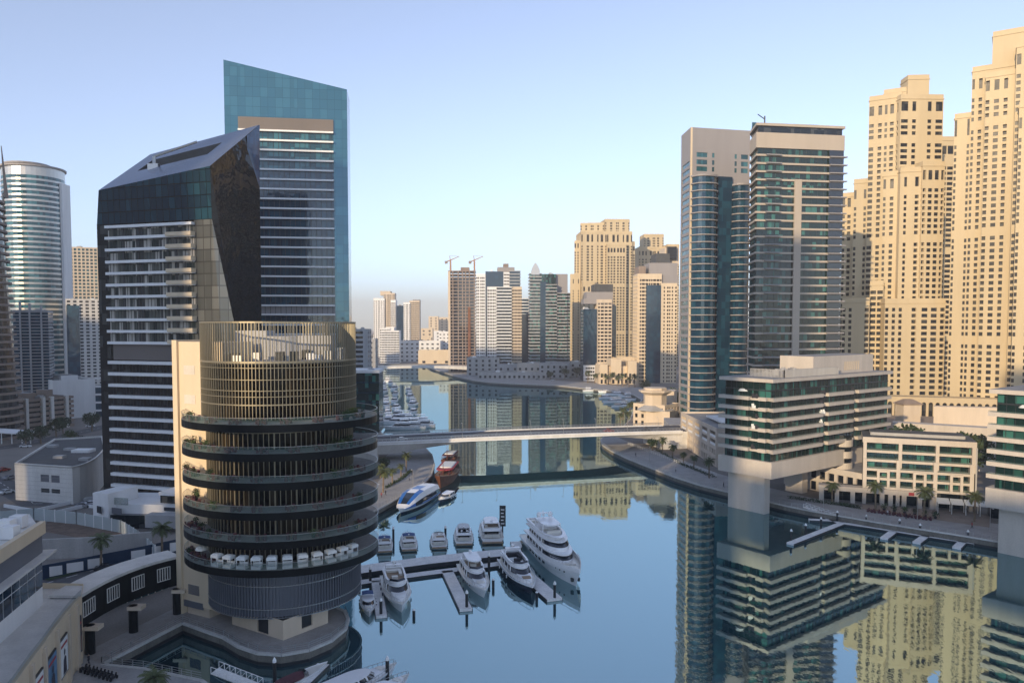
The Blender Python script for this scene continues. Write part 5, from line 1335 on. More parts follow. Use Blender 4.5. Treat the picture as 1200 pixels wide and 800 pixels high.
gridded('long_low_block', 'low sandy shed at the far end of the marina water', 'building', box_at(490, 530, 1060, 20, 0, 410), GZ, zat(411, 1060), 1, 0.08, 'cream_slab', 'g_window', 4.2, 3.2)
gridded('far_white_block', 'white windowed block left of the unfinished tower', 'building', box_at(514, 527, 1150, 26, 0, 400), GZ, zat(389, 1150), 8, 0.2, 'white_wall', 'g_window', 2.2, 1.8)
gridded('blue_grey_block', 'blue grey office block with dark strips behind the restaurant tower', 'building', box_at(410, 431, 560, 24, 4, 410), GZ, zat(387, 560), 14, 0.12, 'grey_wall', 'g_dark', 6.0, 1.9)
gridded('small_grey_block', 'small grey blue block right of the office block behind the restaurant tower', 'building', box_at(430, 440, 760, 24, 4, 410), GZ, zat(398, 760), 8, 0.2, 'grey_wall', 'g_window', 2.4, 1.8)
pl = box_at(408, 444, 372, 18, 3, 450)
banded('teal_pavilion', 'low teal glass building with white top band right behind the restaurant tower', 'building', pl, GZ, zat(437, 372), 6, 'g_teal', 'g_navy', 0.5, 0.1, roofm='roof_grey')
b = MB(); b.prism(offset(pl, 0.3), zat(437, 372), zat(433.5, 372)); tag(b.build('rooftop_rim', 'white_wall'), 'white rim on the roof of the teal glass building', 'roof rim')
# hazy skyline
rs = random.Random(5); k = 0
ORD = 'first second third fourth fifth sixth seventh eighth ninth tenth eleventh twelfth thirteenth fourteenth fifteenth sixteenth seventeenth'.split()
words = ['slim', 'broad', 'stepped', 'low', 'square', 'tapering', 'blocky', 'short', 'thin', 'wide']
spots = [(500, 385, 1700), (508, 371, 2100), (518, 372, 2150), (498, 396, 1500), (513, 388, 1900), (524, 384, 2300), (428, 392, 1500), (434, 396, 1700), (420, 396, 2000), (416, 389, 2600), (426, 386, 3000), (494, 390, 2600), (504, 392, 2900), (432, 400, 1350), (442, 392, 2500), (522, 394, 1500), (470, 392, 2700)]
for u, v, Y in spots:
    wd_ = rs.uniform(14, 30)*Y/2000+6; p = P2(u, v, Y)
    pl = [p+Vector((-wd_/2, 0)), p+Vector((wd_/2, 0)), p+Vector((wd_/2, 20)), p+Vector((-wd_/2, 20))]
    lab = 'hazy block on the far skyline, %s from the left' % ORD[sorted(spots).index((u, v, Y))]
    gridded('skyline_block', lab, 'building', pl, GZ, zat(v, Y), max(3, int((zat(v, Y)-GZ)/7)), 0.10, rs.choice(['cream', 'white_wall', 'cream_slab']), 'g_window', 4.0, 3.2, limit=0 if Y > 2000 else 20, group='hazy blocks on the skyline')
    k += 1

# ---------------------------------------------------------------- bridges
def road_bridge():
    t = thing('road_bridge', 'long pale road bridge with haunched ends crossing the marina', 'bridge', (10, 306, 6))
    A = P2(425, 520, 289); B = P2(800, 505, 324); A2 = A-(B-A).normalized()*38; L = (B-A).length; d = (B-A)/L; n = Vector((-d.y, d.x)); wd = 20
    N = 30
    def zc(s_): return 9.4+0.5*math.sin(math.pi*s_)
    rings = []
    for i in range(N+1):
        s_ = i/N; z = zc(s_); p = A+d*L*s_
        h = 1.2+3.6*max(0, 1-(s_-0.075)/0.33)**2*(1 if s_ > 0.075 else 1)+2.6*max(0, 1-(0.93-s_)/0.25)**2
        h = min(h, 4.4)
        q = lambda y, zz_: (*(p+n*y), zz_)
        rings.append([q(0, z), q(0, z-0.9), q(2.2, z-h-0.2), q(wd-2.2, z-h-0.2), q(wd, z-0.9), q(wd, z)][::-1])
    W = MB(); W.loft(rings, 0); W.build('deck', 'pale_concrete', t)
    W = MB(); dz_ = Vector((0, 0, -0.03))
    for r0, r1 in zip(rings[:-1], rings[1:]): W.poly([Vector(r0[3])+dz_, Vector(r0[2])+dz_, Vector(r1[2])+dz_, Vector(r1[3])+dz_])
    W.build('soffit_shade', 'quay_stone', t)  # extra dark plate: the shade under the deck put into its colour
    r = MB(); f4 = [MB() for _ in range(4)]; rl = MB(); ln = MB()
    for i in range(N):
        s0, s1 = i/N, (i+1)/N; p, q = A+d*L*s0, A+d*L*s1; z0, z1 = zc(s0), zc(s1)
        r.poly([(*(p+n*1.8), z0+0.01), (*(q+n*1.8), z1+0.01), (*(q+n*(wd-1.8)), z1+0.01), (*(p+n*(wd-1.8)), z0+0.01)])
        for f_, y in zip(f4, (0.08, 1.7, wd-0.08, wd-1.7)):
            a, b_ = p+n*y, q+n*y
            f_.bar((a.x, a.y, z0), (b_.x, b_.y, z1), 0.25, 0.35)
            rl.bar((a.x, a.y, z0+1.25), (b_.x, b_.y, z1+1.25), 0.14, 0.12); rl.bar((a.x, a.y, z0+0.8), (b_.x, b_.y, z1+0.8), 0.06, 0.06)
        for y in (wd/2,):
            ln.bar((*(p+n*y), z0+0.014), (*(p+d*2.2+n*y), z0+0.014), 0.15, 0.004)
        if i % 1 == 0:
            for j in range(3):
                pp = p+(q-p)*j/3
                for y in (0.08, wd-0.08): a = pp+n*y; rl.box(a.x-0.07, a.x+0.07, a.y-0.07, a.y+0.07, z0, z0+1.3)
    r.build('carriageway', 'asphalt', t); [f_.build('kerb', 'white_wall', t) for f_ in f4]; rl.build('railing', 'steel', t); ln.build('lane_marking', 'line_paint', t)
    # edge fascia line
    b = MB(); b.bar((*(A-n*0.06), zc(0)-0.6), (*(B-n*0.06), zc(1)-0.6), 0.12, 0.35); b.build('fascia', 'white_wall', t)
    # abutments
    b = MB(); p = A+d*1; b.prism([p-d*38, p+d*9, p+d*9+n*(wd-0.6), p-d*38+n*(wd-0.6)], GZ, 6.2) if False else b.prism([p-d*8-n*0.0+n*0.3, p+d*4.5+n*0.3, p+d*7+n*(wd-0.6), p-d*8+n*(wd-0.6)], GZ-2, 7.9); b.build('abutment', 'pale_concrete', t)
    b = MB(); p = B; b.prism([p-d*9+n*0.3, p+d*6+n*0.3, p+d*6+n*(wd-0.6), p-d*9+n*(wd-0.6)], GZ-2, 7.6); b.build('abutment', 'pale_concrete', t)
    b = MB(); b.prism([A-d*60, A, A+n*wd, A-d*60+n*wd], 6.5, zc(0), 0, 1); b.build('approach', ['pale_concrete', 'asphalt'], t)
    b = MB(); b.prism([B, B+d*8, B+d*8+n*wd, B+n*wd], 6.5, zc(0), 0, 1); b.build('approach', ['pale_concrete', 'asphalt'], t)
    return A, B, d, n, L, zc, wd
BR = road_bridge()
def far_bridge():
    t = thing('far_bridge', 'low slender bridge at the far end of the marina', 'bridge', (*P2(500, 432, 838), 5))
    A = P2(405, 432, 838); B = P2(566, 438, 850); d = (B-A).normalized(); n = Vector((-d.y, d.x)); L = (B-A).length; W = MB(); rings = []
    for i in range(21):
        s_ = i/20; p = A+d*L*s_; z = 8.6+1.8*math.sin(math.pi*s_*0.9+0.1); h = 2.6+2.2*(2*s_-1)**2
        rings.append([(*p, z), (*p, z-h), (*(p+n*16), z-h), (*(p+n*16), z)][::-1])
    W.loft(rings); W.build('deck', 'pale_concrete', t)
    for s_ in (0.12, 0.93):
        p = A+d*L*s_; b = MB(); b.prism([p-d*3, p+d*3, p+d*3+n*16, p-d*3+n*16], -2, 7); b.build('pier', 'pale_concrete', t)
far_bridge()
# ---------------------------------------------------------------- unseen blocks added behind the viewpoint to shade the low marina
def sun_blockers_behind():
    ex = Vector((-math.cos(R(SUN_AZ)), math.sin(R(SUN_AZ)))); ea = Vector((-math.sin(R(SUN_AZ)), -math.cos(R(SUN_AZ))))
    # shaded up to height z at distance ar along the light
    for (c0, c1, z, ar, lab) in ((-240, -180, 125, 170, 'tallest unseen sun blocker added behind the viewpoint'), (-178, -104, 18, 103, 'low unseen sun blocker added behind the viewpoint beside the tallest one'), (-103, -91, 34, 103, 'mid height unseen sun blocker added behind the viewpoint'), (-90, -54, 90, 350, 'slim unseen sun blocker added behind the viewpoint beside the mid height one'),
                             (-53, 21, 6.5, 240, 'broad low unseen sun blocker added behind the viewpoint'), (22, 80, 31, 460, 'unseen sun blocker added behind the viewpoint on the seaward side'), (-299, -242, 65, 250, 'inland unseen sun blocker added behind the viewpoint'),
                             (-462, -301, 25, 720, 'long inland unseen sun blocker added behind the viewpoint'), (-640, -464, 60, 302, 'farthest inland unseen sun blocker added behind the viewpoint')):
        a = -450; h = z-GZ+(ar-a)*math.tan(R(SUN_EL))
        pl = [ex*c0+ea*(a-30), ex*c1+ea*(a-30), ex*c1+ea*a, ex*c0+ea*a]
        ar = sum(pl[i].x*pl[(i+1) % 4].y-pl[(i+1) % 4].x*pl[i].y for i in range(4))
        if ar < 0: pl.reverse()
        t = thing('sun_blocker', lab, 'building', (pl[0].x, pl[0].y, GZ)); n_ = int(h/10)
        for i in range(n_): ring_floor(t, pl, GZ+i*h/n_, h/n_, h/n_*0.45, 0.3, 'g_dark', 'pale_stone')
        b = MB(); b.prism(offset(pl, 0.3), GZ+h, GZ+h+0.8, 0, 1); b.build('roof', ['pale_stone', 'roof_grey'], t)
sun_blockers_behind()

# ---------------------------------------------------------------- haze
def haze():
    b = MB(); b.box(-8600, 8600, -620, 8700, -4, 330)
    o = kind(b.build('haze', 'white_wall'), 'stuff'); m = bpy.data.materials.new('haze'); m.use_nodes = True; n = m.node_tree.nodes; n.clear()
    out = n.new('ShaderNodeOutputMaterial'); v = n.new('ShaderNodeVolumePrincipled'); v.inputs['Color'].default_value = (1.0, 0.94, 0.90, 1); v.inputs['Density'].default_value = HAZE; v.inputs['Anisotropy'].default_value = 0.0
    m.node_tree.links.new(v.outputs[0], out.inputs['Volume']); o.data.materials.clear(); o.data.materials.append(m)
HAZE = 0.00021
haze()

# ---------------------------------------------------------------- boats
def outline(x0, x1, w, nose=0.35, n=9, stern=1.0, px=2.0):
    """plan of a deck house: flat stern at x0, rounded bow end at x1"""
    L = x1-x0; xs = x1-L*nose; right = [(x0, -w/2*stern), (x0+L*0.15, -w/2)]
    for k in range(n):
        a = math.pi/2*k/(n-1)
        right.append((xs+(x1-xs)*math.sin(a), -w/2*max(0.0, math.cos(a))**(2/px)))
    left = [(x, -y) for x, y in right[::-1][1:]]
    return right+left
def tier(b, pl0, z0, pl1, z1, m=0): b.loft([[(x, y, z0) for x, y in pl0], [(x, y, z1) for x, y in pl1]], m)
def hull(L, B, F, name_mat, t, chine=0.55, stripe=None, bowup=0.8, fine=0.75, deckm='gel_cream'):
    N = 16; rings = []
    for i in range(N+1):
        s_ = i/N; x = -L/2+L*s_
        w_ = B/2*(1-max(0, (s_-0.38)/0.62)**(2.6))*(0.92+0.08*min(1, s_*4))
        w_ = max(w_, 0.03); wl = w_*(0.86-0.45*max(0, s_-0.45)**1.2)
        zs = F*(0.82+bowup*0.45*s_**2.2); rk = -0.10*L*max(0, s_-0.8)/0.2*0.6*0
        xo = lambda fr: x-(L*0.09*(1-fr)*max(0, (s_-0.55)/0.45)**1.5)
        rings.append([(xo(0), 0, -0.5), (xo(0.15), -wl*0.8, -0.15), (xo(0.4), -wl*0.95, zs*0.30), (xo(0.42), -wl*0.97, zs*0.34), (xo(0.8), -w_*0.97, zs*0.80), (xo(1), -w_, zs), (x, -w_*0.97, zs+0.02),
                      (x, w_*0.97, zs+0.02), (xo(1), w_, zs), (xo(0.8), w_*0.97, zs*0.80), (xo(0.42), wl*0.97, zs*0.34), (xo(0.4), wl*0.95, zs*0.30), (xo(0.15), wl*0.8, -0.15)])
    b = MB(); n = 13; i0 = 0
    for r in rings: b.v += r
    for a in range(N):
        for k in range(n):
            j = (k+1) % n
            if k == 6: continue
            b.f.append((a*n+k, (a+1)*n+k, (a+1)*n+j, a*n+j)); b.m.append(1 if (stripe and k in (0, 1, 11, 12)) else 0)
    b.f.append(tuple(range(n))); b.m.append(0); b.f.append(tuple(range(N*n+n-1, N*n-1, -1))); b.m.append(0)
    b.build('hull', [name_mat, stripe or 'navy'], t, local=True, smooth=False)
    d = MB()
    for a in range(N):
        p, q = rings[a], rings[a+1]
        zo = 0.12
        d.poly([(p[6][0], p[6][1], p[6][2]-zo), (q[6][0], q[6][1], q[6][2]-zo), (q[7][0], q[7][1], q[7][2]-zo), (p[7][0], p[7][1], p[7][2]-zo)])
    d.build('deck', deckm, t, local=True)
    def edge(s_): 
        s_ = max(0, min(1, s_)); f = s_*N; i = min(N-1, int(f)); u = f-i; a, c = Vector(rings[i][7]), Vector(rings[i+1][7]); return a*(1-u)+c*u
    return edge
def rails(t, edge, s0, s1, h=0.8, n=9, m='steel'):
    b = MB()
    for sg in (1, -1):
        pts = []
        for k in range(n+1):
            p = edge(s0+(s1-s0)*k/n); p = Vector((p.x, p.y*sg*0.96, p.z)); pts.append(p)
            b.tube(p, p+Vector((0, 0, h)), 0.035, n=4)
        for a, c in zip(pts[:-1], pts[1:]): b.tube(a+Vector((0, 0, h)), c+Vector((0, 0, h)), 0.04, n=4)
    b.build('guard_rail', m, t, local=True)
def yacht(label, L=20, B=5.3, fly=True, hullm='gel', hardtop=False, canopy=None, stripe=None, tiers=1, group=None, name='motor_yacht', tender=False, sundeck='gel_cream', darktop=False):
    t = thing(name, label, 'yacht', (0, 0, 0), group)
    F = 0.072*L+0.25
    e = hull(L, B, F, hullm, t, stripe=stripe)
    z = F*0.86; k = L/20
    if hullm != 'gel':
        b = MB()
        for sg in (1, -1):
            for q in range(12):
                p, c = e(q/12), e((q+1)/12); b.bar((p.x, p.y*sg, p.z-0.35*k), (c.x, c.y*sg, c.z-0.35*k), 0.12, 0.4*k)
        b.build('rubbing_strake', 'gel', t, local=True)
    # aft cockpit and swim platform
    b = MB(); b.box(-L/2-1.1*k, -L/2+0.2, -B*0.42, B*0.42, 0.25, 0.5); b.build('swim_platform', 'teak', t, local=True)
    b = MB(); b.box(-L/2+0.5*k, -L/2+1.2*k, -B*0.33, B*0.33, z, z+0.7); b.box(-L/2+2.0*k, -L/2+2.9*k, -B*0.2, B*0.2, z+0.35, z+0.5); b.build('cockpit_seat', 'gel_cream', t, local=True)
    # saloon
    x0, x1 = -L*0.30, L*0.20
    o0 = outline(x0, x1+0.4*k, B*0.80, 0.45); o1 = outline(x0, x1, B*0.78, 0.45); o2 = outline(x0-1.6*k, x1-1.6*k, B*0.72, 0.42); o3 = outline(x0-2.4*k, x1-1.3*k, B*0.78, 0.42)
    hh = 0.75*k+0.15
    b = MB(); fo = outline(x1-3.5*k, L*0.40, B*0.62, 0.55); f2 = outline(x1-3.0*k, L*0.365, B*0.48, 0.55); tier(b, fo, z-0.1, f2, z+0.62*k+0.1); b.build('foredeck_trunk', 'gel', t, local=True)
    b = MB(); pd = outline(x1+0.9*k, L*0.315, B*0.30, 0.2, 5); b.loft([[(x, y, z+0.62*k+0.12) for x, y in pd], [(x, y, z+0.62*k+0.26) for x, y in pd]]); b.build('sun_pad', sundeck, t, local=True)
    b = MB(); tier(b, o0, z-0.1, o1, z+0.55*k); b.build('cabin', 'gel', t, local=True)
    b = MB(); tier(b, o1, z+0.55*k, o2, z+0.55*k+hh); b.build('windscreen', 'boat_glass', t, local=True)
    b = MB(); b.box(x0-0.06, x0+0.02, -B*0.30, B*0.30, z+0.1, z+0.5*k+hh); b.build('aft_door', 'boat_glass', t, local=True)
    b = MB()
    for xx in (x0+1.5*k, x0+4.4*k, x0+6.4*k):
        for sg in (1, -1): b.loft([[(xx, sg*B*0.38, z+0.5*k), (xx+0.35*k, sg*B*0.38, z+0.5*k), (xx+0.35*k, sg*B*0.405, z+0.5*k), (xx, sg*B*0.405, z+0.5*k)], [(xx-0.5*k, sg*B*0.345, z+0.58*k+hh), (xx-0.1*k, sg*B*0.345, z+0.58*k+hh), (xx-0.1*k, sg*B*0.375, z+0.58*k+hh), (xx-0.5*k, sg*B*0.375, z+0.58*k+hh)]])
    b.build('window_pillar', 'gel', t, local=True)
    zr = z+0.55*k+hh
    b = MB(); b.loft([[(x, y, zr) for x, y in o3], [(x, y, zr+0.18*k) for x, y in o3]]); b.build('roof', 'gel', t, local=True)
    zf = zr+0.18*k
    if fly:
        f0 = outline(x0-1.8*k, x1-2.2*k, B*0.70, 0.40); f1 = outline(x0-1.8*k, x1-1.9*k, B*0.76, 0.40)
        b = MB(); n = len(f0); inner0 = outline(x0-1.6*k, x1-2.6*k, B*0.62, 0.40)
        b.loft([[(x, y, zf) for x, y in f0], [(x, y, zf+0.62*k) for x, y in f1], [(x, y, zf+0.62*k) for x, y in inner0], [(x, y, zf+0.05) for x, y in inner0]], 0, caps=False); b.build('flybridge_coaming', 'gel', t, local=True)
        b = MB(); b.poly([(x, y, zf+0.06) for x, y in inner0]); b.build('flybridge_deck', 'teak' if not darktop else 'boat_glass', t, local=True)
        b = MB(); b.box(x1-5.2*k, x1-4.4*k, -0.9*k, 0.3*k, zf, zf+0.95*k); b.box(x0-0.8*k, x0+0.2*k, -B*0.27, B*0.27, zf, zf+0.45*k); b.box(x0+0.2*k, x0+2.6*k, B*0.15, B*0.27, zf, zf+0.45*k); b.build('flybridge_seat', 'gel_cream' if not darktop else 'cloth_dark', t, local=True)
        b = MB(); b.tube((x1-3.0*k, -B*0.3, zf+0.62*k), (x1-3.4*k, -B*0.3, zf+1.0*k), 0.04); b.loft([[(x1-3.0*k, -B*0.28, zf+0.6*k), (x1-1.95*k, 0, zf+0.6*k), (x1-3.0*k, B*0.28, zf+0.6*k)], [(x1-3.4*k, -B*0.27, zf+0.95*k), (x1-2.4*k, 0, zf+0.95*k), (x1-3.4*k, B*0.27, zf+0.95*k)]], 0, caps=False, closed=False); b.build('wind_deflector', 'boat_glass', t, local=True)
        zt = zf+1.55*k
        b = MB()
        for sg in (1, -1): b.loft([[(x0+0.6*k, sg*B*0.33, zf+0.3*k), (x0+1.5*k, sg*B*0.33, zf+0.3*k), (x0+1.5*k, sg*B*0.36, zf+0.3*k), (x0+0.6*k, sg*B*0.36, zf+0.3*k)], [(x0-0.4*k, sg*B*0.26, zt), (x0+0.2*k, sg*B*0.26, zt), (x0+0.2*k, sg*B*0.29, zt), (x0-0.4*k, sg*B*0.29, zt)]])
        b.box(x0-0.5*k, x0+0.4*k, -B*0.29, B*0.29, zt, zt+0.15*k); b.build('radar_arch', 'gel', t, local=True)
        b = MB(); b.tube((x0, 0, zt), (x0, 0, zt+0.5*k), 0.15*k); b.loft([[(x0+0.35*k*math.cos(a*math.pi/4)*r_, 0.35*k*math.sin(a*math.pi/4)*r_, zt+0.45*k+h_) for a in range(8)] for r_, h_ in ((0.9, 0), (1, 0.2*k), (0.7, 0.42*k), (0.1, 0.5*k))]); b.build('satellite_dome', 'gel', t, local=True)
        if hardtop:
            h0 = outline(x0-0.6*k, x1-3.6*k, B*0.62, 0.3); b = MB(); b.loft([[(x, y, zt+0.1*k) for x, y in h0], [(x*0.98, y*0.94, zt+0.32*k) for x, y in h0]]); b.build('hardtop', 'gel' if not darktop else 'boat_glass', t, local=True)
            b = MB()
            for sg in (1, -1): b.tube((x1-4.6*k, sg*B*0.27, zf+0.5*k), (x1-5.2*k, sg*B*0.25, zt+0.12*k), 0.06*k)
            b.build('hardtop_post', 'gel', t, local=True)
    if canopy:
        zt = zf+(1.75*k if fly else 0.9*k); b = MB(); cx0, cx1 = x0-0.5*k, x0+3.4*k; rings = []
        for q in range(7):
            y = -B*0.36+B*0.72*q/6; rings.append([(cx0, y, zt+0.25*k*math.sin(math.pi*q/6)), (cx1, y, zt+0.25*k*math.sin(math.pi*q/6)), (cx1, y, zt-0.07+0.25*k*math.sin(math.pi*q/6)), (cx0, y, zt-0.07+0.25*k*math.sin(math.pi*q/6))])
        b.loft(rings); b.build('canopy', canopy, t, local=True)
        b = MB()
        for x in (cx0+0.1, cx1-0.1):
            for sg in (1, -1): b.tube((x, sg*B*0.34, zf), (x, sg*B*0.34, zt), 0.035, n=4)
        b.build('canopy_frame', 'steel', t, local=True)
    # hull port lights
    b = MB()
    for sg in (1, -1):
        for s_ in (0.50, 0.56, 0.63, 0.69):
            p = e(s_); q = e(s_+0.03); p.z *= 0.66; q.z *= 0.66
            b.poly([(p.x, sg*(p.y+0.0), p.z), (q.x, sg*(q.y+0.0), q.z), (q.x, sg*(q.y+0.0), q.z+0.22*k), (p.x, sg*(p.y+0.0), p.z+0.22*k)])
    b.build('port_light', 'boat_glass', t, local=True)
    rails(t, e, 0.5, 0.97, 0.75*min(k, 1.1))
    b = MB()
    for sg in (1, -1):
        for s_ in (0.18, 0.34, 0.5):
            p = e(s_); b.tube((p.x, sg*(p.y+0.14), p.z*0.35), (p.x, sg*(p.y+0.14), p.z*0.75), 0.13, n=6)
    b.build('fender', 'gel' if hullm != 'gel' else 'navy', t, local=True)
    b = MB(); b.tube((-L/2+0.1, 0, z), (-L/2-0.5*k, 0, z+1.5*k), 0.03, n=4); b.build('flag_pole', 'steel', t, local=True)
    return t
def superyacht():
    L, B = 35, 8.2; t = thing('superyacht', 'largest white yacht, three decks tall, moored along the end pontoon', 'yacht', (0, 0, 0))
    F = 3.1; e = hull(L, B, F, 'gel', t, bowup=0.7); z = F*0.84
    b = MB()
    for sg in (1, -1):
        for k in range(5):
            p, q = e(0.30+k*0.07), e(0.345+k*0.07); b.poly([(p.x, sg*p.y*1.0, 1.7), (q.x, sg*q.y*1.0, 1.7), (q.x, sg*q.y*1.004, 2.3), (p.x, sg*p.y*1.004, 2.3)])
        for k in range(3):
            p = e(0.78+k*0.045); b.tube((p.x-0.4, sg*(p.y-0.30), 2.55), (p.x-0.4, sg*(p.y+0.03), 2.55), 0.26, n=10)
    b.build('port_light', 'boat_glass', t, local=True)
    b = MB()
    for sg in (1, -1): p = e(0.95); b.box(p.x-1.4, p.x-0.7, sg*p.y*0.9-0.25, sg*p.y*0.9+0.25, 1.0, 1.7)
    b.build('anchor_pocket', 'dark_metal', t, local=True)
    b = MB(); b.box(-L/2-1.5, -L/2+0.3, -3.2, 3.2, 0.3, 0.6); b.build('swim_platform', 'teak', t, local=True)
    # raised bulwark
    b = MB()
    for sg in (1, -1):
        for q in range(20):
            p, c = e(0.22+0.78*q/20), e(0.22+0.78*(q+1)/20); b.bar((p.x, sg*p.y*0.99, p.z-0.05), (c.x, sg*c.y*0.99, c.z-0.05), 0.12, 0.85)
    b.build('bulwark', 'gel', t, local=True)
    def deck(x0, x1, w_, z, h, rake=1.3, over=1.2, nose=0.42, shrink=0.93, nm=''):
        a0 = outline(x0, x1+0.3, w_, nose); a1 = outline(x0, x1, w_*0.99, nose); a2 = outline(x0, x1-rake, w_*shrink, nose); ov = outline(x0-over*2.2, x1-rake+0.9, w_*1.02, nose)
        b = MB(); tier(b, a0, z, a1, z+h*0.42); b.build('deckhouse', 'gel', t, local=True)
        b = MB(); tier(b, a1, z+h*0.42, a2, z+h*0.86); b.build('window_band', 'boat_glass', t, local=True)
        b = MB()
        for k in range(5):
            xx = x0+(x1-x0)*(0.1+0.13*k)
            for sg in (1, -1): b.loft([[(xx, sg*w_*0.47, z+h*0.4), (xx+0.5, sg*w_*0.47, z+h*0.4), (xx+0.5, sg*w_*0.503, z+h*0.4), (xx, sg*w_*0.503, z+h*0.4)], [(xx-0.5, sg*w_*0.44, z+h*0.87), (xx-0.1, sg*w_*0.44, z+h*0.87), (xx-0.1, sg*w_*0.475, z+h*0.87), (xx-0.5, sg*w_*0.475, z+h*0.87)]])
        b.build('window_pillar', 'gel', t, local=True)
        b = MB(); b.loft([[(x, y, z+h*0.86) for x, y in ov], [(x, y, z+h) for x, y in ov]]); b.build('roof', 'gel', t, local=True)
        return ov
    deck(-11.5, 8.5, 6.8, z, 2.0)
    ov = deck(-10.5, 5.6, 6.2, z+2.0, 1.9, rake=1.8)
    zf = z+3.9
    f0 = outline(-14.5, 3.0, 5.2, 0.4); f1 = outline(-14.5, 4.3, 5.6, 0.4); i0 = outline(-14.2, 2.6, 4.7, 0.4)
    b = MB(); b.loft([[(x, y, zf) for x, y in f0], [(x, y, zf+0.8) for x, y in f1], [(x, y, zf+0.8) for x, y in i0], [(x, y, zf+0.05) for x, y in i0]], caps=False); b.build('sundeck_coaming', 'gel', t, local=True)
    b = MB(); b.poly([(x, y, zf+0.06) for x, y in i0]); b.build('sundeck', 'pontoon', t, local=True)
    b = MB(); h0 = outline(-9.0, -1.0, 4.6, 0.35); b.loft([[(x, y, zf+2.0) for x, y in h0], [(x*0.98, y*0.95, zf+2.3) for x, y in h0]]); b.build('hardtop', 'gel', t, local=True)
    for x in (-8.6, -2.4):
        for sg in (1, -1): b = MB(); b.tube((x+0.4, sg*2.2, zf), (x, sg*2.0, zf+2.35), 0.16); b.build('hardtop_post', 'gel', t, local=True)
    b = MB(); b.box(-1.2, -0.2, -1.6, 1.6, zf, zf+1.1); b.box(-5.5, -4.5, -2.0, 2.0, zf, zf+0.6); b.box(-13.5, -12.3, -2.0, 2.0, zf, zf+0.6); b.box(-3.6, -2.6, -0.6, 0.6, zf, zf+0.8); b.build('lounge_seat', 'gel_cream', t, local=True)
    b = MB(); b.tube((-8.8, 0, zf+2.6), (-9.4, 0, zf+3.7), 0.3, 0.1); b.box(-9.6, -8.7, -1.1, 1.1, zf+3.1, zf+3.25); b.build('radar_mast', 'gel', t, local=True)
    b = MB()
    for y in (-1.4, 1.4): b.loft([[(-8+0.6*math.cos(a*math.pi/4)*r_, y+0.6*math.sin(a*math.pi/4)*r_, zf+2.6+h_) for a in range(8)] for r_, h_ in ((0.7, 0), (1, 0.5), (0.7, 1.0), (0.1, 1.15))])
    b.build('satellite_dome', 'gel', t, local=True)
    b = MB(); b.box(9.5, 10.6, -1.6, 1.6, z+0.1, z+0.7); b.box(11.0, 12.4, -0.9, 0.9, z+0.1, z+0.5); b.tube((13.2, 0.5, z), (13.2, 0.5, z+0.7), 0.25); b.tube((13.2, -0.5, z), (13.2, -0.5, z+0.7), 0.25); b.build('foredeck_fitting', 'gel_cream', t, local=True)
    rails(t, e, 0.7, 0.99, 1.4, 8)
    return t
def put(t, bow, stern, z=0.0):
    """bow and stern are points of the image at water level"""
    p = P(bow[0], bow[1], 0); q = P(stern[0], stern[1], 0); m = (p+q)/2; d = p-q
    place(t, (m.x, m.y, z), math.atan2(d.y, d.x))
put(superyacht(), (680, 692), (625, 636))
put(yacht('white yacht with navy blue hull and dark flybridge beside the largest yacht', 21.5, 5.7, hullm='navy', darktop=True, sundeck='teak', name='motor_yacht'), (626, 701), (594, 659))
put(yacht('white cream topped yacht moored on the middle finger pontoon', 20, 5.2, hardtop=True), (570, 705), (546, 665))
put(yacht('broad white yacht with blue windscreen at the left finger pontoon', 20, 5.6, sundeck='gel'), (472, 722), (459, 679))
put(yacht('smallest moored cruiser with a blue canopy left of the left finger pontoon', 10.5, 3.0, fly=False, canopy='boat_blue', name='cabin_cruiser'), (433, 728), (430, 698))
put(yacht('white cruiser at the left end of the back row, partly behind the restaurant tower', 11.5, 4.0, canopy='boat_blue'), (450, 629), (451, 651))
put(yacht('white cruiser with a bright blue canopy, second from left in the back row', 12.5, 4.2, canopy='boat_blue'), (477, 627), (480, 648))
put(yacht('small white cruiser in the middle of the back row', 11.5, 4.2), (513, 626), (515, 645))
put(yacht('white yacht with a black hardtop in the back row', 14.5, 4.8, hardtop=True, darktop=True), (542, 619), (544, 641))
put(yacht('tall white yacht at the right end of the back row', 18, 6.0, hardtop=True), (571, 612), (578, 640))
# the three boats cut off by the lower border
put(yacht('white yacht with blue roof hatches at the bottom border', 15, 4.4, fly=False), (447, 795), (392, 820))
put(yacht('white boat bow with rails at the bottom border beside the pile', 13, 3.8, fly=False), (468, 806), (422, 834))
def speedboat():
    t = thing('speedboat', 'open white speedboat with maroon covers at the bottom border', 'boat', (0, 0, 0)); L = 12; e = hull(L, 2.9, 1.0, 'gel', t); z = 0.85
    b = MB(); b.loft([[(x, y, z) for x, y in outline(-3.5, 1.2, 2.0, 0.3)], [(x*0.9, y*0.85, z+0.55) for x, y in outline(-3.5, 1.2, 2.0, 0.3)]]); b.build('cockpit_cover', 'maroon', t, local=True)
    b = MB(); b.loft([[(1.4, -1.0, z), (2.2, 0, z), (1.4, 1.0, z)], [(0.8, -0.8, z+0.8), (1.4, 0, z+0.8), (0.8, 0.8, z+0.8)]], caps=False, closed=False); b.build('windscreen', 'boat_glass', t, local=True)
    b = MB(); b.box(-5.9, -5.2, -0.9, 0.9, z, z+0.5); b.build('stern_seat', 'gel_cream', t, local=True)
    return t
put(speedboat(), (373, 788), (322, 812))
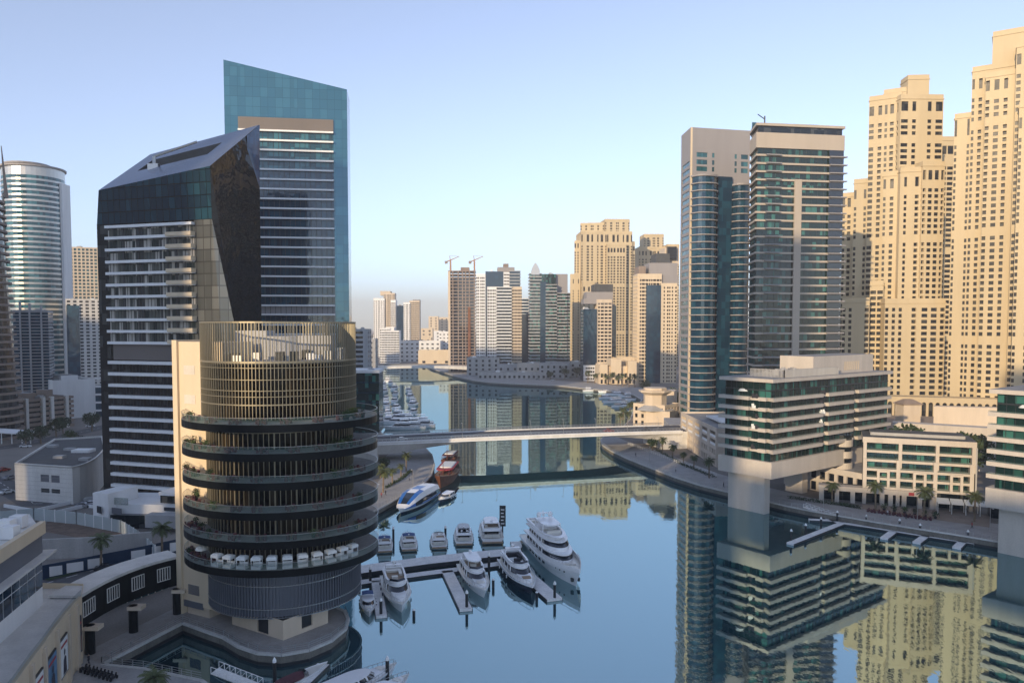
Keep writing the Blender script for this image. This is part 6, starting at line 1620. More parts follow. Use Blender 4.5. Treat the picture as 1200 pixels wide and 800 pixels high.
def ferry():
    t = thing('water_ferry', 'sleek white ferry with blue stripes moored at the left promenade', 'ferry', (0, 0, 0)); L, B = 27, 7.2; e = hull(L, B, 1.9, 'gel', t, stripe='navy', bowup=0.5); z = 1.5
    def prof(s_, w_, za):
        x = -L/2+L*s_; return [(x, -w_, z), (x, -w_*0.97, z+za*0.45), (x, -w_*0.80, z+za*0.9), (x, -w_*0.4, z+za), (x, w_*0.4, z+za), (x, w_*0.80, z+za*0.9), (x, w_*0.97, z+za*0.45), (x, w_, z)]
    st = [(0.02, 3.3, 2.6), (0.1, 3.45, 3.0), (0.3, 3.5, 3.3), (0.5, 3.45, 3.4), (0.64, 3.3, 3.1), (0.76, 2.9, 2.2), (0.86, 2.2, 1.1), (0.94, 1.2, 0.35)]
    b = MB(); rr = [prof(*q) for q in st]; n = 8
    for r in rr: b.v += r
    for a in range(len(rr)-1):
        for k in range(7):
            m = 0
            if k in (0, 6) and a < 5: m = 1
            if k in (0, 6) and a >= 5: m = 2
            if k in (3,) and a in (4, 5): m = 1
            if k in (2, 4) and a in (3, 4, 5): m = 2
            if k == 3 and a in (2,): m = 2
            b.f.append((a*n+k, (a+1)*n+k, (a+1)*n+k+1, a*n+k+1)); b.m.append(m)
    b.f.append(tuple(range(n))); b.m.append(1)
    b.build('cabin', ['gel', 'boat_glass', 'ferry_blue'], t, local=True, smooth=False)
    for sg in (1, -1):
        b = MB()
        for q in range(14):
            p, c = e(q/16), e((q+1)/16); b.bar((p.x, sg*(p.y+0.03), 1.0+0.03*q), (c.x, sg*(c.y+0.03), 1.03+0.03*q), 0.1, 0.45)
        b.build('blue_stripe', 'ferry_blue', t, local=True)
    return t
put(ferry(), (464, 606), (507, 579))
def dhow(label, L=26, B=7.5, cloth='red_cloth'):
    t = thing('wooden_dhow', label, 'boat', (0, 0, 0)); e = hull(L, B, 2.9, 'wood', t, bowup=1.5, deckm='teak'); z = 2.4
    b = MB(); o = outline(-L*0.46, L*0.2, B*0.78, 0.15, 5); b.loft([[(x, y, z+2.3) for x, y in o], [(x, y, z+2.55) for x, y in o]]); b.build('awning', cloth, t, local=True)
    b = MB(); o = outline(-L*0.42, L*0.05, B*0.6, 0.1, 5); b.loft([[(x, y, z+2.56) for x, y in o], [(x*0.95, y*0.9, z+2.85) for x, y in o]]); b.build('upper_deck', 'white_cloth', t, local=True)
    b = MB()
    for k in range(7):
        for sg in (1, -1): x = -L*0.42+k*L*0.1; b.tube((x, sg*B*0.37, z), (x, sg*B*0.37, z+2.3), 0.08, n=4)
    b.build('post', 'wood', t, local=True)
    b = MB()
    for k in range(8):
        x = -L*0.38+k*L*0.075
        for y in (-1.3, 1.3): b.box(x-0.5, x+0.5, y-0.5, y+0.5, z, z+0.8)
    b.build('bench', 'maroon', t, local=True)
    b = MB(); b.tube((L*0.22, 0, z), (L*0.24, 0, z+7), 0.14, 0.06); b.tube((L*0.46, 0, z+1.5), (L*0.56, 0, z+3.0), 0.16, 0.08); b.build('mast', 'wood', t, local=True)
    return t
put(dhow('large red brown wooden dhow with striped awning behind the ferry'), (513, 576), (531, 553))
put(dhow('dark wooden dhow moored farthest, under the road bridge', 18, 6, 'maroon'), (520, 553), (532, 541))
put(yacht('small dark hulled tour boat with a flat brown roof beside the ferry stern', 11, 3.6, fly=False, hullm='navy', name='tour_boat'), (514, 590), (530, 580))
# ---- boats beyond the bridge: three plain models, copied
def small_boat(L, B, top, hm='gel'):
    t = thing('moored_boat', 'boat', 'boat', (0, 0, 0), 'boats berthed in rows beyond the bridge'); F = 1.5; e = hull(L, B, F, hm, t); z = F*0.85
    o0 = outline(-L*0.33, L*0.22, B*0.78, 0.4, 5); o1 = outline(-L*0.33, L*0.14, B*0.7, 0.4, 5)
    b = MB(); tier(b, o0, z, o0, z+0.6); b.build('cabin', 'gel', t, local=True); b = MB(); tier(b, o0, z+0.6, o1, z+1.4); b.build('windscreen', 'boat_glass', t, local=True)
    b = MB(); tier(b, o1, z+1.4, o1, z+1.6); 
    if top: tier(b, outline(-L*0.33, L*0.05, B*0.62, 0.3, 5), z+1.6, outline(-L*0.33, L*0.02, B*0.62, 0.3, 5), z+2.2); b.box(-L*0.28, -L*0.02, -B*0.3, B*0.3, z+3.3, z+3.45)
    b.build('roof', 'gel', t, local=True)
    if top:
        b = MB()
        for x in (-L*0.27, -L*0.04):
            for sg in (1, -1): b.tube((x, sg*B*0.28, z+2.1), (x, sg*B*0.28, z+3.3), 0.08, n=4)
        b.build('roof_post', 'gel', t, local=True)
    return t
sb = [small_boat(15, 4.6, True), small_boat(12, 4.0, False), small_boat(18, 5.2, True)]
kindw = {0: 'white flybridge boat', 1: 'low white cruiser', 2: 'large white flybridge yacht'}
used = set()
rowA = [(449, 452), (450, 460), (452, 468), (452, 477), (454, 486), (455, 495)]
rowB = [(463, 456), (464, 463), (463, 471), (465, 479), (467, 487)]
rowC = [(478, 459), (480, 467), (483, 476), (484, 485)]
rowD = [(468, 503), (480, 502), (491, 500), (462, 497), (474, 497.5), (486, 497), (468, 492)]
big = [(455, 447), (458, 450)]
ordn = ['first', 'second', 'third', 'fourth', 'fifth', 'sixth', 'seventh']
def spawn(rows, lead, ang, far_first=True):
    for i, (u, v) in enumerate(rows):
        k = random.choice((0, 1, 2)); lab = '%s beyond the bridge, %s in the %s' % (kindw[k], ordn[i], lead)
        loc = P(u, v, 0); loc.z = 0; a = R(ang+random.uniform(-4, 4))
        if k not in used: used.add(k); place(sb[k], loc, a); sb[k]['label'] = lab
        else: dup(sb[k], loc, a, lab, None, 1.15)
spawn(rowA, 'inner column', -88); spawn(rowB, 'middle column', 88); spawn(rowC, 'outer column', -92); spawn(rowD, 'cluster next to the bridge', -178); spawn(big, 'farthest pair', 92)
# bay boats on the right
for i, (u, v) in enumerate([(692, 458.5), (708, 460), (720, 463), (733, 465), (738, 469), (728, 471), (716, 472), (726, 477), (736, 476), (712, 467)]):
    k = i % 3; lab = '%s in the right hand bay, %s from its mouth' % ({0: 'white flybridge boat', 1: 'low cruiser', 2: 'larger yacht'}[k], (ordn+['eighth', 'ninth', 'tenth'])[i])
    loc = P(u, v, 0); dup(sb[k], loc, R(random.choice((170, 195, 5))), lab, 'small boats crowding the right hand bay', 0.85)

# ---------------------------------------------------------------- jetties, pontoons, piles
def jetty(name, label, line, wd, z0, z1, m, cat='jetty', group=None):
    t = thing(name, label, cat, (*P(*line[0], z1).xy, z1), group); b = MB(); q = [P(u, v, z1) for u, v in line]
    for a, c in zip(q[:-1], q[1:]): b.bar((a.x, a.y, z0), (c.x, c.y, z0), wd, z1-z0)
    b.build('deck', m, t); e = MB()
    for a, c in zip(q[:-1], q[1:]):
        d = (c-a); d.z = 0; d.normalize(); n = Vector((-d.y, d.x, 0))
        for sg in (1, -1):
            o = n*(wd/2+0.05)*sg; e.bar((a.x+o.x, a.y+o.y, z0-0.05), (c.x+o.x, c.y+o.y, z0-0.05), 0.14, z1-z0+0.0)
    e.build('edge_beam', 'dark_metal' if m == 'pontoon' else 'concrete', t)
    return t
jetty('main_jetty', 'long raised concrete jetty between the two rows of yachts', [(385, 672), (440, 664), (500, 656), (560, 649.5), (600, 646)], 5.2, 0.5, 1.5, 'pontoon')
t = jetty('mooring_pontoon', 'pale floating pontoon in front of the long raised jetty', [(400, 685), (440, 679), (500, 671), (560, 663.5), (603, 657)], 2.6, 0.05, 0.55, 'pontoon')
jetty('finger_pontoon', 'middle finger pontoon between two white yachts', [(524, 668), (546, 713)], 2.4, 0.05, 0.55, 'pontoon')
jetty('finger_pontoon', 'right finger pontoon between the navy hulled yacht and the largest yacht', [(597, 658), (612, 668), (650, 701)], 3.2, 0.05, 0.55, 'pontoon')
jetty('finger_pontoon', 'left finger pontoon beside the smallest moored cruiser', [(441, 680), (447, 721)], 2.0, 0.05, 0.55, 'pontoon')
jetty('gangway_deck', 'pale gangway deck reaching back from the right end of the raised jetty', [(597, 648), (606, 640), (604, 634)], 2.4, 0.3, 0.9, 'pontoon')
jetty('boat_pontoon', 'short pontoon between the yacht boats at the bottom border', [(355, 800), (379, 777)], 2.0, 0.05, 0.5, 'pontoon')
# right bank pontoons
jetty('bank_pontoon', 'empty pale pontoon running along the right bank', [(956, 602), (985, 612), (1020, 617), (1070, 625), (1142, 636)], 2.0, 0.05, 0.5, 'pontoon')
for lab, ln in (('angled empty pontoon arm pointing away from the wide water pier', [(985, 613), (926, 636)]), ('short empty pontoon stub left of the middle of the right bank pontoon', [(1047, 622), (1036, 630)]), ('short hooked pontoon stub in the middle of the right bank pontoon', [(1085, 627), (1074, 635)]), ('short empty pontoon stub near the right end of the bank pontoon', [(1128, 634), (1121, 641)]), ('short pontoon stub toward the wide water pier', [(985, 610), (948, 608)])):
    jetty('pontoon_arm', lab, ln, 1.9, 0.05, 0.5, 'pontoon')
def gangway(name, label, a, b_, wd=1.6):
    t = thing(name, label, 'gangway', (a.x, a.y, a.z)); b = MB(); b.bar(a, b_, wd, 0.15); b.build('walkway', 'pontoon', t); b = MB(); d = (b_-a); n = Vector((-d.y, d.x, 0)).normalized()*wd/2; k = 8
    for sg in (1, -1):
        for i in range(k+1):
            p = a+d*i/k+n*sg; b.tube(p, p+Vector((0, 0, 1.1)), 0.05, n=4)
            if i < k: q = a+d*(i+1)/k+n*sg; b.tube(p+Vector((0, 0, 1.1)), q+Vector((0, 0, 1.1)), 0.05, n=4); b.tube(p, q+Vector((0, 0, 1.1)), 0.04, n=4)
    b.build('truss', 'white_paint', t)
gangway('access_gangway', 'white trussed gangway from the right promenade down to the empty pontoon', P(943, 594, 2.4), P(986, 608, 0.9))
gangway('access_gangway', 'white trussed gangway at the bottom border beside the quay palm', P(252, 786, 2.6), P(304, 806, 0.8), 2.0)
pile0 = None
def pile(label, u, v, h, group):
    global pile0
    p = P(u, v, 0)
    if pile0 is None:
        pile0 = thing('mooring_pile', label, 'pile', (0, 0, 0), group); b = MB(); b.tube((0, 0, -2), (0, 0, 1), 0.28, n=10); b.v = [(x, y, z) for x, y, z in b.v]; b.build('shaft', 'pile', pile0, local=True)
        c = MB(); c.loft([[(0.30*math.cos(a*math.pi/5)*r_, 0.30*math.sin(a*math.pi/5)*r_, z) for a in range(10)] for r_, z in ((1, 0.99), (1, 1.08), (0.15, 1.22))]); c.build('cap', 'white_paint', pile0, local=True); o = pile0
    else: o = dup(pile0, (0, 0, 0), None, label, group)
    o.location = (p.x, p.y, 0); o.scale = (1, 1, h)
for lab, u, v, h in (('black pile at the tip of the middle finger pontoon', 547, 714, 3.2), ('black pile at the tip of the right finger pontoon', 650, 703, 3.2), ('black pile at the tip of the left finger pontoon', 446.5, 722, 3.0), ('black pile between the small cruiser and the jetty', 434, 683, 3.0),
                     ('black pile left of the blue canopy cruiser in the back row', 461, 634, 3.2), ('black pile right of the middle back row cruiser', 522, 633, 3.2), ('black pile between the middle and navy hulled yachts', 573, 672, 4.0), ('short black pile right of the middle finger yacht', 578, 688, 1.6), ('short black pile right of the navy hulled yacht', 629, 702, 1.4),
                     ('black pile by the information board', 586, 622, 3.0), ('black pile in the pontoon near the broad white yacht', 463, 670, 2.2), ('black pile on the pontoon near the left tower shadow', 421, 680, 2.8),
                     ('grey topped pile at the bottom border below the restaurant tower', 322, 801, 3.4), ('white topped pile at the bottom border right of the yachts', 454, 797, 3.2), ('short pile right of the broad white yacht', 485, 722, 1.2)):
    pile(lab, u, v, h, 'piles holding the yacht pontoons')
for i, (lab, u, v) in enumerate((('outer end of the angled arm', 927, 635), ('second along the angled arm', 944, 628), ('third along the angled arm', 962, 620), ('corner where the angled arm starts', 981, 612), ('first right of the corner', 1015, 617), ('beside the left stub', 1054, 622), ('beside the hooked stub', 1078, 628), ('right end of the bank pontoon', 1134, 636))):
    pile('black pile on the right bank pontoon, %s' % lab, u, v, 2.8, 'piles along the empty right bank pontoon')
t = thing('info_board', 'tall black board with white marks standing in the water behind the back row', 'sign', (*P(589, 628, 0).xy, 0)); p = P(589, 628, 0)
b = MB(); b.box(p.x-0.8, p.x+0.8, p.y-0.1, p.y+0.1, 2.6, 8.0); b.build('panel', 'dark_metal', t); b = MB(); b.tube((p.x, p.y, -1), (p.x, p.y, 2.7), 0.2); b.build('post', 'dark_metal', t)
b = MB()
for k in range(5): b.box(p.x-0.45, p.x+0.45-0.2*(k % 2), p.y-0.13, p.y-0.105, 3.2+k*0.9, 3.45+k*0.9)
b.build('marking', 'white_paint', t)

# ---------------------------------------------------------------- palms and trees
rp = random.Random(3)
def palm_master(h=7.5, name='palm_tree', nf=38, fl=3.0):
    t = thing(name, 'palm', 'palm tree', (0, 0, 0)); b = MB(); prev = None
    rings = []
    for k in range(9):
        s_ = k/8; r = 0.30-0.10*s_+0.06*(k % 2); rings.append([(0.25*math.sin(s_*1.5)+r*math.cos(a*math.pi/4), r*math.sin(a*math.pi/4), h*s_) for a in range(8)])
    rings.append([(0.25+0.45*math.cos(a*math.pi/4), 0.45*math.sin(a*math.pi/4), h+0.3) for a in range(8)]); b.loft(rings); b.build('trunk', 'bark', t, local=True)
    c = MB(); top = Vector((0.25, 0, h+0.3))
    for k in range(nf):
        a = 2*math.pi*k*0.382+rp.uniform(-0.2, 0.2); el = R(rp.uniform(-25, 72)); L = fl*rp.uniform(0.85, 1.15); pts = []
        d = Vector((math.cos(a), math.sin(a), 0))
        for j in range(8):
            s_ = j/7; ang = el-s_*R(75); 
            if j == 0: p = top.copy()
            else: p = pts[-1]+(d*math.cos(ang)+Vector((0, 0, math.sin(ang))))*L/7
            pts.append(p)
        sd_ = Vector((-d.y, d.x, 0))
        for j in range(7):
            p, q = pts[j], pts[j+1]
            for m_ in (0, 0.5):
                o = p*(1-m_)+q*m_; ll = 0.8*math.sin(math.pi*min(0.95, (j+m_+0.8)/8.2))+0.12; dd = (q-p).normalized()
                for sg in (1, -1):
                    tip = o+sd_*sg*ll*0.85+dd*ll*0.5+Vector((0, 0, -0.28*ll-rp.uniform(0, 0.12)))
                    c.poly([o, o+dd*0.24, tip])
            c.poly([p+Vector((0, 0, 0.02))-sd_*0.03, p+sd_*0.03, q])
    c.build('crown', 'palm_leaf', t, local=True)
    return t
def tree_master(h=6, r=2.8, m='foliage', n=900):
    t = thing('leafy_tree', 'tree', 'tree', (0, 0, 0)); b = MB(); b.tube((0, 0, 0), (0.1, 0, h*0.45), 0.22, 0.15, 8)
    cl = []
    for k in range(7):
        a = rp.uniform(0, 6.28); q = Vector((r*0.55*math.cos(a)*rp.uniform(0.3, 1), r*0.55*math.sin(a)*rp.uniform(0.3, 1), h*rp.uniform(0.55, 0.85))); b.tube((0.1, 0, h*0.42), q, 0.1, 0.03, 5); cl.append((q, r*rp.uniform(0.35, 0.6)))
    b.build('trunk', 'bark', t, local=True); c = MB()
    for k in range(n):
        q, rr = rp.choice(cl); v = Vector((rp.gauss(0, 1), rp.gauss(0, 1), rp.gauss(0, 0.8))).normalized()*rr*rp.uniform(0.6, 1.08); p = q+v
        u1 = Vector((rp.gauss(0, 1), rp.gauss(0, 1), rp.gauss(0, 1))).normalized(); u2 = u1.orthogonal().normalized(); s_ = rp.uniform(0.14, 0.30)
        c.poly([p-u1*s_, p+u2*s_*0.6, p+u1*s_, p-u2*s_*0.6])
    c.build('crown', m, t, local=True); return t
pm = palm_master(); pm2 = palm_master(6.0, nf=32, fl=2.8)
firstp = [True, True]
def palm(lab, u, v, group, sc=1.0, k=None, z=GZ):
    if P(u, v, z).y < 420: sc *= 0.76
    k = rp.randrange(2) if k is None else k; src = (pm, pm2)[k]; p = P(u, v, z); a = rp.uniform(0, 6.28)
    if firstp[k]: firstp[k] = False; place(src, p, a, sc); src['label'] = lab; src['group'] = group
    else: dup(src, p, a, lab, group, sc)
G1 = 'palms along the right promenade'
palm('bushy palm in front of the left bay of the terrace block', 1026, 597, G1, 1.15, 0); palm('palm in front of the middle bay of the terrace block', 1082, 606, G1, 1.2, 0); palm('palm before the shop podium right of the wide water pier', 975, 589, G1, 1.1, 1)
palm('dark palm at the right end of the cafe awnings', 1142, 611, G1, 1.15, 0); palm('palm just left of the wide water pier', 831, 560, G1, 1.0, 0); palm('palm before the low framed balcony block', 813, 549, G1, 0.9, 1); palm('second palm before the low framed balcony block', 801, 543, G1, 0.8, 1)
palm('palm under the right end of the road bridge', 788, 537, G1, 1.0, 1); palm('leftmost palm under the right end of the road bridge', 776, 532, G1, 1.0, 0)
G2 = 'palms along the left promenade'
palm('palm on the left promenade nearest the ferry', 449, 577, G2, 1.1, 0); palm('palm on the left promenade in front of the bridge abutment', 460, 568, G2, 1.0, 1); palm('small palm at the foot of the bridge abutment', 446, 560, G2, 0.9, 1); palm('palm under the left end of the bridge', 476, 552, G2, 1.0, 0); palm('palm beyond the left end of the bridge', 470, 558, G2, 0.8, 1)
G3 = 'palms beside the left road'
palm('palm on the road verge before the navy hoarding', 118, 667, G3, 1.1, 0); palm('palm on the road verge close to the restaurant tower slab', 190, 651, G3, 1.1, 0); palm('large palm at the bottom border on the quay', 183, 846, 'palms on the near quay', 1.0, 0); palm('palm beside the trussed gangway at the bottom border', 262, 864, 'palms on the near quay', 1.0, 1)
for i, u in enumerate((689, 697, 705, 711, 717, 724, 730, 737, 744)):
    palm('%s palm from the left in the row before the arcaded shops' % (ordn+['eighth', 'ninth'])[i], u, 448.5+i*0.7, 'distant palm row before the arcaded shops', 1.25, i % 2)
for i, (u, v) in enumerate(((735, 497), (730, 492), (738, 489), (744, 485), (727, 499))):
    palm('%s palm in the bay side clump left of the cream lodge' % ordn[i], u, v, 'palms in the bay side clump', 1.0, i % 2)
tm = [tree_master(6, 3.0, 'foliage'), tree_master(5, 2.8, 'foliage_dark', 800)]; ft = [True, True]
def tree(lab, u, v, group, sc=1.0, k=0, z=GZ):
    p = P(u, v, z); a = rp.uniform(0, 6.28)
    if ft[k]: ft[k] = False; place(tm[k], p, a, sc); tm[k]['label'] = lab; tm[k]['group'] = group
    else: dup(tm[k], p, a, lab, group, sc)
GT = 'trees behind the terrace block'
for i, (u, v, s_) in enumerate(((1036, 562, 2.3), (1049, 560, 2.5), (1064, 560, 2.7), (1076, 560, 2.3), (1098, 561, 2.1), (1130, 563, 2.4), (1141, 563, 2.3))):
    tree('dark leafy tree rising behind the roof of the terrace block, %s from the left' % ordn[i], u, v, GT, s_*1.3, 1)
for lab, u, v, s_, k in (('tall leafy tree right of the cream lodge', 790, 487, 2.6, 0), ('leafy tree behind the cream lodge', 781, 482, 2.3, 1), ('tree at the foot of the panelled tower', 796, 493, 1.7, 0),
                         ('tree between the brown apartments and the grey hall', 66, 512, 1.8, 1), ('second tree between the brown apartments and the grey hall', 74, 508, 1.6, 1), ('tree right of the brown apartments', 108, 505, 1.8, 1), ('small tree behind the grey hall', 84, 522, 1.2, 0), ('street tree under the pale canopy edge', 48, 520, 1.6, 1), ('street tree left of the pale canopy', 30, 524, 1.5, 1),
                         ('trees at the foot of the broad sunlit block', 735, 438, 2.8, 1), ('leafy tree left of the arcaded shops', 676, 442, 2.0, 1), ('leafy tree below the green tower', 645, 445, 1.6, 1), ('leafy tree right of the green tower podium', 662, 444, 2.0, 0), ('leafy tree at the bay corner', 756, 461, 1.8, 0),
                         ('dark shrub tree under the right bridgehead', 765, 528, 1.0, 1), ('leafy tree by the left abutment wall', 452, 553, 1.0, 1), ('leafy tree left of the lit lamp lodge path', 748, 489, 1.0, 0)):
    tree(lab, u, v, 'scattered street trees', s_, k)
for i in range(14):
    u = 1105+i*6; tree('small bush on the garden wall below the beige towers, %s' % ('number %s from its left end' % ['one', 'two', 'three', 'four', 'five', 'six', 'seven', 'eight', 'nine', 'ten', 'eleven', 'twelve', 'thirteen', 'fourteen'][i]), u, 486, 'bushes on the garden wall', 0.9, i % 2, GZ+5)
# hedges along the promenade
def hedge(lab, line, wd, h, n):
    b = MB(); q = [P(u, v, GZ) for u, v in line]
    for k in range(n):
        i = rp.randrange(len(q)-1); p = q[i].lerp(q[i+1], rp.random())+Vector((rp.uniform(-wd, wd)/2, rp.uniform(-wd, wd)/2, rp.uniform(0, h)))
        u1 = Vector((rp.gauss(0, 1), rp.gauss(0, 1), rp.gauss(0, 1))).normalized(); u2 = u1.orthogonal().normalized(); s_ = rp.uniform(0.15, 0.3); b.poly([p-u1*s_, p+u2*s_*0.6, p+u1*s_, p-u2*s_*0.6])
    tag(b.build('hedge', 'foliage_dark'), lab, 'hedge')
hedge('clipped hedge along the right promenade before the low framed block', [(770, 528), (800, 545), (838, 560)], 1.4, 0.9, 900)
hedge('clipped hedge along the right promenade before the shop podium', [(925, 584), (985, 592), (1008, 596)], 1.4, 0.9, 900)
hedge('hedge on the left promenade beside the path', [(482, 552), (470, 562), (452, 572)], 1.2, 0.8, 700)

# ---------------------------------------------------------------- railings, lamps, people, cars
def railing(label, line, z=GZ, h=1.05, step=1.8, m='steel', side=0.0):
    t = thing('quay_railing', label, 'railing', (*P(*line[0], z).xy, z)); b = MB(); q = [P(u, v, z) for u, v in line]
    for a, c in zip(q[:-1], q[1:]):
        L = (c-a).length; k = max(1, int(L/step))
        for i in range(k): p = a+(c-a)*i/k; b.box(p.x-0.05, p.x+0.05, p.y-0.05, p.y+0.05, z, z+h)
        for hh in (h, h*0.66, h*0.33): b.bar((a.x, a.y, z+hh), (c.x, c.y, z+hh), 0.05, 0.05)
    b.build('rail', m, t)
railing('steel railing curving round the quay below the restaurant tower', [(119, 777), (214, 728), (240, 737.5), (262, 745), (280, 756), (302, 763.5), (330, 765.5), (362, 760), (388, 749), (405, 735), (408, 725), (404, 716)])
railing('long steel railing on the right promenade edge', [(706, 521), (716, 528), (735, 537), (760, 547), (790, 558.5), (820, 568), (869.5, 580), (920, 591.5), (950, 597.5), (1025, 610.5), (1130, 627), (1172, 634), (1200, 639)])
railing('steel railing on the left promenade edge', [(443, 595.5), (458, 587.5), (472, 579.5), (494, 568), (505, 556.5), (509, 544.5), (506, 533)])
railing('steel railing along the near quay at the bottom border', [(119, 777), (168, 782), (236, 796)])
railing('white railing on the inner side of the right promenade', [(735, 520), (790, 541), (840, 558)], m='white_paint')
def lamp_master(h=9, arm=1.2):
    t = thing('street_lamp', 'lamp', 'street lamp', (0, 0, 0)); b = MB(); b.tube((0, 0, 0), (0, 0, h), 0.10, 0.06, 6); b.tube((0, 0, h), (arm, 0, h+0.2), 0.05, n=5); b.build('post', 'steel', t, local=True)
    b = MB(); b.box(arm-0.3, arm+0.4, -0.14, 0.14, h+0.12, h+0.24); b.build('lamp_head', 'lamp_head', t, local=True); return t
lm = lamp_master(6.5); fl_ = True
A_, B_, d_, n_, L_, zc_, wd_ = BR
def lamp(lab, p, group, sc=1.0, rz=0.0):
    global fl_
    if fl_: fl_ = False; place(lm, p, rz, sc); lm['label'] = lab; lm['group'] = group
    else: dup(lm, p, rz, lab, group, sc)
for i in range(9):
    s_ = 0.08+i*0.105; p = A_+d_*L_*s_+n_*1.5; lamp('lamp post on the road bridge, %s from its left end' % (ordn+['eighth', 'ninth'])[i], (p.x, p.y, zc_(s_)), 'lamp posts on the road bridge', 0.9, math.atan2(n_.y, n_.x))
for lab, u, v in (('lamp post on the right promenade below the bridge end', 761, 541), ('lamp post on the right promenade left of the wide pier', 858, 572), ('lamp post on the right promenade right of the wide pier', 965, 594), ('white lamp post before the terrace block cafe', 1075, 610), ('lamp post on the right promenade near the border pier', 1160, 622), ('lamp post on the left promenade near the ferry', 443, 590), ('lamp post on the left promenade curve', 484, 571)):
    lamp(lab, P(u, v, GZ), 'promenade lamp posts', 0.9, rp.uniform(0, 6))
def person_mesh(name, top, pose=0.0):
    t = thing('person', 'person', 'person', (0, 0, 0)); b = MB()
    def limb(pts, m):
        rr = [[(p[0]+r*math.cos(a*math.pi/3), p[1]+r*0.8*math.sin(a*math.pi/3), p[2]) for a in range(6)] for p, r in pts]; b.loft(rr, m)
    st = 0.22
    limb([((st, -0.09, 0), 0.05), ((st+0.02, -0.09, 0.08), 0.06), ((0.1, -0.09, 0.48), 0.07), ((0, -0.08, 0.9), 0.1)], 0); limb([((-st, 0.09, 0), 0.05), ((-st+0.02, 0.09, 0.08), 0.06), ((-0.02, 0.09, 0.48), 0.07), ((0, 0.08, 0.9), 0.1)], 0)
    limb([((0, 0, 0.85), 0.16), ((0, 0, 1.1), 0.15), ((0, 0, 1.38), 0.2), ((0, 0, 1.47), 0.08), ((0, 0, 1.52), 0.06)], 1)
    for sg, fx in ((1, 0.16), (-1, -0.16)): limb([((fx, sg*0.25, 0.78), 0.035), ((fx*0.4, sg*0.26, 1.1), 0.045), ((0, sg*0.2, 1.42), 0.06)], 1)
    limb([((0.01, 0, 1.5), 0.055), ((0.02, 0, 1.56), 0.085), ((0.02, 0, 1.66), 0.1), ((0.01, 0, 1.74), 0.08), ((0, 0, 1.78), 0.03)], 2)
    b.build('body', ['cloth_dark', top, 'skin'], t, local=True, smooth=True); h = MB(); h.loft([[(-0.015+0.105*math.cos(a*math.pi/4)*r_, 0.1*math.sin(a*math.pi/4)*r_, z) for a in range(8)] for r_, z in ((0.9, 1.66), (1.0, 1.72), (0.7, 1.79), (0.1, 1.81))]); h.build('hair', 'cloth_dark', t, local=True)
    return t
pe = [person_mesh('a', 'cloth_light'), person_mesh('b', 'cloth_dark'), person_mesh('c', 'red_cloth')]; fp_ = [True]*3; tn = ['pale top', 'dark top', 'red top']
def person(lab, u, v, k, z=GZ):
    p = P(u, v, z); a = rp.uniform(0, 6.28); lab = 'person in a %s %s' % (tn[k], lab)
    if fp_[k]: fp_[k] = False; place(pe[k], p, a); pe[k]['label'] = lab
    else: dup(pe[k], p, a, lab)
for lab, u, v, k in (('walking on the left promenade curve', 483, 556, 1), ('walking beside another on the left promenade', 480, 563, 0), ('strolling near the left promenade palms', 452, 580, 1), ('standing on the left promenade by the ferry', 447, 583, 2), ('walking on the right promenade below the bridge', 745, 535, 1), ('walking on the right promenade before the low block', 792, 553, 0), ('jogging on the right promenade left of the pier', 848, 571, 1),
                     ('standing before the cafe awnings', 1062, 608, 1), ('walking past the terrace block', 1040, 604, 0), ('sitting area visitor by the border pier', 1139, 619, 2), ('standing on the quay under the footbridge', 104, 779, 1)):
    person(lab, u, v, k)
def car_master(paint, name='parked_car'):
    t = thing(name, 'car', 'car', (0, 0, 0)); pr = [(-2.15, 0.35), (-2.2, 0.8), (-2.0, 0.95), (-1.55, 1.0), (-1.0, 1.42), (0.35, 1.45), (1.0, 1.0), (1.9, 0.85), (2.15, 0.65), (2.15, 0.32)]
    b = MB(); b.loft([[(x, -0.85, z) for x, z in pr], [(x, -0.9, z*0.98) for x, z in pr], [(x, 0.9, z*0.98) for x, z in pr], [(x, 0.85, z) for x, z in pr]]); b.build('body', paint, t, local=True)
    b = MB()
    for sg in (1, -1): b.poly([(-1.4, sg*0.905, 1.0), (0.85, sg*0.905, 1.0), (0.3, sg*0.905, 1.36), (-0.95, sg*0.905, 1.34)])
    b.poly([(0.42, -0.78, 1.42), (0.42, 0.78, 1.42), (1.0, 0.8, 1.03), (1.0, -0.8, 1.03)]); b.poly([(-1.05, -0.78, 1.40), (-1.05, 0.78, 1.40), (-1.55, 0.8, 1.03), (-1.55, -0.8, 1.03)]); b.build('window', 'boat_glass', t, local=True)
    for x in (-1.35, 1.35):
        for sg in (1, -1): w_ = MB(); w_.tube((x, sg*0.72, 0.32), (x, sg*0.93, 0.32), 0.32, n=12); w_.build('wheel', 'rubber', t, local=True)
    return t
cars = [car_master('car_white'), car_master('car_dark'), car_master('car_silver'), car_master('car_red')]; fc = [True]*4; cn = ['white', 'black', 'silver', 'red']
def car(lab, p, a, k):
    lab = '%s car %s' % (cn[k], lab)
    if fc[k]: fc[k] = False; place(cars[k], p, a); cars[k]['label'] = lab
    else: dup(cars[k], p, a, lab)
ba = math.atan2(d_.y, d_.x)
for lab, s_, y, k, da in (('driving near the left end of the bridge', 0.115, 4.0, 0, 0), ('crossing right of the middle of the bridge', 0.76, 4.0, 3, 0), ('near the right end of the bridge', 0.885, 4.0, 1, 0)):
    p = A_+d_*L_*s_+n_*y; car(lab, (p.x, p.y, zc_(s_)+0.02), ba+da, k)
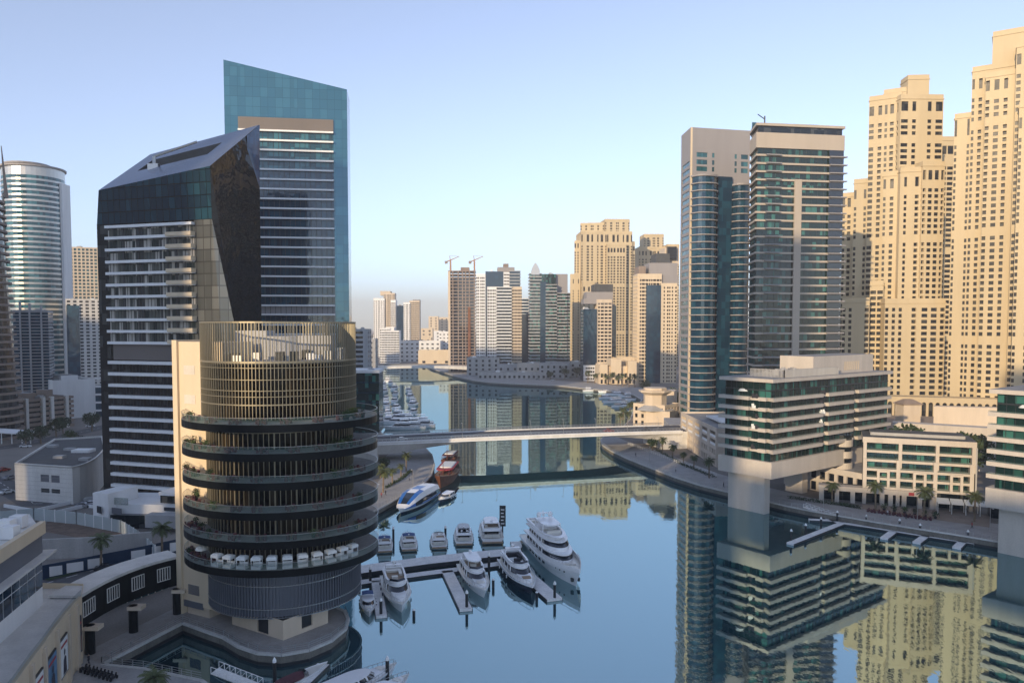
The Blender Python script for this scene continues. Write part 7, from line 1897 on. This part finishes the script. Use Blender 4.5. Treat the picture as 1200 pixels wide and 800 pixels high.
for lab, u, v, a, k in (('on the road left of the grey hall', 8, 578, 70, 0), ('behind another on the road left of the grey hall', 12, 561, 70, 2), ('third on the road left of the grey hall', 4, 552, 70, 3), ('parked near the pale podium', 108, 592, 10, 0), ('parked left of the pale podium', 98, 594, 12, 2), ('on the road before the navy hoarding', 124, 668, 18, 1), ('driving between the hoarding and the footbridge', 160, 662, 18, 2),
                        ('on the street by the brown apartments', 30, 524, 5, 0), ('on the street right of the brown apartments', 95, 514, 20, 1), ('parked by the white blank block', 106, 500, 20, 0), ('parked at the central quay below the green tower', 648, 446, 0, 0), ('parked at the central quay near the podium', 630, 445, 0, 2)):
    car(lab, P(u, v, GZ+0.04), R(a), k)
# scooters and planters at bottom left



# ---------------------------------------------------------------- dining terraces
TX_, TY_, TA_, TB_ = TE
def at_terrace(ang, rf):                 # rf 0 at the drum wall .. 1 at the balustrade
    c, s_ = math.cos(ang), math.sin(ang); r0 = 14.4
    a = Vector((CX+r0*c, CY+r0*s_)); b_ = Vector((TX_+(TA_-0.4)*c, TY_+(TB_-0.4)*s_)); return a.lerp(b_, rf)
def table_master():
    t = thing('dining_set', 'set', 'table', (0, 0, 0)); b = MB(); b.tube((0, 0, 0), (0, 0, 0.7), 0.06); b.tube((0, 0, 0.7), (0, 0, 0.75), 0.45, n=10); b.build('table', 'wood', t, local=True)
    for k in range(4):
        a = k*math.pi/2; x, y = 0.75*math.cos(a), 0.75*math.sin(a); c = MB(); c.box(x-0.22, x+0.22, y-0.22, y+0.22, 0.0, 0.45); c.box(x+0.16*math.cos(a)-0.2*abs(math.sin(a))-0.04, x+0.16*math.cos(a)+0.2*abs(math.sin(a))+0.04, y+0.16*math.sin(a)-0.2*abs(math.cos(a))-0.04, y+0.16*math.sin(a)+0.2*abs(math.cos(a))+0.04, 0.45, 0.9); c.build('chair', 'maroon', t, local=True)
    return t
def plant_master(m):
    t = thing('potted_plant', 'plant', 'plant', (0, 0, 0)); b = MB(); b.tube((0, 0, 0), (0, 0, 0.5), 0.25, 0.32, 8); b.build('pot', 'dark_metal', t, local=True); c = MB()
    for k in range(110):
        p = Vector((rp.gauss(0, 0.28), rp.gauss(0, 0.28), 0.5+abs(rp.gauss(0.45, 0.3)))); u1 = Vector((rp.gauss(0, 1), rp.gauss(0, 1), rp.gauss(0, 1))).normalized(); u2 = u1.orthogonal().normalized(); s_ = 0.16; c.poly([p-u1*s_, p+u2*s_*0.5, p+u1*s_, p-u2*s_*0.5])
    c.build('foliage', m, t, local=True); return t
def cabana_master():
    t = thing('white_cabana', 'cab', 'cabana', (0, 0, 0)); b = MB(); b.box(-0.75, 0.75, -0.6, 0.6, 0, 0.5); b.box(-0.75, 0.75, 0.45, 0.6, 0.5, 0.95); b.build('daybed', 'white_cloth', t, local=True)
    for x in (-0.72, 0.72):
        for y in (-0.57, 0.57): b = MB(); b.box(x-0.04, x+0.04, y-0.04, y+0.04, 0, 1.9); b.build('post', 'white_paint', t, local=True)
    b = MB(); b.loft([[(-0.8, -0.65, 1.45), (0.8, -0.65, 1.45), (0.8, 0.65, 1.5), (-0.8, 0.65, 1.5)], [(-0.8, -0.65, 1.85), (0.8, -0.65, 1.85), (0.8, 0.65, 1.95), (-0.8, 0.65, 1.95)], [(-0.5, -0.3, 2.1), (0.5, -0.3, 2.1), (0.5, 0.3, 2.15), (-0.5, 0.3, 2.15)]]); b.build('canopy', 'white_cloth', t, local=True); return t
ln = ['top', 'second', 'third', 'fourth', 'fifth', 'lowest']
tms = table_master(); pms = [plant_master('foliage'), plant_master('foliage_dark')]; cab = cabana_master(); F1 = [True, True, True, True]
def spot(src, fi, loc, rz, lab, grp):
    if F1[fi]: F1[fi] = False; place(src, loc, rz); src['label'] = lab; src['group'] = grp
    else: dup(src, loc, rz, lab, grp)
for li in range(6):
    z = LV[li]-0.12
    lab = 'small dark dining table and chairs on the %s terrace of the restaurant tower' % ln[li]
    for k in range(9 if li < 5 else 5):
        a = R(205+ (k*17 if li < 5 else k*7)+rp.uniform(-3, 3)); p = at_terrace(a, 0.62 if li < 5 else 0.5); spot(tms, 0, (p.x, p.y, z), rp.uniform(0, 1.5), lab, 'dining sets on the %s terrace' % ln[li])
    plab = 'leafy potted plant on the %s terrace of the restaurant tower' % ln[li]
    for k in range((10, 9, 5, 4, 5, 3)[li]):
        a = R(rp.choice((rp.uniform(195, 240), rp.uniform(320, 345), rp.uniform(200, 345)))); p = at_terrace(a, rp.choice((0.15, 0.85))); spot(pms[k % 2], 1+k % 2, (p.x, p.y, z), rp.uniform(0, 6), plab, 'potted plants on the %s terrace' % ln[li])
for k in range(11):
    a = R(243+k*8.8); p = at_terrace(a, 0.72); spot(cab, 3, (p.x, p.y, LV[5]-0.12), a+math.pi/2, 'white curtained cabana on the lowest restaurant tower terrace, number %s from the left' % ['one', 'two', 'three', 'four', 'five', 'six', 'seven', 'eight', 'nine', 'ten', 'eleven'][k], 'white cabanas on the lowest terrace')
p = at_terrace(R(226), 0.5); t = thing('round_parasol', 'round beige parasol on the lowest terrace left of the cabanas', 'parasol', (p.x, p.y, LV[5])); b = MB(); b.tube((p.x, p.y, LV[5]), (p.x, p.y, LV[5]+2.2), 0.04); b.build('pole', 'steel', t)
b = MB(); b.loft([[(p.x+1.0*math.cos(a*math.pi/6)*r_, p.y+1.0*math.sin(a*math.pi/6)*r_, LV[5]+h_) for a in range(12)] for r_, h_ in ((1, 1.7), (0.85, 2.1), (0.5, 2.4), (0.05, 2.5))]); b.build('canopy', 'gel_cream', t)
# string of scooters on the near quay
sc_t = thing('motor_scooter', 'dark scooter parked on the near quay under the mall corner', 'scooter', (0, 0, 0)); b = MB(); b.loft([[(-0.7, -0.12, 0.3), (-0.7, 0.12, 0.3), (-0.7, 0.12, 0.75), (-0.7, -0.12, 0.75)], [(-0.1, -0.15, 0.3), (-0.1, 0.15, 0.3), (-0.1, 0.15, 0.8), (-0.1, -0.15, 0.8)], [(0.1, -0.1, 0.25), (0.1, 0.1, 0.25), (0.1, 0.1, 0.35), (0.1, -0.1, 0.35)], [(0.5, -0.12, 0.3), (0.5, 0.12, 0.3), (0.55, 0.12, 1.0), (0.55, -0.12, 1.0)]]); b.build('body', 'car_dark', sc_t, local=True)
for x in (-0.55, 0.62): w_ = MB(); w_.tube((x, -0.06, 0.25), (x, 0.06, 0.25), 0.25, n=12); w_.build('wheel', 'rubber', sc_t, local=True)
b = MB(); b.tube((0.5, -0.3, 1.05), (0.5, 0.3, 1.05), 0.03); b.build('handlebar', 'steel', sc_t, local=True)
for i in range(9):
    p = P(98+i*4.4, 786+i*1.3, GZ)
    lab = 'dark scooter parked in the bottom left quay row, %s from the left' % (ordn+['eighth', 'ninth'])[i]
    if i == 0: place(sc_t, p, R(75)); sc_t['label'] = lab; sc_t['group'] = 'scooters parked on the near quay'
    else: dup(sc_t, p, R(75+rp.uniform(-8, 8)), lab, 'scooters parked on the near quay')

for k in range(10):
    p = P(1020+k*7.5, 599.5+k*1.05, GZ); dup(tms, (p.x, p.y, GZ), 0.4*k, 'cafe table with chairs on the warm paving before the terrace block', 'cafe tables before the terrace block')
for k in range(6):
    p = P(1036+k*12, 598+k*1.9, GZ); dup(pms[k % 2], (p.x, p.y, GZ), k, 'potted shrub along the shopfront of the terrace block', 'potted shrubs before the terrace block', 1.4)
